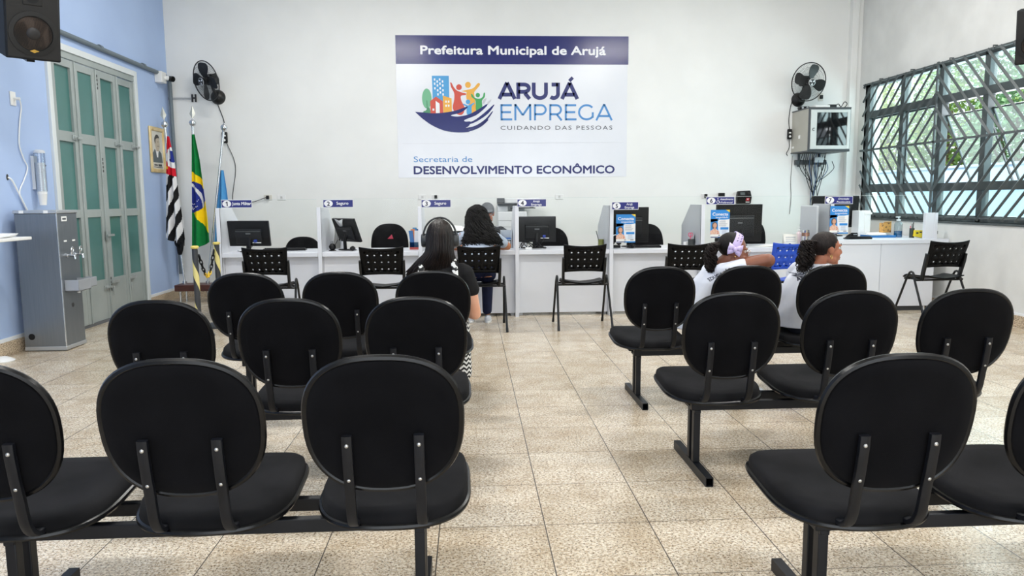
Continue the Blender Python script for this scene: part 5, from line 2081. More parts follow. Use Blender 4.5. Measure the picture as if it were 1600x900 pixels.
mb.build('print_paper', mat('aged paper', (214, 212, 202), 0.6), t)
mb = MB()
mb.plate([(-0.165, -0.17), (-0.16, -0.05), (-0.09, 0.01), (-0.02, -0.03), (0.05, 0.0), (0.13, -0.04), (0.16, -0.17)], -0.0135)
mb.build('drawn_suit', mat('drawn grey suit', (92, 102, 106), 0.7), t)
mb = MB()
mb.plate([(-0.03, -0.10), (-0.06, 0.0), (-0.03, -0.02), (0.03, -0.01), (0.01, -0.10)], -0.0142)
mb.build('drawn_collar', PAPER, t)
mb = MB()
mb.plate(ellipse(0.01, 0.09, 0.072, 0.10, 26), -0.0142)
mb.plate([(-0.04, 0.03), (0.05, 0.02), (0.04, -0.03), (-0.03, -0.02)], -0.0140)
mb.build('drawn_face', mat('drawn skin', (192, 180, 160), 0.7), t)
mb = MB()
mb.plate([(p_[0], p_[1]) for p_ in curve([(-0.075, 0.08), (-0.085, 0.15), (-0.03, 0.205), (0.05, 0.20), (0.085, 0.14), (0.06, 0.165), (0.0, 0.16), (-0.045, 0.14), (-0.055, 0.10)], 4)], -0.0150)
mb.plate([(0.005, 0.058), (0.06, 0.056), (0.065, 0.047), (0.035, 0.052), (0.0, 0.048)], -0.0150)
mb.plate([(0.015, 0.115), (0.04, 0.118), (0.04, 0.110), (0.015, 0.107)], -0.0150)
mb.build('drawn_hair', mat('drawn hair', (66, 64, 62), 0.7), t)
mb = MB()
for k, (x0, x1, z0, z1) in enumerate([(-0.13, -0.02, -0.215, -0.195), (0.0, 0.12, -0.22, -0.19), (-0.14, 0.14, -0.238, -0.230)]):
    mb.plate([(x0, z0), (x1, z0), (x1, z1), (x0, z1)], -0.0138)
mb.build('caption_print', mat('drawn hair', (66, 64, 62), 0.7), t)
p, q = atx(62, 236, XL+0.07), atx(66, 315, XL+0.07)
t = leftwall('cup_dispenser', 'clear tube dispenser half full of white paper cups beside the door', 'dispenser', (p.y+q.y)/2, q.z, 0.0)
hh_ = p.z-q.z
mb = MB()
mb.lathe([(0.048, 0.10), (0.048, hh_)], c=(0, -0.07, 0), n=24)
mb.build('tube', clear_sheet('dispenser plastic', (222, 228, 236), 0.10), t)
mb = MB()
mb.lathe([(0.050, hh_-0.02), (0.050, hh_), (0.03, hh_+0.012)], c=(0, -0.07, 0), n=24)
mb.bb((-0.03, -0.03, 0.12), (0.03, 0, hh_-0.05))
mb.build('cap_and_bracket', mat('pale grey plastic', (206, 210, 216), 0.35), t)
mb = MB()
z = 0.0
mb.lathe([(0.030, -0.035), (0.041, 0.07), (0.044, 0.075)], c=(0, -0.07, 0), n=22)
for k in range(17):
    mb.lathe([(0.041, 0.075+k*0.018), (0.044, 0.091+k*0.018), (0.0415, 0.0925+k*0.018)], c=(0, -0.07, 0), n=22)
mb.build('paper_cups', PAPER, t)
mb = MB()
mb.cyl((0.045, -0.09, hh_-0.14), (0.054, -0.094, hh_-0.14), 0.008, n=10)
mb.build('screw', BLACK_PL, t)
p = atx(19, 154, XL)
t = leftwall('wall_socket', 'white socket plate high on the blue wall with a white cord plugged in', 'socket', p.y, p.z, 0, 'wall sockets')
mb = MB()
mb.bb((-0.042, -0.012, -0.065), (0.042, 0, 0.065))
mb.build('plate', WHITE_PL, t, bevel=0.004)
mb = MB()
mb.cyl((0.01, -0.012, 0), (0.02, -0.06, 0.002), 0.014, n=12)
mb.build('plug', WHITE_PL, t)
mb = MB()
pts = []
for x_, y_ in ((27, 154), (33, 168), (31, 190), (30, 225), (37, 248), (43, 262), (38, 280), (31, 297), (33, 310), (42, 328)):
    c = atx(x_, y_, XL+0.012)
    pts.append((c.y-p.y, -0.03 if y_ < 160 else -0.012, c.z-p.z))
mb.tube(smooth_path(pts, 6), 0.006, 6)
mb.build('cord', WHITE_PL, t)
p = atx(12, 277, XL)
t = leftwall('cut_cable', 'short white cable coming out of a hole in the blue wall', 'cable', p.y, p.z)
c = atx(43, 330, XL+0.02)
mb = MB()
mb.tube(smooth_path([(0, 0, 0), (0.03, -0.02, -0.03), ((c.y-p.y)*0.5, -0.025, (c.z-p.z)*0.5), (c.y-p.y, -0.02, c.z-p.z)], 5), 0.008, 6)
mb.build('cable', WHITE_PL, t)
mb = MB()
mb.plate(ellipse(-0.005, 0.0, 0.02, 0.03, 10), -0.001)
mb.build('hole', mat('dark hole', (60, 62, 64), 0.8), t)

# ------------------------------------------------------------------ drinking fountain
t = thing('water_cooler', 'tall stainless steel drinking fountain with two taps beside the folding door', 'water cooler', (-4.03, 7.33, 0), PI/2)
# local -y faces into the room (+x), local x runs towards the back wall
wx, wy, wz = 0.36, 0.38, 1.30
mb = MB()
mb.bb((-wx/2, -wy/2, 0.03), (wx/2, wy/2, wz))
mb.build('body', STEEL, t, bevel=0.006)
mb = MB()
mb.bb((-wx/2-0.004, -wy/2-0.006, 0.008), (wx/2+0.004, wy/2, 0.045)).bb((-wx/2+0.02, -wy/2+0.02, 0), (wx/2-0.02, wy/2-0.02, 0.01))
mb.build('plinth', mat('pale steel', (182, 186, 190), 0.35, 0.6), t, bevel=0.004)
mb = MB()
mb.bb((-wx/2-0.006, -wy/2-0.01, wz), (wx/2+0.006, wy/2+0.01, wz+0.03))
mb.build('top_cover', mat('pale steel', (182, 186, 190), 0.35, 0.6), t, bevel=0.006)
mb = MB()
mb.bb((-wx/2-0.008, -0.12, wz+0.002), (-wx/2-0.004, -0.08, wz+0.028)).bb((-wx/2-0.008, 0.10, wz+0.002), (-wx/2-0.004, 0.14, wz+0.028))
mb.build('cover_clip', PAPER, t)
mb = MB()
mb.bb((-wx/2-0.001, -wy/2-0.001, 0.045), (-wx/2+0.012, -wy/2+0.004, wz))
mb.build('corner_seam', mat('bright steel', (214, 218, 222), 0.25, 0.8), t)
mb = MB()
mb.bb((-0.10, -wy/2-0.003, wz-0.075), (-0.01, -wy/2, wz-0.03))
mb.build('name_plate', PAPER, t)
mb = MB()
mb.bb((-0.085, -wy/2-0.0045, wz-0.062), (-0.025, -wy/2-0.003, wz-0.045))
mb.build('name_print', DG, t)
for k, x in enumerate((-0.06, 0.09)):
    mb = MB()
    zt = 0.90
    mb.cyl((x, -wy/2, zt), (x, -wy/2-0.015, zt), 0.022, n=16)
    mb.tube(smooth_path([(x, -wy/2-0.01, zt), (x, -wy/2-0.05, zt), (x, -wy/2-0.075, zt-0.005), (x, -wy/2-0.08, zt-0.035)], 4), 0.011, 10)
    mb.cyl((x, -wy/2-0.045, zt), (x, -wy/2-0.05, zt+0.03), 0.012, n=12)
    mb.tube([(x+0.018*cos(rad(a_)), -wy/2-0.06, zt+0.055+0.026*sin(rad(a_))) for a_ in range(0, 360, 30)], 0.0055, 8, closed=True)
    mb.build('tap', CHROME, t)
    mb = MB()
    mb.bb((x-0.025, -wy/2-0.002, zt+0.13), (x+0.025, -wy/2, zt+0.145))
    mb.build('tap_label', PAPER, t)
mb = MB()
zt = 0.56
mb.bb((-0.13, -wy/2-0.13, zt), (0.10, -wy/2, zt+0.012)).bb((-0.13, -wy/2-0.13, zt), (-0.122, -wy/2, zt+0.11)).bb((0.092, -wy/2-0.13, zt), (0.10, -wy/2, zt+0.11)).bb((-0.13, -wy/2-0.13, zt), (0.10, -wy/2-0.122, zt+0.11))
mb.bb((0.10, -wy/2-0.13, zt+0.02), (0.22, -wy/2-0.02, zt+0.03)).bb((0.10, -wy/2-0.13, zt+0.02), (0.22, -wy/2-0.122, zt+0.11)).bb((0.212, -wy/2-0.13, zt+0.02), (0.22, -wy/2-0.02, zt+0.11))
mb.build('drip_basin', mat('cast aluminium', (176, 180, 186), 0.4, 0.5), t, bevel=0.006)
mb = MB()
mb.cyl((0.0, -wy/2-0.06, zt), (0.0, -wy/2-0.06, zt-0.025), 0.016, n=12)
mb.build('drain', WHITE_PL, t)
mb = MB()
mb.cyl((-0.01, -wy/2-0.002, 0.42), (-0.01, -wy/2+0.002, 0.42), 0.022, n=16)
mb.build('front_hole', mat('dark hole', (60, 62, 64), 0.8), t)
mb = MB()
mb.cyl((-wx/2-0.002, 0.12, 0.14), (-wx/2+0.002, 0.12, 0.14), 0.03, n=18)
mb.build('side_plug', BLACK_PL, t)

# ------------------------------------------------------------------ round table at the left edge
pb = Vector((-4.07, 6.55, 0))
t = thing('pedestal_table', 'high narrow white pedestal table cut off by the left edge of the photo', 'table', pb)
TH = at(25, 371, 6.6).z
mb = MB()
mb.bb((-0.205, -0.25, TH-0.028), (at(50, 372, 6.77).x-pb.x, 0.22, TH))
mb.build('table_top', WHITE_PL, t, bevel=0.006)
mb = MB()
mb.cyl((-0.10, 0.0, 0.02), (-0.10, 0.0, TH-0.028), 0.035)
mb.build('column', WHITE_PL, t)
mb = MB()
mb.lathe([(0.095, 0), (0.10, 0.012), (0.07, 0.03), (0.038, 0.045)], c=(-0.09, 0.15, 0), n=36)
mb.bb((-0.13, -0.02, 0.0), (-0.06, 0.12, 0.03))
mb.build('foot', WHITE_PL, t)
t = thing('paper_sheets', 'loose white papers lying on the high pedestal table', 'papers', (pb.x+0.0, pb.y-0.02, TH))
for k in range(4):
    mb = MB()
    mb.box((0.006*k, 0.01*k, 0.006+0.006*k), (0.21, 0.297, 0.004), rot=(rad(1), rad(-1.5*k), rad(84+5*k)))
    mb.build('sheet', PAPER, t)

# ------------------------------------------------------------------ loudspeakers
def speaker(label, loc, rz, k=1.0):
    t = thing('loudspeaker', label, 'loudspeaker', loc, rz, 'black wall loudspeakers')
    t.rotation_euler = (rad(14), 0, rz)
    t.scale = (k, k, k)
    w, d, h = 0.40, 0.34, 0.62
    mb = MB()
    mb.bb((-w/2, -d/2, 0), (w/2, d/2, h))
    mb.build('cabinet', noisy('black carpeted box', (14, 16, 20), (22, 24, 28), 40, 0.8), t, bevel=0.012)
    mb = MB()
    mb.bb((-w/2+0.012, -d/2-0.012, 0.012), (w/2-0.012, -d/2, h-0.012))
    mb.build('baffle', mat('black baffle', (20, 19, 18), 0.6), t, bevel=0.006)
    A = Matrix.Rotation(PI/2, 4, 'X')
    mb = MB()
    mb.lathe([(0.178, d/2+0.010), (0.178, d/2+0.022), (0.142, d/2+0.024), (0.137, d/2+0.014)], c=(0, 0, 0), n=36, M=Matrix.Translation((0, 0, 0.215)) @ A)
    mb.build('woofer_surround', mat('rubber black', (14, 14, 14), 0.5), t)
    mb = MB()
    mb.lathe([(0.136, d/2+0.014), (0.06, d/2+0.006), (0.055, d/2+0.012)], n=36, M=Matrix.Translation((0, 0, 0.215)) @ A)
    mb.build('woofer_cone', mat('brown paper cone', (70, 58, 50), 0.7), t)
    mb = MB()
    mb.sph((0, -d/2-0.006, 0.215), (0.055, 0.02, 0.055), 20, 10)
    mb.build('dust_cap', mat('dust cap', (30, 28, 28), 0.5), t)
    mb = MB()
    mb.bb((-0.07, -d/2-0.018, 0.44), (0.07, -d/2-0.01, 0.57))
    mb.build('horn_plate', mat('rubber black', (14, 14, 14), 0.5), t, bevel=0.01)
    mb = MB()
    mb.lathe([(0.05, d/2+0.019), (0.025, d/2+0.01)], n=24, M=Matrix.Translation((0, 0, 0.505)) @ A)
    mb.build('horn', BLACK_PL2, t)
    mb = MB()
    mb.plate(curve([(-0.035, 0.075), (-0.012, 0.085), (0.0, 0.09), (0.012, 0.085), (0.035, 0.078), (0.012, 0.068), (0.0, 0.062), (-0.012, 0.066), (-0.035, 0.075)], 3)[:-1], -d/2-0.038)
    mb.build('gold_badge', mat('gold badge', (196, 158, 70), 0.4, 0.5), t)
    mb = MB()
    mb.bb((-0.03, -0.02, -0.03), (0.03, d/2+0.05, 0))
    mb.build('bracket', BLACK_PL, t)
    return t


q = at(42, 89, 6.75)
speaker('black loudspeaker with brown cone high on the left wall, cut by the top edge', (q.x, 6.80, q.z), rad(38))
q = at(1593, 95, 6.75)
speaker('black loudspeaker at the top right edge of the photo, only its side showing', (q.x+0.20, 6.80, q.z), rad(-42), 0.78)

# ------------------------------------------------------------------ barrier posts and chain
YEL = mat('barrier yellow', (226, 206, 112), 0.45)
GRY = mat('barrier dark grey', (58, 60, 64), 0.45)


def stripes():
    m = mat('yellow and grey spiral tape', (226, 206, 112), 0.45)
    nt = m.node_tree
    tc = nt.nodes.new('ShaderNodeTexCoord')
    sp_ = nt.nodes.new('ShaderNodeSeparateXYZ')
    nt.links.new(tc.outputs['Object'], sp_.inputs[0])
    at2 = nt.nodes.new('ShaderNodeMath')
    at2.operation = 'ARCTAN2'
    nt.links.new(sp_.outputs[1], at2.inputs[0])
    nt.links.new(sp_.outputs[0], at2.inputs[1])
    m1 = nt.nodes.new('ShaderNodeMath')
    m1.operation = 'MULTIPLY_ADD'
    nt.links.new(at2.outputs[0], m1.inputs[0])
    m1.inputs[1].default_value = 1/(2*PI)
    m2_ = nt.nodes.new('ShaderNodeMath')
    m2_.operation = 'MULTIPLY'
    nt.links.new(sp_.outputs[2], m2_.inputs[0])
    m2_.inputs[1].default_value = 2.3
    nt.links.new(m2_.outputs[0], m1.inputs[2])
    fr = nt.nodes.new('ShaderNodeMath')
    fr.operation = 'FRACT'
    nt.links.new(m1.outputs[0], fr.inputs[0])
    lt = nt.nodes.new('ShaderNodeMath')
    lt.operation = 'LESS_THAN'
    lt.inputs[1].default_value = 0.36
    nt.links.new(fr.outputs[0], lt.inputs[0])
    mx = nt.nodes.new('ShaderNodeMix')
    mx.data_type = 'RGBA'
    nt.links.new(lt.outputs[0], mx.inputs[0])
    mx.inputs[6].default_value = lin((54, 56, 60))
    mx.inputs[7].default_value = lin((226, 214, 140))
    nt.links.new(mx.outputs[2], nt.nodes['Principled BSDF'].inputs['Base Color'])
    return m


SPIRAL = stripes()
PP = [at(304, 384, 7.8), at(338, 378, 8.4)]
for i, (q, rz_) in enumerate(zip(PP, (0.6, 2.4))):
    t = thing('barrier_post', ['yellow and grey striped barrier post nearer the benches', 'yellow and grey striped barrier post beside the counter end panel'][i], 'post', (q.x, q.y, 0), rz_, 'striped barrier posts')
    mb = MB()
    mb.cyl((0, 0, 0.03), (0, 0, q.z-0.03), 0.029, n=28)
    mb.build('tube', SPIRAL, t)
    mb = MB()
    mb.lathe([(0.03, q.z-0.03), (0.04, q.z-0.022), (0.04, q.z-0.008), (0.028, q.z)], n=24)
    mb.build('cap', YEL, t)
    mb = MB()
    mb.lathe([(0.15, 0), (0.15, 0.02), (0.11, 0.05), (0.035, 0.065)], n=32)
    mb.build('base', GRY, t)
t = thing('barrier_chain', 'black and yellow plastic chain hanging between the two barrier posts', 'chain', (PP[0].x, PP[0].y, 0))
a = Vector((0.035, 0.01, PP[0].z-0.10))
c = Vector((PP[1].x-PP[0].x-0.02, PP[1].y-PP[0].y-0.035, PP[1].z-0.09))
NL = 15
sagz = 0.26
pts = [a.lerp(c, k/NL)-Vector((0, 0, sagz*(1-abs(2*k/NL-1)**1.6))) for k in range(NL+1)]
for k in range(NL):
    p0, p1 = pts[k], pts[k+1]
    d = (p1-p0)
    L = d.length
    d.normalize()
    s_ = d.cross(Vector((0, 0, 1))).normalized()
    u_ = s_ if k % 2 else d.cross(s_)
    mid = (p0+p1)/2
    hl, hw_ = L*0.5+0.004, 0.014
    ring = [mid+d*hl*cos(rad(x_))*1.12+u_*hw_*math.copysign(abs(sin(rad(x_)))**0.7, sin(rad(x_))) for x_ in range(0, 360, 24)]
    mb = MB()
    mb.tube(ring, 0.0065, 6, closed=True)
    mb.build('chain_link', mat('chain yellow', (232, 192, 40), 0.4) if 5 <= k <= 9 else BLACK_PL, t)
# ------------------------------------------------------------------ flags in the corner
FYp = 10.62
FLAG_BASE = Vector((-3.86, FYp, 0))
t = thing('flag_stand', 'low dark wood box on chrome legs holding three flag poles in the corner', 'stand', FLAG_BASE)
mb = MB()
mb.bb((-0.25, -0.16, 0.16), (0.25, 0.16, 0.25))
mb.build('box', noisy('dark red wood', (62, 34, 32), (88, 50, 44), 10, 0.4, stretch=(1, 8, 8)), t, bevel=0.01)
for sx in (-1, 1):
    for sy in (-1, 1):
        mb = MB()
        mb.cyl((sx*0.19, sy*0.11, 0), (sx*0.19, sy*0.11, 0.16), 0.018, n=14)
        mb.build('leg', CHROME, t)
for x in (-0.16, 0.0, 0.16):
    mb = MB()
    mb.cyl((x, 0, 0.25), (x, 0, 0.29), 0.03, n=16)
    mb.build('pole_socket', CHROME, t)
POLE = mat('bright pole steel', (214, 217, 220), 0.22, 0.85)


def pole(label, top, bottom, spear):
    top, bottom = Vector(top), Vector(bottom)
    th = thing('flag_pole', label, 'flag pole', bottom, 0, 'flag poles')
    d = (top-bottom)
    mb = MB()
    mb.cyl((0, 0, 0), d, 0.016, n=14)
    mb.build('pole', POLE, th)
    q = Vector((0, 0, 1)).rotation_difference(d.normalized()).to_matrix().to_4x4()
    Mt = Matrix.Translation(d) @ q
    mb = MB()
    mb.lathe([(0.018, -0.03), (0.02, -0.01), (0.038, 0.005), (0.046, 0.035), (0.036, 0.062), (0.012, 0.075), (0.010, 0.09)], n=20, M=Mt)
    mb.build('ball', CHROME, th)
    if spear:
        mb = MB()
        prof = [(0.0, 0.09), (0.012, 0.10), (0.036, 0.155), (0.0, 0.255)]
        vs = []
        for sx, sy, z in ((0, 0.010, 0.088), (0, -0.010, 0.088), (0.040, 0, 0.155), (-0.040, 0, 0.155), (0, 0.012, 0.155), (0, -0.012, 0.155), (0, 0, 0.27)):
            vs.append(Mt @ Vector((sx, sy, z)))
        mb.add(vs, [(1, 2, 5), (3, 1, 5), (2, 6, 5), (6, 3, 5), (0, 4, 2), (0, 3, 4), (4, 6, 2), (6, 4, 3), (0, 2, 1), (0, 1, 3)])
        mb.build('spearhead', mat('pale spear metal', (196, 196, 186), 0.3, 0.5), th, smooth=False)
    return th


def pt(x, y, Y):
    return at(x, y, Y)


P1t, P1b = pt(257.5, 198, 10.60), Vector((FLAG_BASE.x-0.16, FYp, 0.27))
P2t, P2b = pt(301, 196, 10.62), Vector((FLAG_BASE.x, FYp, 0.27))
P3t, P3b = pt(349.5, 203, 10.62), Vector((FLAG_BASE.x+0.16, FYp, 0.27))
pole('chrome flag pole leaning left against the blue wall, holding the striped flag', P1t, P1b, True)
pole('upright chrome flag pole in the middle, holding the green and yellow flag', P2t, P2b, True)
pole('chrome flag pole leaning right with a pale blue flag behind it', P3t, P3b, False)

FM = {k: cloth_mat('flag '+k, c, tuple(min(255, v+6) for v in c)) for k, c in {'black': (20, 20, 22), 'white': (228, 228, 230), 'red': (206, 26, 44), 'blue': (34, 48, 134), 'green': (10, 122, 58), 'yellow': (250, 214, 22), 'sky': (78, 150, 206), 'gold': (236, 190, 60)}.items()}


def drape(name, label, left, right, Y, colour, keys, folds, amp, nu=46, nv=150, sgn=1):
    """cloth hanging between a left and a right edge given as photo points, real folds in depth; colour(u, v) picks the dye"""
    def edge(pts, y):
        for (xa, ya), (xb, yb) in zip(pts, pts[1:]):
            if ya <= y <= yb:
                return xa+(xb-xa)*(y-ya)/(yb-ya)
        return pts[-1][0] if y > pts[-1][1] else pts[0][0]
    y0, yl, yr = left[0][1], left[-1][1], right[-1][1]
    org = at(left[0][0], y0, Y)
    th = thing(name, label, 'flag', org, 0, 'flags in the corner')
    mb = MB()
    cells = {}
    vs = []
    for j in range(nv+1):
        for i in range(nu+1):
            u, v = i/nu, j/nv
            yy = y0+(yl+(yr-yl)*u-y0)*v
            xx = edge(left, yy)*(1-u)+edge(right, yy)*u
            p = at(xx, yy, Y)-org
            p.y += amp*(0.25+0.75*v)*sin(u*folds*2*PI+1.1*v)*sgn + 0.02*sin(v*3)
            vs.append(p)
    ks = list(keys)
    for j in range(nv):
        for i in range(nu):
            u, v = (i+0.5)/nu, (j+0.5)/nv
            yy = y0+(yl+(yr-yl)*u-y0)*v
            xx = edge(left, yy)*(1-u)+edge(right, yy)*u
            c = colour(xx, yy)
            cells.setdefault(c, []).append((j*(nu+1)+i, j*(nu+1)+i+1, (j+1)*(nu+1)+i+1, (j+1)*(nu+1)+i))
    fs, mi = [], []
    for c in ks:
        for f in cells.get(c, []):
            fs.append(f)
            mi.append(ks.index(c))
    mb.v = [tuple(p) for p in vs]
    mb.f = fs
    mb.m = mi
    mb.build('cloth', [FM[k] for k in ks], th, solid=0.004, angle=180)
    return th


def sp_colour(x, y):
    # red canton with a white disc and a blue map, then the stripes
    lim = 271+(x-258)*0.33
    if y < lim:
        if ((x-270)/11.0)**2+((y-246)/17.0)**2 < 1:
            if ((x-269.5)/4.5)**2+((y-247)/7)**2 < 1 or (abs(x-268) < 2.2 and 236 < y < 245) or ((x-266)/2)**2+((y-250)/2.5)**2 < 1:
                return 'blue'
            return 'white'
        if ((x-260.5)/2.4)**2+((y-262)/2.8)**2 < 1:
            return 'gold'
        return 'red'
    q = (x+0.34*y)/8.3
    return 'black' if int(math.floor(q)) % 2 else 'white'


drape('state_flag', 'black and white striped flag with red corner hanging on the left pole', [(261, 213), (258.5, 270), (257.5, 372)], [(263.5, 213), (271, 250), (277, 300), (285, 350), (289.5, 385)], 10.50, sp_colour, ['red', 'white', 'black', 'blue', 'gold'], 2.3, 0.045)


def br_colour(x, y):
    if ((x-298)/23.5)**2+((y-308)/24.5)**2 < 1:
        r = math.hypot((x-283), (y-338))
        if 43.5 < math.hypot((x-271), (y-325)) < 47.5:
            return 'white'
        return 'blue'
    top = 268+(x-299)*0.72 - 0.0
    bot = 331+(x-299)*1.15
    if top < y < bot:
        return 'yellow'
    return 'green'


fl = drape('national_flag', 'green and yellow flag with blue globe hanging on the middle pole', [(299.5, 210), (298.5, 270), (298, 392)], [(304, 209), (312, 250), (319, 300), (325, 340), (329, 378)], 10.52, br_colour, ['green', 'yellow', 'blue', 'white'], 1.6, 0.05)
rnd = random.Random(12)
mb = MB()
org = at(299.5, 210, 10.52)
for k in range(12):
    x, y = rnd.uniform(300, 312), rnd.uniform(312, 329)
    if math.hypot(x-271, y-325) < 42:
        p = at(x, y, 10.44)-org
        mb.sph(p, (0.006, 0.004, 0.006), 6, 4)
mb.build('stars', FM['white'], fl)
drape('blue_flag', 'plain light blue flag hanging behind the right leaning pole', [(343.5, 266), (340, 300), (337, 327), (333, 380)], [(349, 267), (353, 295), (356, 320), (358, 380)], 10.635, lambda x, y: 'sky', ['sky'], 1.4, 0.05)
# the gathered black tail of the striped flag
mb = MB()
mb.tube(smooth_path([at(276, 376, 10.55), at(279, 388, 10.53), at(281, 396, 10.52), at(283, 391, 10.5), at(285, 378, 10.5)], 5), [0.03, 0.035, 0.035, 0.03, 0.02]+[0.025]*16, 10)
o = mb.build('flag_tail', FM['black'], bpy.data.objects['state_flag'])
o.location = -bpy.data.objects['state_flag'].location
# ------------------------------------------------------------------ people
def skin_mat(name, c1, c2):
    m = noisy(name, c1, c2, 9, 0.5, bump=0.05, bscale=120)
    b = m.node_tree.nodes['Principled BSDF']
    b.inputs['Subsurface Weight'].default_value = 0.12
    b.inputs['Subsurface Radius'].default_value = (0.02, 0.008, 0.005)
    b.inputs['Subsurface Scale'].default_value = 0.3
    return m


def hair_mat(name, c1, c2, rough=0.42):
    return noisy(name, c1, c2, 30, rough, bump=0.35, stretch=(3, 3, 0.4), spec=0.3, bscale=55)


def chain(mb, pts, rs, n=14):
    """a limb: tapered tubes with round joints"""
    pts = [Vector(p) for p in pts]
    for i, p in enumerate(pts):
        mb.sph(p, rs[i], n, 8)
        if i:
            mb.cyl(pts[i-1], p, rs[i-1], rs[i], n)
    return mb


def trunk(mb, rs, n=22):
    """rs: (centre, half width, half depth, facing angle, lean) rings from the hips up, fused as a loft"""
    out = []
    for c, rx, ry, a in rs:
        c = Vector(c)
        R = Matrix.Rotation(a, 3, 'Z')
        out.append([c + R @ Vector((rx*math.copysign(abs(cos(2*PI*i/n))**0.85, cos(2*PI*i/n)), ry*sin(2*PI*i/n), 0)) for i in range(n)])
    mb.rings(out)


def hand(mb, wrist, fwd, nrm, side=1, s=1.0, curl=0.5):
    """palm and five bent fingers; fwd along the palm, nrm out of the back of the hand, side=+1 puts the thumb on the +cross side"""
    f = Vector(fwd).normalized()
    n = Vector(nrm).normalized()
    n = (n-f*n.dot(f)).normalized()
    l = f.cross(n)*side
    w = Vector(wrist)
    pc = w+f*0.048*s
    R = Matrix((l, f, n)).transposed()
    mb.sph(pc, (0.040*s, 0.050*s, 0.015*s), 14, 8, R=R)
    for k, (off, L) in enumerate(((0.028, 0.072), (0.010, 0.080), (-0.009, 0.074), (-0.027, 0.058))):
        p = w+f*0.086*s+l*off*s
        d = f.copy()
        pts, r = [p-f*0.02*s, p], [0.0095*s, 0.0095*s]
        for j, seg in enumerate((0.42, 0.33, 0.25)):
            d = (d-n*curl*(0.45+0.25*j)).normalized()
            p = p+d*L*seg*s
            pts.append(p)
            r.append((0.0088-0.0008*j)*s)
        chain(mb, pts, r, 10)
    p = w+f*0.022*s+l*0.030*s
    d = (f*0.75+l*0.7-n*0.25).normalized()
    chain(mb, [w+f*0.012*s+l*0.012*s, p, p+d*0.032*s, p+d*0.032*s+(d*0.7+f*0.5-n*0.3).normalized()*0.028*s], [0.014*s, 0.0125*s, 0.0105*s, 0.009*s], 10)


def head(mb, c, R, s=1.0):
    """head with face; local +y is the face, +x its right-hand side seen from behind, +z up"""
    M = Matrix.Translation(Vector(c)) @ R.to_4x4() @ Matrix.Scale(s, 4)
    R3 = R

    def e(p, r, n=18, k=12):
        mb.sph((0, 0, 0), r, n, k, M=M @ Matrix.Translation(Vector(p)))
    e((0, -0.012, 0.032), (0.079, 0.098, 0.086))
    e((0, 0.032, -0.028), (0.062, 0.064, 0.078))
    e((0, 0.052, -0.080), (0.036, 0.038, 0.030))
    e((0, 0.076, -0.098), (0.020, 0.018, 0.016))
    for sx in (-1, 1):
        e((sx*0.036, 0.056, -0.030), (0.026, 0.030, 0.034))
        e((sx*0.031, 0.082, 0.032), (0.026, 0.012, 0.009))
        e((sx*0.012, 0.104, -0.030), (0.009, 0.009, 0.008))
        e((sx*0.078, -0.006, -0.004), (0.010, 0.022, 0.032))
        e((sx*0.080, -0.012, 0.010), (0.012, 0.018, 0.020))
        e((sx*0.045, 0.02, -0.07), (0.022, 0.035, 0.025))
        e((sx*0.031, 0.082, -0.004), (0.018, 0.009, 0.010))
    mb.tube([M @ Vector(p) for p in ((0, 0.086, 0.028), (0, 0.100, 0.004), (0, 0.112, -0.020), (0, 0.112, -0.030))], [0.009*s, 0.010*s, 0.012*s, 0.010*s], 10)
    e((0, 0.110, -0.025), (0.012, 0.012, 0.010))
    e((0, 0.094, -0.057), (0.021, 0.011, 0.0065))
    e((0, 0.092, -0.069), (0.018, 0.011, 0.0075))
    e((0, 0.082, -0.063), (0.026, 0.016, 0.022))
    return M


def eyes(M, t, base, brow=None, lips=None, s=1.0):
    for sx in (-1, 1):
        o = MB()
        o.sph((0, 0, 0), 0.0125, 14, 10, M=M @ Matrix.Translation((sx*0.031, 0.0770, 0.012)))
        ey = o.build('eye', mat('eye white', (222, 216, 210), 0.2), t, loc=-base)
        o = MB()
        o.sph((0, 0, 0), (0.0062, 0.003, 0.0062), 12, 8, M=M @ Matrix.Translation((sx*0.0312, 0.0886, 0.0115)))
        o.build('iris', mat('dark iris', (34, 20, 14), 0.1), ey)
        o = MB()
        o.tube([M @ Vector(p) for p in ((sx*0.017, 0.0865, 0.0185), (sx*0.030, 0.0880, 0.0215), (sx*0.043, 0.082, 0.0175))], 0.0018*s, 6)
        o.build('lash', mat('lash black', (14, 10, 9), 0.6), ey)
        if brow:
            o = MB()
            o.tube([M @ Vector(p) for p in ((sx*0.012, 0.0945, 0.036), (sx*0.030, 0.0925, 0.043), (sx*0.048, 0.083, 0.038))], [0.002*s, 0.0028*s, 0.001*s], 6)
            o.build('eyebrow', brow, t, loc=-base)
    if lips:
        o = MB()
        o.sph((0, 0, 0), (0.0205, 0.0095, 0.0058), 14, 8, M=M @ Matrix.Translation((0, 0.0968, -0.0575)))
        o.sph((0, 0, 0), (0.018, 0.0095, 0.0068), 14, 8, M=M @ Matrix.Translation((0, 0.0950, -0.0695)))
        o.build('lips', lips, t, loc=-base)


def strands(mb, roots, r, n=5):
    for pts, tip in roots:
        q = smooth_path(pts, 3)
        k = len(q)
        mb.tube(q, [r*(1-0.7*(i/(k-1))**2) if tip else r for i in range(k)], n, caps=True)


def facing(dx, dy, nod=0.0, tilt=0.0):
    """rotation whose +y looks along (dx, dy), nodded down and tilted to a shoulder"""
    a = math.atan2(-dx, dy)
    return (Matrix.Rotation(a, 3, 'Z') @ Matrix.Rotation(tilt, 3, 'Y') @ Matrix.Rotation(-nod, 3, 'X'))


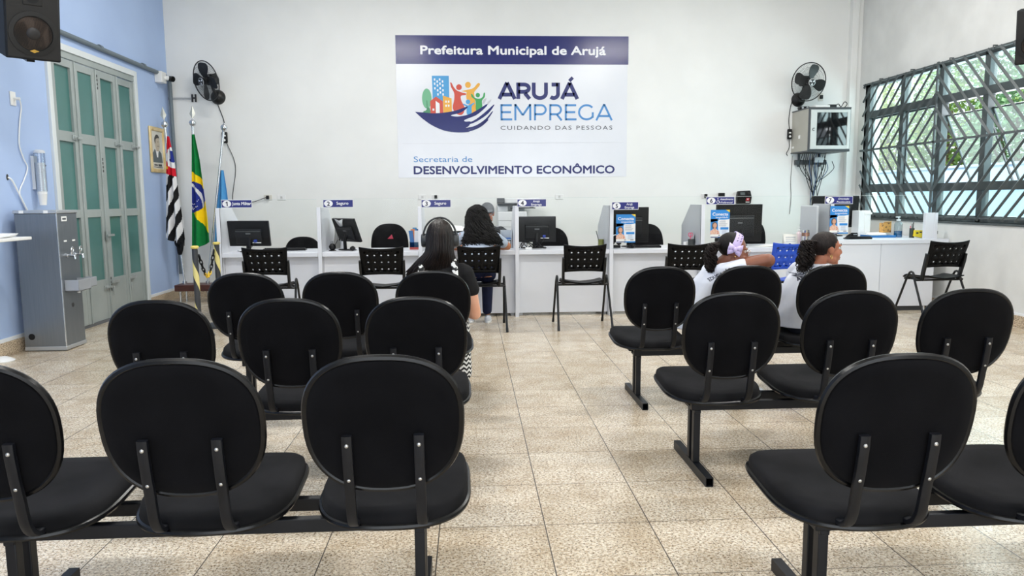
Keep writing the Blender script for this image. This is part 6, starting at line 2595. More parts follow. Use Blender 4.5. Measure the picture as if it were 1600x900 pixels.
VX = 0.0065      # voxel size that fuses the body pieces into one surface
SK_LIGHT = skin_mat('light skin', (222, 164, 134), (230, 176, 148))
SK_TAN = skin_mat('tan skin', (176, 112, 76), (188, 124, 86))
SK_BROWN = skin_mat('brown skin', (126, 76, 56), (140, 88, 66))
SK_BROWN2 = skin_mat('warm brown skin', (160, 98, 72), (174, 112, 84))
HAIR_BLACK = hair_mat('dark brown hair', (13, 9, 8), (34, 24, 20), 0.36)
HAIR_CURL = hair_mat('black curly hair', (6, 5, 5), (14, 10, 9), 0.6)
HAIR_PONY = hair_mat('brown black curls', (13, 8, 7), (30, 19, 15), 0.55)
BLACK_TEE = cloth_mat('black cotton', (20, 20, 22), (27, 27, 29))
WHITE_TEE = cloth_mat('white cotton', (226, 230, 240), (218, 223, 236))
GREY_TEE = cloth_mat('pale grey blue cotton', (178, 190, 206), (170, 182, 200))
NAVY_JEAN = cloth_mat('navy denim', (18, 22, 46), (26, 31, 58))
DARK_KNIT = cloth_mat('charcoal knit', (48, 50, 54), (58, 60, 64))


def zigzag(name):
    m = mat(name, (236, 236, 236), 0.8)
    nt = m.node_tree
    tc = nt.nodes.new('ShaderNodeTexCoord')
    sp_ = nt.nodes.new('ShaderNodeSeparateXYZ')
    nt.links.new(tc.outputs['Object'], sp_.inputs[0])

    def op(kind, a, b=None):
        n = nt.nodes.new('ShaderNodeMath')
        n.operation = kind
        for i_, v in enumerate((a, b)):
            if isinstance(v, (int, float)):
                n.inputs[i_].default_value = v
            elif v is not None:
                nt.links.new(v, n.inputs[i_])
        return n.outputs[0]
    side = op('ADD', sp_.outputs[0], sp_.outputs[1])
    tri = op('ABSOLUTE', op('SUBTRACT', op('FRACT', op('MULTIPLY', side, 16.0)), 0.5))
    wv = op('FRACT', op('ADD', op('MULTIPLY', sp_.outputs[2], 30.0), op('MULTIPLY', tri, 1.1)))
    r = nt.nodes.new('ShaderNodeValToRGB')
    r.color_ramp.interpolation = 'CONSTANT'
    r.color_ramp.elements[0].color = lin((18, 18, 20))
    r.color_ramp.elements[1].position = 0.5
    r.color_ramp.elements[1].color = lin((236, 236, 234))
    nt.links.new(wv, r.inputs['Fac'])
    nt.links.new(r.outputs['Color'], nt.nodes['Principled BSDF'].inputs['Base Color'])
    return m


ZIG = zigzag('black and white wave print')
SNEAK = mat('pale grey canvas', (206, 210, 216), 0.7)


def shoes(t, base, feet, m, s=1.0):
    for heel, d in feet:
        heel, d = Vector(heel), Vector(d).normalized()
        R = facing(d.x, d.y)
        mb = MB()
        for p, r in (((0, 0.02, 0.045), (0.036, 0.045, 0.045)), ((0, 0.10, 0.036), (0.042, 0.08, 0.036)), ((0, 0.17, 0.028), (0.040, 0.05, 0.027))):
            mb.sph(heel+R @ Vector(p)*s, [q*s for q in r], 16, 10, R=R)
        sh = mb.build('shoe', m, t, loc=-base, remesh=VX, relax=4)
        mb = MB()
        mb.rings([[heel+R @ Vector((x*0.042*k*s, 0.09*s+y*0.13*k*s, z*s)) for x, y in [(cos(2*PI*i/20), sin(2*PI*i/20)) for i in range(20)]] for k, z in ((1.0, 0.0), (1.03, 0.012), (1.0, 0.022))])
        mb.build('sole', mat('white rubber', (228, 228, 226), 0.6), sh)


# ---- woman with headphones on the back left bench
base = Vector((-0.235, 4.99, 0.0))
t = thing('person', 'woman with long dark hair and headphones seated on the left bench, black tee', 'person', base, 0, 'people in the room')
x0, y0 = -0.205, base.y
R = facing(0.0, 1.0, 0.18)
hc = Vector((-0.203, 5.03, 1.135))
mb = MB()
M = head(mb, hc, R, 1.06)
chain(mb, [hc+Vector((0, -0.02, -0.06)), (x0+0.02, y0+0.0, 0.985), (x0+0.01, y0-0.01, 0.93)], [0.056, 0.058, 0.075])
trunk(mb, [((x0, y0+0.02, 0.50), 0.15, 0.11, 0), ((x0, y0, 0.62), 0.145, 0.10, 0), ((x0, y0-0.01, 0.76), 0.135, 0.09, 0), ((x0, y0, 0.88), 0.155, 0.09, 0), ((x0+0.005, y0+0.0, 0.955), 0.12, 0.065, 0)])
RE = Vector((0.028, 5.02, 0.625))
chain(mb, [(-0.045, 4.99, 0.915), (0.0, 4.985, 0.78), RE, (0.005, 5.10, 0.615), (-0.085, 5.23, 0.63)], [0.050, 0.046, 0.041, 0.038, 0.027])
hand(mb, (-0.09, 5.24, 0.632), (-0.6, 0.75, 0.1), (0.2, 0.1, 1), 1, 1.05, 0.5)
chain(mb, [(-0.355, 4.99, 0.915), (-0.395, 4.985, 0.78), (-0.41, 5.03, 0.635), (-0.34, 5.23, 0.64)], [0.050, 0.046, 0.040, 0.027])
hand(mb, (-0.335, 5.24, 0.642), (0.6, 0.75, 0.1), (-0.2, 0.1, 1), -1, 1.05, 0.5)
for sx in (-1, 1):
    chain(mb, [(x0+sx*0.09, y0+0.03, 0.535), (x0+sx*0.105, 5.40, 0.535), (x0+sx*0.115, 5.44, 0.10)], [0.08, 0.058, 0.04])
mb.build('body', SK_LIGHT, t, loc=-base, remesh=VX, relax=5)
eyes(M, t, base, HAIR_BLACK, mat('lips rose', (176, 96, 84), 0.4))
mb = MB()
trunk(mb, [((x0, y0+0.02, 0.50), 0.165, 0.125, 0), ((x0, y0, 0.62), 0.16, 0.118, 0), ((x0, y0-0.01, 0.76), 0.152, 0.108, 0), ((x0, y0-0.005, 0.86), 0.168, 0.108, 0), ((x0+0.005, y0, 0.93), 0.165, 0.09, 0), ((x0+0.012, y0+0.0, 0.985), 0.085, 0.07, 0)])
chain(mb, [(-0.06, 4.985, 0.925), (-0.04, 4.988, 0.905), (0.0, 4.985, 0.80)], [0.055, 0.064, 0.060])
chain(mb, [(-0.345, 4.985, 0.925), (-0.365, 4.988, 0.905), (-0.398, 4.985, 0.80)], [0.055, 0.064, 0.060])
mb.build('tee_shirt', BLACK_TEE, t, loc=-base, remesh=VX, relax=3)
mb = MB()
for sx in (-1, 1):
    chain(mb, [(x0+sx*0.07, y0+0.0, 0.55), (x0+sx*0.09, y0+0.05, 0.55), (x0+sx*0.105, 5.38, 0.545), (x0+sx*0.112, 5.43, 0.50), (x0+sx*0.118, 5.42, 0.13)], [0.11, 0.10, 0.082, 0.082, 0.09])
mb.sph((x0, y0+0.0, 0.57), (0.17, 0.13, 0.10))
mb.build('wide_trousers', ZIG, t, loc=-base, remesh=VX, relax=3)
mb = MB()
mb.tube(smooth_path([(-0.095, 4.875, 0.80), (-0.10, 4.878, 0.88), (-0.105, 4.905, 0.955), (-0.115, 4.95, 1.005), (-0.12, 5.03, 0.985)], 5), 1.0, n=10, flat=(0.020, 0.006, (0, 1, 0.3), 0.7))
mb.build('pinafore_strap', noisy('black and white patch print', (238, 238, 236), (20, 20, 22), 42, 0.8, lo=0.48, hi=0.52), t, loc=-base)
mb = MB()
mb.tube(smooth_path([(-0.335, 4.875, 0.80), (-0.33, 4.878, 0.88), (-0.325, 4.905, 0.955), (-0.315, 4.95, 1.005), (-0.31, 5.03, 0.985)], 5), 1.0, n=10, flat=(0.020, 0.006, (0, 1, 0.3), 0.7))
mb.build('pinafore_strap', noisy('black and white patch print', (238, 238, 236), (20, 20, 22), 42, 0.8, lo=0.48, hi=0.52), t, loc=-base)
mb = MB()
mb.sph(hc+Vector((0, -0.022, 0.034)), (0.086, 0.112, 0.098), 20, 14)
trunk(mb, [((-0.235, 4.955, 0.915), 0.125, 0.030, 0), ((-0.225, 4.955, 0.98), 0.115, 0.045, 0), ((-0.21, 4.965, 1.06), 0.084, 0.070, 0), ((-0.203, 4.985, 1.14), 0.080, 0.085, 0)])
hb = mb.build('hair', HAIR_BLACK, t, loc=-base, remesh=0.009, relax=4)
rnd = random.Random(5)
mb = MB()
roots = []
for k in range(260):
    a = rad(rnd.uniform(-112, 112))
    sa, ca = sin(a), cos(a)
    e1 = 1+rnd.uniform(-0.02, 0.06)
    p0 = hc+Vector((0.012*sa, -0.01-0.03*ca, 0.034+0.103))
    p1 = hc+Vector((0.064*sa, -0.022-0.085*ca, 0.034+0.068))
    p2 = hc+Vector((0.087*sa*e1, -0.022-0.118*ca*e1, 0.025))
    p3 = Vector((-0.206+0.090*sa*e1, 4.975-0.092*ca*e1, 1.06))
    w = 0.118+0.012*rnd.random()
    p4 = Vector((-0.232+(w+0.012)*sa, 4.962-0.064*ca*e1, 0.985))
    p5 = Vector((-0.262+(w+0.036)*sa+rnd.uniform(-0.015, 0.015), 4.955-0.042*ca-0.004*rnd.random(), 0.90+rnd.uniform(-0.02, 0.03)))
    roots.append(([p0, p1, p2, p3, p4, p5], True))
strands(mb, roots, 0.0048, 5)
mb.build('hair_strand', HAIR_BLACK, hb, angle=180)['kind'] = 'stuff'
hp = MB()
hp.tube([hc+Vector((0.112*cos(rad(a_)), -0.012, 0.012+0.136*sin(rad(a_)))) for a_ in range(-4, 185, 8)], 1.0, n=12, flat=(0.0065, 0.014, (0, 1, 0), 0.7))
hpo = hp.build('headphones', mat('dark headphone', (20, 21, 23), 0.35), t, loc=-base)
for sx in (-1, 1):
    o = MB()
    c = hc+Vector((sx*0.108, 0.0, -0.005))
    o.rings([[c+Vector((sx*xx, 0.036*k*cos(2*PI*i/22), 0.046*k*sin(2*PI*i/22))) for i in range(22)] for xx, k in ((-0.022, 0.8), (-0.018, 1.0), (0.010, 1.0), (0.018, 0.85), (0.02, 0.5))])
    o.build('ear_cup', mat('headphone grey', (52, 55, 58), 0.45), hpo, loc=(0, 0, 0), angle=60)
shoes(t, base, [((x0-0.115, 5.41, 0), (-0.1, 1, 0)), ((x0+0.115, 5.41, 0), (0.1, 1, 0))], BLACK_TEE)

# ---- woman with curly hair at counter 3
base = Vector((0.09, 8.13, 0.0))
t = thing('person', 'woman with long curly black hair seated at counter 3, arms on the desk', 'person', base, 0, 'people in the room')
x0, y0 = base.x, base.y
hc = Vector((0.085, 8.50, 1.205))
R = facing(0.05, 1.0, 0.25)
mb = MB()
M = head(mb, hc, R, 1.05)
chain(mb, [hc+Vector((0, -0.03, -0.06)), (x0, 8.42, 1.05), (x0, 8.38, 0.99)], [0.056, 0.058, 0.08])
trunk(mb, [((x0, y0-0.02, 0.56), 0.17, 0.12, 0), ((x0, y0+0.04, 0.70), 0.155, 0.105, 0), ((x0, y0+0.13, 0.83), 0.15, 0.095, 0), ((x0, y0+0.22, 0.94), 0.165, 0.09, 0), ((x0, y0+0.27, 1.02), 0.13, 0.07, 0)])
for sx in (-1, 1):
    E_ = Vector((x0+sx*0.345, 8.66, 0.858))
    W_ = Vector((x0+sx*0.17, 8.90, 0.832))
    chain(mb, [(x0+sx*0.175, 8.37, 0.99), E_, E_.lerp(W_, 0.3), W_], [0.052, 0.046, 0.044, 0.03])
    hand(mb, W_, (-sx*0.75, 0.65, 0.0), (0, 0, 1), sx, 1.05, 0.35)
    chain(mb, [(x0+sx*0.10, y0+0.02, 0.585), (x0+sx*0.11, y0+0.42, 0.575), (x0+sx*0.10, y0+0.30, 0.12)], [0.085, 0.06, 0.04])
mb.build('body', SK_TAN, t, loc=-base, remesh=VX, relax=5)
eyes(M, t, base, HAIR_CURL, mat('lips rose', (176, 96, 84), 0.4))
mb = MB()
trunk(mb, [((x0, y0+0.0, 0.625), 0.182, 0.138, 0), ((x0, y0+0.04, 0.72), 0.172, 0.122, 0), ((x0, y0+0.12, 0.83), 0.168, 0.115, 0), ((x0, y0+0.21, 0.94), 0.182, 0.108, 0), ((x0, y0+0.25, 1.01), 0.165, 0.085, 0), ((x0, y0+0.27, 1.055), 0.085, 0.07, 0)])
for sx in (-1, 1):
    chain(mb, [(x0+sx*0.15, 8.365, 0.995), (x0+sx*0.20, 8.40, 0.965), (x0+sx*0.285, 8.555, 0.905)], [0.06, 0.069, 0.064])
mb.build('tee_shirt', GREY_TEE, t, loc=-base, remesh=VX, relax=3)
mb = MB()
mb.sph((x0, y0-0.005, 0.63), (0.192, 0.158, 0.125))
for sx in (-1, 1):
    chain(mb, [(x0+sx*0.09, y0+0.0, 0.59), (x0+sx*0.115, y0+0.38, 0.58), (x0+sx*0.105, y0+0.40, 0.52), (x0+sx*0.095, y0+0.30, 0.14)], [0.105, 0.078, 0.072, 0.055])
mb.build('jeans', NAVY_JEAN, t, loc=-base, remesh=VX, relax=3)
mb = MB()
mb.sph(hc+Vector((0, -0.03, 0.03)), (0.102, 0.115, 0.108), 20, 14)
trunk(mb, [((0.135, 8.275, 0.905), 0.19, 0.055, 0), ((0.13, 8.30, 0.97), 0.178, 0.072, 0), ((0.115, 8.35, 1.06), 0.145, 0.085, 0), ((0.095, 8.43, 1.16), 0.108, 0.09, 0)])
hb = mb.build('hair', HAIR_CURL, t, loc=-base, remesh=0.01, relax=4)
rnd = random.Random(8)
mb = MB()
roots = []
for k in range(240):
    a = rad(rnd.uniform(-110, 110))
    sa, ca = sin(a), cos(a)
    e1 = 1+rnd.uniform(-0.02, 0.10)
    ctrl = [hc+Vector((0.02*sa, -0.02-0.03*ca, 0.138)), hc+Vector((0.08*sa, -0.03-0.09*ca, 0.095)), hc+Vector((0.108*sa*e1, -0.03-0.125*ca*e1, 0.02)),
            Vector((0.11+0.15*sa*e1, 8.36-0.10*ca*e1, 1.06)), Vector((0.13+0.188*sa*e1, 8.305-0.09*ca*e1, 0.97)), Vector((0.135+0.205*sa*e1, 8.28-0.07*ca*e1, 0.90+rnd.uniform(-0.02, 0.05)))]
    q = smooth_path(ctrl, 7)
    ph, fr = rnd.uniform(0, 6), rnd.uniform(0.9, 1.3)
    out = []
    for i, p in enumerate(q):
        am = 0.019*min(1, i/7)
        out.append(p+Vector((am*cos(ph+i*fr), am*sin(ph+i*fr)*0.8, 0)))
    mb.tube(out, [0.0062*(1-0.5*(i/len(out))) for i in range(len(out))], 4)
mb.build('hair_strand', HAIR_CURL, hb, angle=180)['kind'] = 'stuff'
shoes(t, base, [((x0-0.095, y0+0.28, 0), (-0.05, 1, 0)), ((x0+0.10, y0+0.26, 0), (0.05, 1, 0))], SNEAK)

# ---- clerk behind counter 3
base = Vector((at(762, 340, 9.8).x, 9.85, 0.0))
t = thing('person', 'clerk in a grey cap and charcoal top sitting behind counter 3', 'person', base, 0, 'people in the room')
x0, y0 = base.x, base.y
hc = Vector((x0-0.005, y0-0.08, 1.215))
R = facing(0.10, -1.0, 0.30)
mb = MB()
M = head(mb, hc, R, 1.05)
chain(mb, [hc+Vector((0, 0.02, -0.06)), (x0, y0-0.03, 1.05), (x0, y0, 0.99)], [0.056, 0.06, 0.08])
trunk(mb, [((x0, y0+0.05, 0.53), 0.17, 0.12, 0), ((x0, y0+0.03, 0.70), 0.16, 0.11, 0), ((x0, y0, 0.86), 0.17, 0.10, 0), ((x0, y0-0.01, 0.97), 0.17, 0.085, 0), ((x0, y0-0.01, 1.03), 0.11, 0.065, 0)])
for sx in (-1, 1):
    E_ = Vector((x0+sx*0.27, y0-0.16, 0.852))
    W_ = Vector((x0+sx*0.12, y0-0.36, 0.832))
    chain(mb, [(x0+sx*0.19, y0-0.01, 0.985), E_, W_], [0.055, 0.045, 0.03])
    hand(mb, W_, (-sx*0.6, -0.8, 0.0), (0, 0, 1), -sx, 1.05, 0.35)
    chain(mb, [(x0+sx*0.10, y0+0.03, 0.57), (x0+sx*0.11, y0-0.36, 0.56), (x0+sx*0.11, y0-0.30, 0.10)], [0.08, 0.06, 0.04])
mb.build('body', SK_BROWN2, t, loc=-base, remesh=VX, relax=5)
eyes(M, t, base, HAIR_BLACK, mat('lips brown', (140, 82, 70), 0.4))
mb = MB()
trunk(mb, [((x0, y0+0.05, 0.54), 0.19, 0.135, 0), ((x0, y0+0.03, 0.70), 0.18, 0.125, 0), ((x0, y0, 0.86), 0.188, 0.118, 0), ((x0, y0-0.01, 0.97), 0.19, 0.10, 0), ((x0, y0-0.01, 1.02), 0.165, 0.08, 0), ((x0, y0-0.015, 1.06), 0.08, 0.07, 0)])
for sx in (-1, 1):
    chain(mb, [(x0+sx*0.17, y0-0.01, 0.99), (x0+sx*0.215, y0-0.05, 0.95), (x0+sx*0.262, y0-0.14, 0.868)], [0.062, 0.068, 0.06])
mb.build('top', DARK_KNIT, t, loc=-base, remesh=VX, relax=3)
mb = MB()
mb.sph((x0, y0+0.02, 0.58), (0.19, 0.15, 0.10))
for sx in (-1, 1):
    chain(mb, [(x0+sx*0.09, y0+0.03, 0.575), (x0+sx*0.115, y0-0.36, 0.57), (x0+sx*0.11, y0-0.30, 0.12)], [0.10, 0.075, 0.058])
mb.build('trousers', DARK_KNIT, t, loc=-base, remesh=VX, relax=3)
mb = MB()
MC = M @ Matrix.Translation((0, -0.012, 0.05))
mb.sph((0, 0, 0), (0.088, 0.106, 0.092), 22, 14, M=MC)
mb.sph((0, 0.06, 0.012), (0.07, 0.085, 0.012), 20, 8, M=MC)
mb.build('cap', cloth_mat('grey felt', (98, 100, 104), (110, 112, 116)), t, loc=-base, remesh=0.008, relax=3)
shoes(t, base, [((x0-0.11, y0-0.28, 0), (-0.05, -1, 0)), ((x0+0.11, y0-0.28, 0), (0.05, -1, 0))], BLACK_TEE)


def curls(mb, path, rad0, rad1, n, seed, r=0.0042, amp=0.010):
    rnd_ = random.Random(seed)
    base_q = smooth_path(path, 8)
    for k in range(n):
        a = rnd_.uniform(0, 2*PI)
        d = math.sqrt(rnd_.random())
        ph, fr = rnd_.uniform(0, 6), rnd_.uniform(0.9, 1.5)
        L = int(len(base_q)*rnd_.uniform(0.75, 1.0))
        out = []
        for i in range(L):
            u = i/(len(base_q)-1)
            R_ = (rad0+(rad1-rad0)*u**0.7)*d
            if u > 0.75:
                R_ *= 1-0.5*(u-0.75)/0.25
            p = base_q[i]+Vector((R_*cos(a)+amp*cos(ph+i*fr), R_*sin(a)+amp*sin(ph+i*fr), amp*0.4*sin(ph*2+i*fr)))
            out.append(p)
        mb.tube(out, [r*(1-0.4*i/len(out)) for i in range(len(out))], 4)


def scalp_hair(M, c=(0, -0.018, 0.038), r=(0.0835, 0.100, 0.0885), cut=0.050, low=-0.05):
    """hair combed back tight: the part of a head shell behind the hair line"""
    mb_ = MB()
    mb_.sph((0, 0, 0), r, 34, 22)
    vs = [Vector(v)+Vector(c) for v in mb_.v]
    keep = []
    for f in mb_.f:
        p = sum((vs[i] for i in f), Vector())/len(f)
        # hair line: forehead, in front of the ears, nape
        yl = cut-0.55*max(0.0, 0.075-p.z) if p.z < 0.075 else cut+0.35*(p.z-0.075)
        if p.y < yl and not (p.z < 0.01 and p.y > -0.035) and p.z > low:
            keep.append(f)
    out = MB()
    out.add(vs, keep, M=M)
    return out


# ---- girl with the lilac bow, leaning on the second backrest of the right bench
base = Vector((1.60, 5.06, 0.0))
t = thing('person', 'girl in glasses with a lilac bow leaning her arm over the bench back', 'person', base, 0, 'people in the room')
hc = Vector((1.792, 4.965, 1.043))
R = facing(1.0, -0.08, 0.22, 0.0)
mb = MB()
M = head(mb, hc, R, 0.94)
chain(mb, [hc+Vector((-0.03, 0.005, -0.055)), (1.715, 5.00, 0.945), (1.695, 5.01, 0.90)], [0.046, 0.046, 0.06])
fa = rad(-80)
trunk(mb, [((1.545, 5.06, 0.50), 0.125, 0.10, fa), ((1.575, 5.05, 0.62), 0.12, 0.09, fa), ((1.62, 5.04, 0.74), 0.12, 0.085, fa), ((1.665, 5.02, 0.84), 0.135, 0.08, fa), ((1.695, 5.01, 0.91), 0.10, 0.06, fa)])
# right arm over the backrest: elbow out to the right, forearm folded back under the face
SH_, EL_, WR_ = Vector((1.735, 4.885, 0.915)), Vector((1.98, 4.815, 0.985)), Vector((1.865, 4.90, 0.972))
chain(mb, [SH_, SH_.lerp(EL_, 0.5), EL_, EL_.lerp(Vector((1.90, 4.885, 0.985)), 0.4), Vector((1.865, 4.905, 0.975))], [0.050, 0.049, 0.046, 0.042, 0.030])
hand(mb, (1.86, 4.905, 0.972), (-0.8, 0.45, -0.1), (0, -0.4, 1), 1, 0.85, 0.4)
chain(mb, [(1.69, 5.135, 0.89), (1.76, 5.20, 0.74), (1.87, 5.12, 0.66)], [0.044, 0.037, 0.025])
hand(mb, (1.87, 5.12, 0.66), (0.9, -0.3, -0.1), (0, 0, 1), -1, 0.85, 0.4)
for yy, kx in ((-0.06, 1.93), (0.09, 1.95)):
    chain(mb, [(1.58, 5.06+yy, 0.525), (kx, 5.10+yy, 0.52), (kx-0.02, 5.14+yy, 0.11)], [0.07, 0.05, 0.035])
mb.build('body', SK_BROWN, t, loc=-base, remesh=0.006, relax=5)
eyes(M, t, base, HAIR_CURL, mat('lips dark rose', (128, 68, 62), 0.4))
mb = MB()
trunk(mb, [((1.54, 5.06, 0.50), 0.15, 0.125, fa), ((1.565, 5.05, 0.60), 0.145, 0.118, fa), ((1.61, 5.04, 0.72), 0.140, 0.108, fa), ((1.655, 5.02, 0.83), 0.15, 0.10, fa), ((1.69, 5.01, 0.90), 0.135, 0.08, fa), ((1.71, 5.005, 0.94), 0.07, 0.06, fa)])
chain(mb, [(1.70, 4.90, 0.91), SH_+Vector((0.01, -0.005, 0.0)), SH_.lerp(EL_, 0.36)], [0.055, 0.060, 0.056])
chain(mb, [(1.68, 5.12, 0.89), (1.72, 5.17, 0.82)], [0.055, 0.055])
tee = mb.build('tee_shirt', WHITE_TEE, t, loc=-base, remesh=0.006, relax=3)
mb = MB()
for yy, kx in ((-0.06, 1.93), (0.09, 1.95)):
    chain(mb, [(1.57, 5.06+yy, 0.535), (kx, 5.10+yy, 0.53), (kx-0.02, 5.14+yy, 0.13)], [0.092, 0.066, 0.05])
mb.build('trousers', mat('dark school trousers', (30, 34, 48), 0.8), t, loc=-base, remesh=VX, relax=3)
scalp = scalp_hair(M, cut=0.024).build('hair', HAIR_CURL, t, loc=-base, solid=0.009)
mb = MB()
back = M @ Vector((0, -0.125, 0.02))
curls(mb, [back+Vector((0.02, 0, 0.01)), back+Vector((-0.03, -0.02, -0.01)), back+Vector((-0.05, -0.03, -0.07)), back+Vector((-0.045, -0.035, -0.15)), back+Vector((-0.03, -0.035, -0.20))], 0.024, 0.042, 95, 2, 0.0044, 0.012)
mb.build('ponytail', HAIR_PONY, scalp, angle=180)['kind'] = 'stuff'
mb = MB()
LIL = noisy('lilac ribbon', (206, 188, 232), (214, 198, 238), 8, 0.6)
# wide headband across the head and a bow at the side
band = [M @ Vector((0.0895*cos(rad(a_)), -0.012+0.026*sin(rad(a_)), 0.038+0.0910*sin(rad(a_)))) for a_ in range(-12, 193, 8)]
mb.tube(band, 1.0, n=10, flat=(0.005, 0.028, tuple(R @ Vector((0, 1, 0))), 0.6))
bw = mb.build('headband', LIL, t, loc=-base)
mb = MB()
for k in range(5):
    for j in (-1, 1):
        a_ = 20+14*k
        p = M @ Vector((0.0955*cos(rad(a_)), -0.012+0.026*sin(rad(a_))+j*0.012, 0.038+0.097*sin(rad(a_))))
        q = M @ Vector((0.0955*cos(rad(a_+6)), -0.012+0.026*sin(rad(a_+6))+j*0.012+0.009, 0.038+0.097*sin(rad(a_+6))))
        mb.tube([p, (p+q)/2, q], [0.0015, 0.0035, 0.0015], 5)
mb.build('printed_ticks', mat('ribbon print', (52, 40, 96), 0.6), bw)
bc = M @ Vector((0.096, -0.018, 0.010))
mb = MB()
for sx, sz in ((1, 1), (-1, 1), (1, -1), (-1, -1)):
    X_, Z_ = R @ Vector((0, 1, 0)), R @ Vector((0, 0, 1))
    O_ = R @ Vector((1, 0, 0))
    tip = 0.046
    ring = [(0.0, 0.0), (tip*0.9, 0.034*sz if sz > 0 else 0.004*sz), (tip, 0.0), (tip*0.75, -0.034)]
    vs = []
    for u, v, d in ((0.004, 0.008, 0.010), (tip, 0.030, 0.010), (tip*1.05, 0.0, 0.014), (tip*0.9, -0.028, 0.008), (0.004, -0.008, 0.010), (tip*0.5, 0.0, 0.022)):
        vs.append(bc+X_*sx*u+Z_*(v+(0.012 if sz > 0 else -0.014))+O_*(d+(0.006 if sz > 0 else 0)))
    mb.add(vs, [(0, 1, 5), (1, 2, 5), (2, 3, 5), (3, 4, 5), (4, 0, 5)])
mb.sph(bc+(R @ Vector((1, 0, 0)))*0.018, (0.013, 0.013, 0.016), 12, 8)
mb.build('bow', LIL, t, loc=-base, solid=0.003)
mb = MB()
for sx in (-1, 1):
    c = Vector((sx*0.034, 0.112, 0.008))
    mb.tube([M @ (c+Vector((0.026*math.copysign(abs(cos(rad(a_)))**0.6, cos(rad(a_))), -0.006*abs(cos(rad(a_)))*(1 if cos(rad(a_))*sx > 0 else 0), 0.021*math.copysign(abs(sin(rad(a_)))**0.6, sin(rad(a_)))))) for a_ in range(0, 360, 20)], 0.0017, 6, closed=True)
    mb.tube([M @ Vector(p) for p in ((sx*0.060, 0.104, 0.014), (sx*0.078, 0.06, 0.014), (sx*0.090, 0.0, 0.012), (sx*0.088, -0.02, -0.008))], 0.0018, 6)
mb.tube([M @ Vector(p) for p in ((-0.009, 0.113, 0.012), (0, 0.116, 0.016), (0.009, 0.113, 0.012))], 0.0015, 6)
gl = mb.build('glasses', mat('pale gold frame metal', (206, 190, 174), 0.25, 0.7), t, loc=-base)
mb = MB()
mb.sph(M @ Vector((0.086, 0.004, -0.038)), 0.0045, 10, 6)
mb.build('earring', mat('gold', (226, 190, 110), 0.25, 0.9), t, loc=-base)
# printed school lettering on the back of the shirt
def shirt_print(words, org, xdir, zdir, size, y_off=0.0):
    X_, Z_ = Vector(xdir).normalized(), Vector(zdir).normalized()
    N_ = X_.cross(Z_)
    Z_ = N_.cross(X_)
    Mt = Matrix(((X_.x, -N_.x, Z_.x, org[0]), (X_.y, -N_.y, Z_.y, org[1]), (X_.z, -N_.z, Z_.z, org[2]), (0, 0, 0, 1)))
    o = MB()
    for k, (w_, s_, dz) in enumerate(words):
        o.text(w_, 0, dz, s_, 0.0, bold=0.03, M=Mt)
    ob_ = o.build('printed_lettering', mat('shirt print navy', (30, 36, 62), 0.7), tee, smooth=False)
    sw = ob_.modifiers.new('lie_on_cloth', 'SHRINKWRAP')
    sw.target = tee
    sw.wrap_method = 'PROJECT'
    sw.use_project_x = False
    sw.use_project_y = True
    sw.use_negative_direction = True
    sw.use_positive_direction = True
    sw.offset = 0.002
    return ob_


shirt_print([('EDUCAÇÃO', 0.028, 0.014), ('ARUJÁ', 0.028, -0.020)], (1.685, 4.83, 0.872), (0.8, 0, 0.55), (-0.5, 0, 0.85), 1)
shoes(t, base, [((1.91, 5.08, 0), (1, 0.1, 0)), ((1.93, 5.23, 0), (1, 0.1, 0))], SNEAK, 0.85)

# ---- girl with the curly ponytail on the third seat
base = Vector((2.27, 5.06, 0.0))
t = thing('person', 'girl in profile with a curly ponytail and hoop earring on the right bench', 'person', base, 0, 'people in the room')
hc = Vector((2.462, 4.99, 1.043))
R = facing(1.0, 0.06, 0.02)
mb = MB()
M = head(mb, hc, R, 0.95)
chain(mb, [hc+Vector((-0.03, 0.0, -0.06)), (2.405, 5.0, 0.94), (2.39, 5.01, 0.89)], [0.047, 0.047, 0.062])
fa = rad(-58)
trunk(mb, [((2.29, 5.07, 0.50), 0.135, 0.105, fa), ((2.29, 5.06, 0.62), 0.125, 0.095, fa), ((2.315, 5.05, 0.74), 0.12, 0.085, fa), ((2.355, 5.03, 0.84), 0.135, 0.08, fa), ((2.385, 5.01, 0.91), 0.10, 0.06, fa)])
chain(mb, [(2.45, 4.90, 0.885), (2.47, 4.92, 0.73), (2.60, 5.03, 0.66)], [0.044, 0.037, 0.025])
hand(mb, (2.60, 5.03, 0.66), (0.9, 0.4, -0.1), (0, 0, 1), 1, 0.85, 0.4)
chain(mb, [(2.31, 5.14, 0.885), (2.36, 5.20, 0.73), (2.54, 5.22, 0.66)], [0.044, 0.037, 0.025])
hand(mb, (2.54, 5.22, 0.66), (0.9, 0.2, -0.1), (0, 0, 1), -1, 0.85, 0.4)
for k, (yy, ky) in enumerate(((-0.05, 5.22), (0.08, 5.36))):
    chain(mb, [(2.31, 5.07+yy, 0.525), (2.60, ky, 0.52), (2.60, ky+0.04, 0.11)], [0.072, 0.052, 0.036])
mb.build('body', SK_BROWN2, t, loc=-base, remesh=0.006, relax=5)
eyes(M, t, base, HAIR_CURL, mat('lips soft brown', (150, 84, 74), 0.4))
mb = MB()
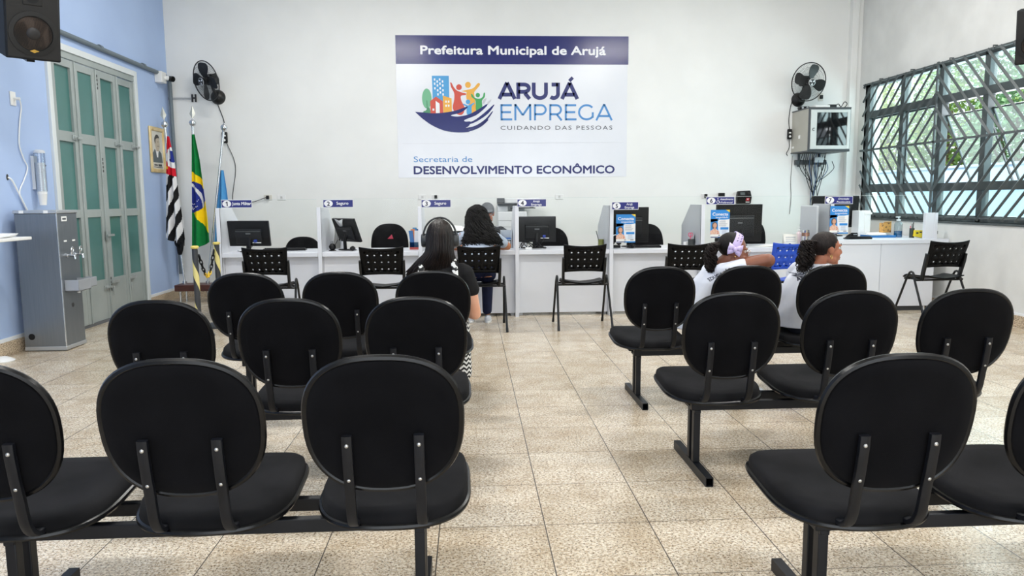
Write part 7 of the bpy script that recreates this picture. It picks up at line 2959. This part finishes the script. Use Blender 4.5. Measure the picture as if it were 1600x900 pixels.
trunk(mb, [((2.285, 5.06, 0.50), 0.155, 0.128, fa), ((2.285, 5.05, 0.58), 0.15, 0.124, fa), ((2.305, 5.05, 0.72), 0.142, 0.112, fa), ((2.345, 5.03, 0.83), 0.15, 0.10, fa), ((2.38, 5.01, 0.90), 0.135, 0.08, fa), ((2.40, 5.005, 0.945), 0.07, 0.062, fa)])
chain(mb, [(2.43, 4.91, 0.895), (2.455, 4.905, 0.86), (2.465, 4.915, 0.77)], [0.055, 0.060, 0.057])
chain(mb, [(2.32, 5.12, 0.895), (2.315, 5.15, 0.86), (2.345, 5.19, 0.77)], [0.055, 0.060, 0.057])
tee = mb.build('tee_shirt', WHITE_TEE, t, loc=-base, remesh=0.006, relax=3)
mb = MB()
for k, (yy, ky) in enumerate(((-0.05, 5.22), (0.08, 5.36))):
    chain(mb, [(2.30, 5.07+yy, 0.53), (2.61, ky, 0.53), (2.60, ky+0.04, 0.13)], [0.09, 0.068, 0.05])
mb.build('trousers', mat('dark school trousers', (30, 34, 48), 0.8), t, loc=-base, remesh=VX, relax=3)
scalp = scalp_hair(M, cut=0.042).build('hair', HAIR_PONY, t, loc=-base, solid=0.009)
mb = MB()
back = M @ Vector((0, -0.120, 0.055))
curls(mb, [back+Vector((0.03, 0, 0.0)), back+Vector((-0.015, -0.005, 0.0)), back+Vector((-0.035, -0.01, -0.06)), back+Vector((-0.045, -0.015, -0.14)), back+Vector((-0.055, -0.02, -0.22))], 0.032, 0.060, 150, 6, 0.0046, 0.013)
mb.build('ponytail', HAIR_PONY, scalp, angle=180)['kind'] = 'stuff'
mb = MB()
mb.tube([M @ Vector((0.084, -0.008+0.006*cos(rad(a_)), -0.050+0.014*sin(rad(a_)))) for a_ in range(0, 360, 24)], 0.002, 6, closed=True)
mb.build('hoop_earring', mat('gold', (226, 190, 110), 0.25, 0.9), t, loc=-base)
shirt_print([('EDUCAÇÃO', 0.018, 0.018), ('ARUJÁ', 0.032, -0.016)], (2.30, 4.80, 0.855), (0.96, 0, 0.25), (-0.25, 0, 0.96), 1)
shoes(t, base, [((2.58, 5.26, 0), (1, 0.3, 0)), ((2.58, 5.40, 0), (1, 0.3, 0))], SNEAK, 0.85)
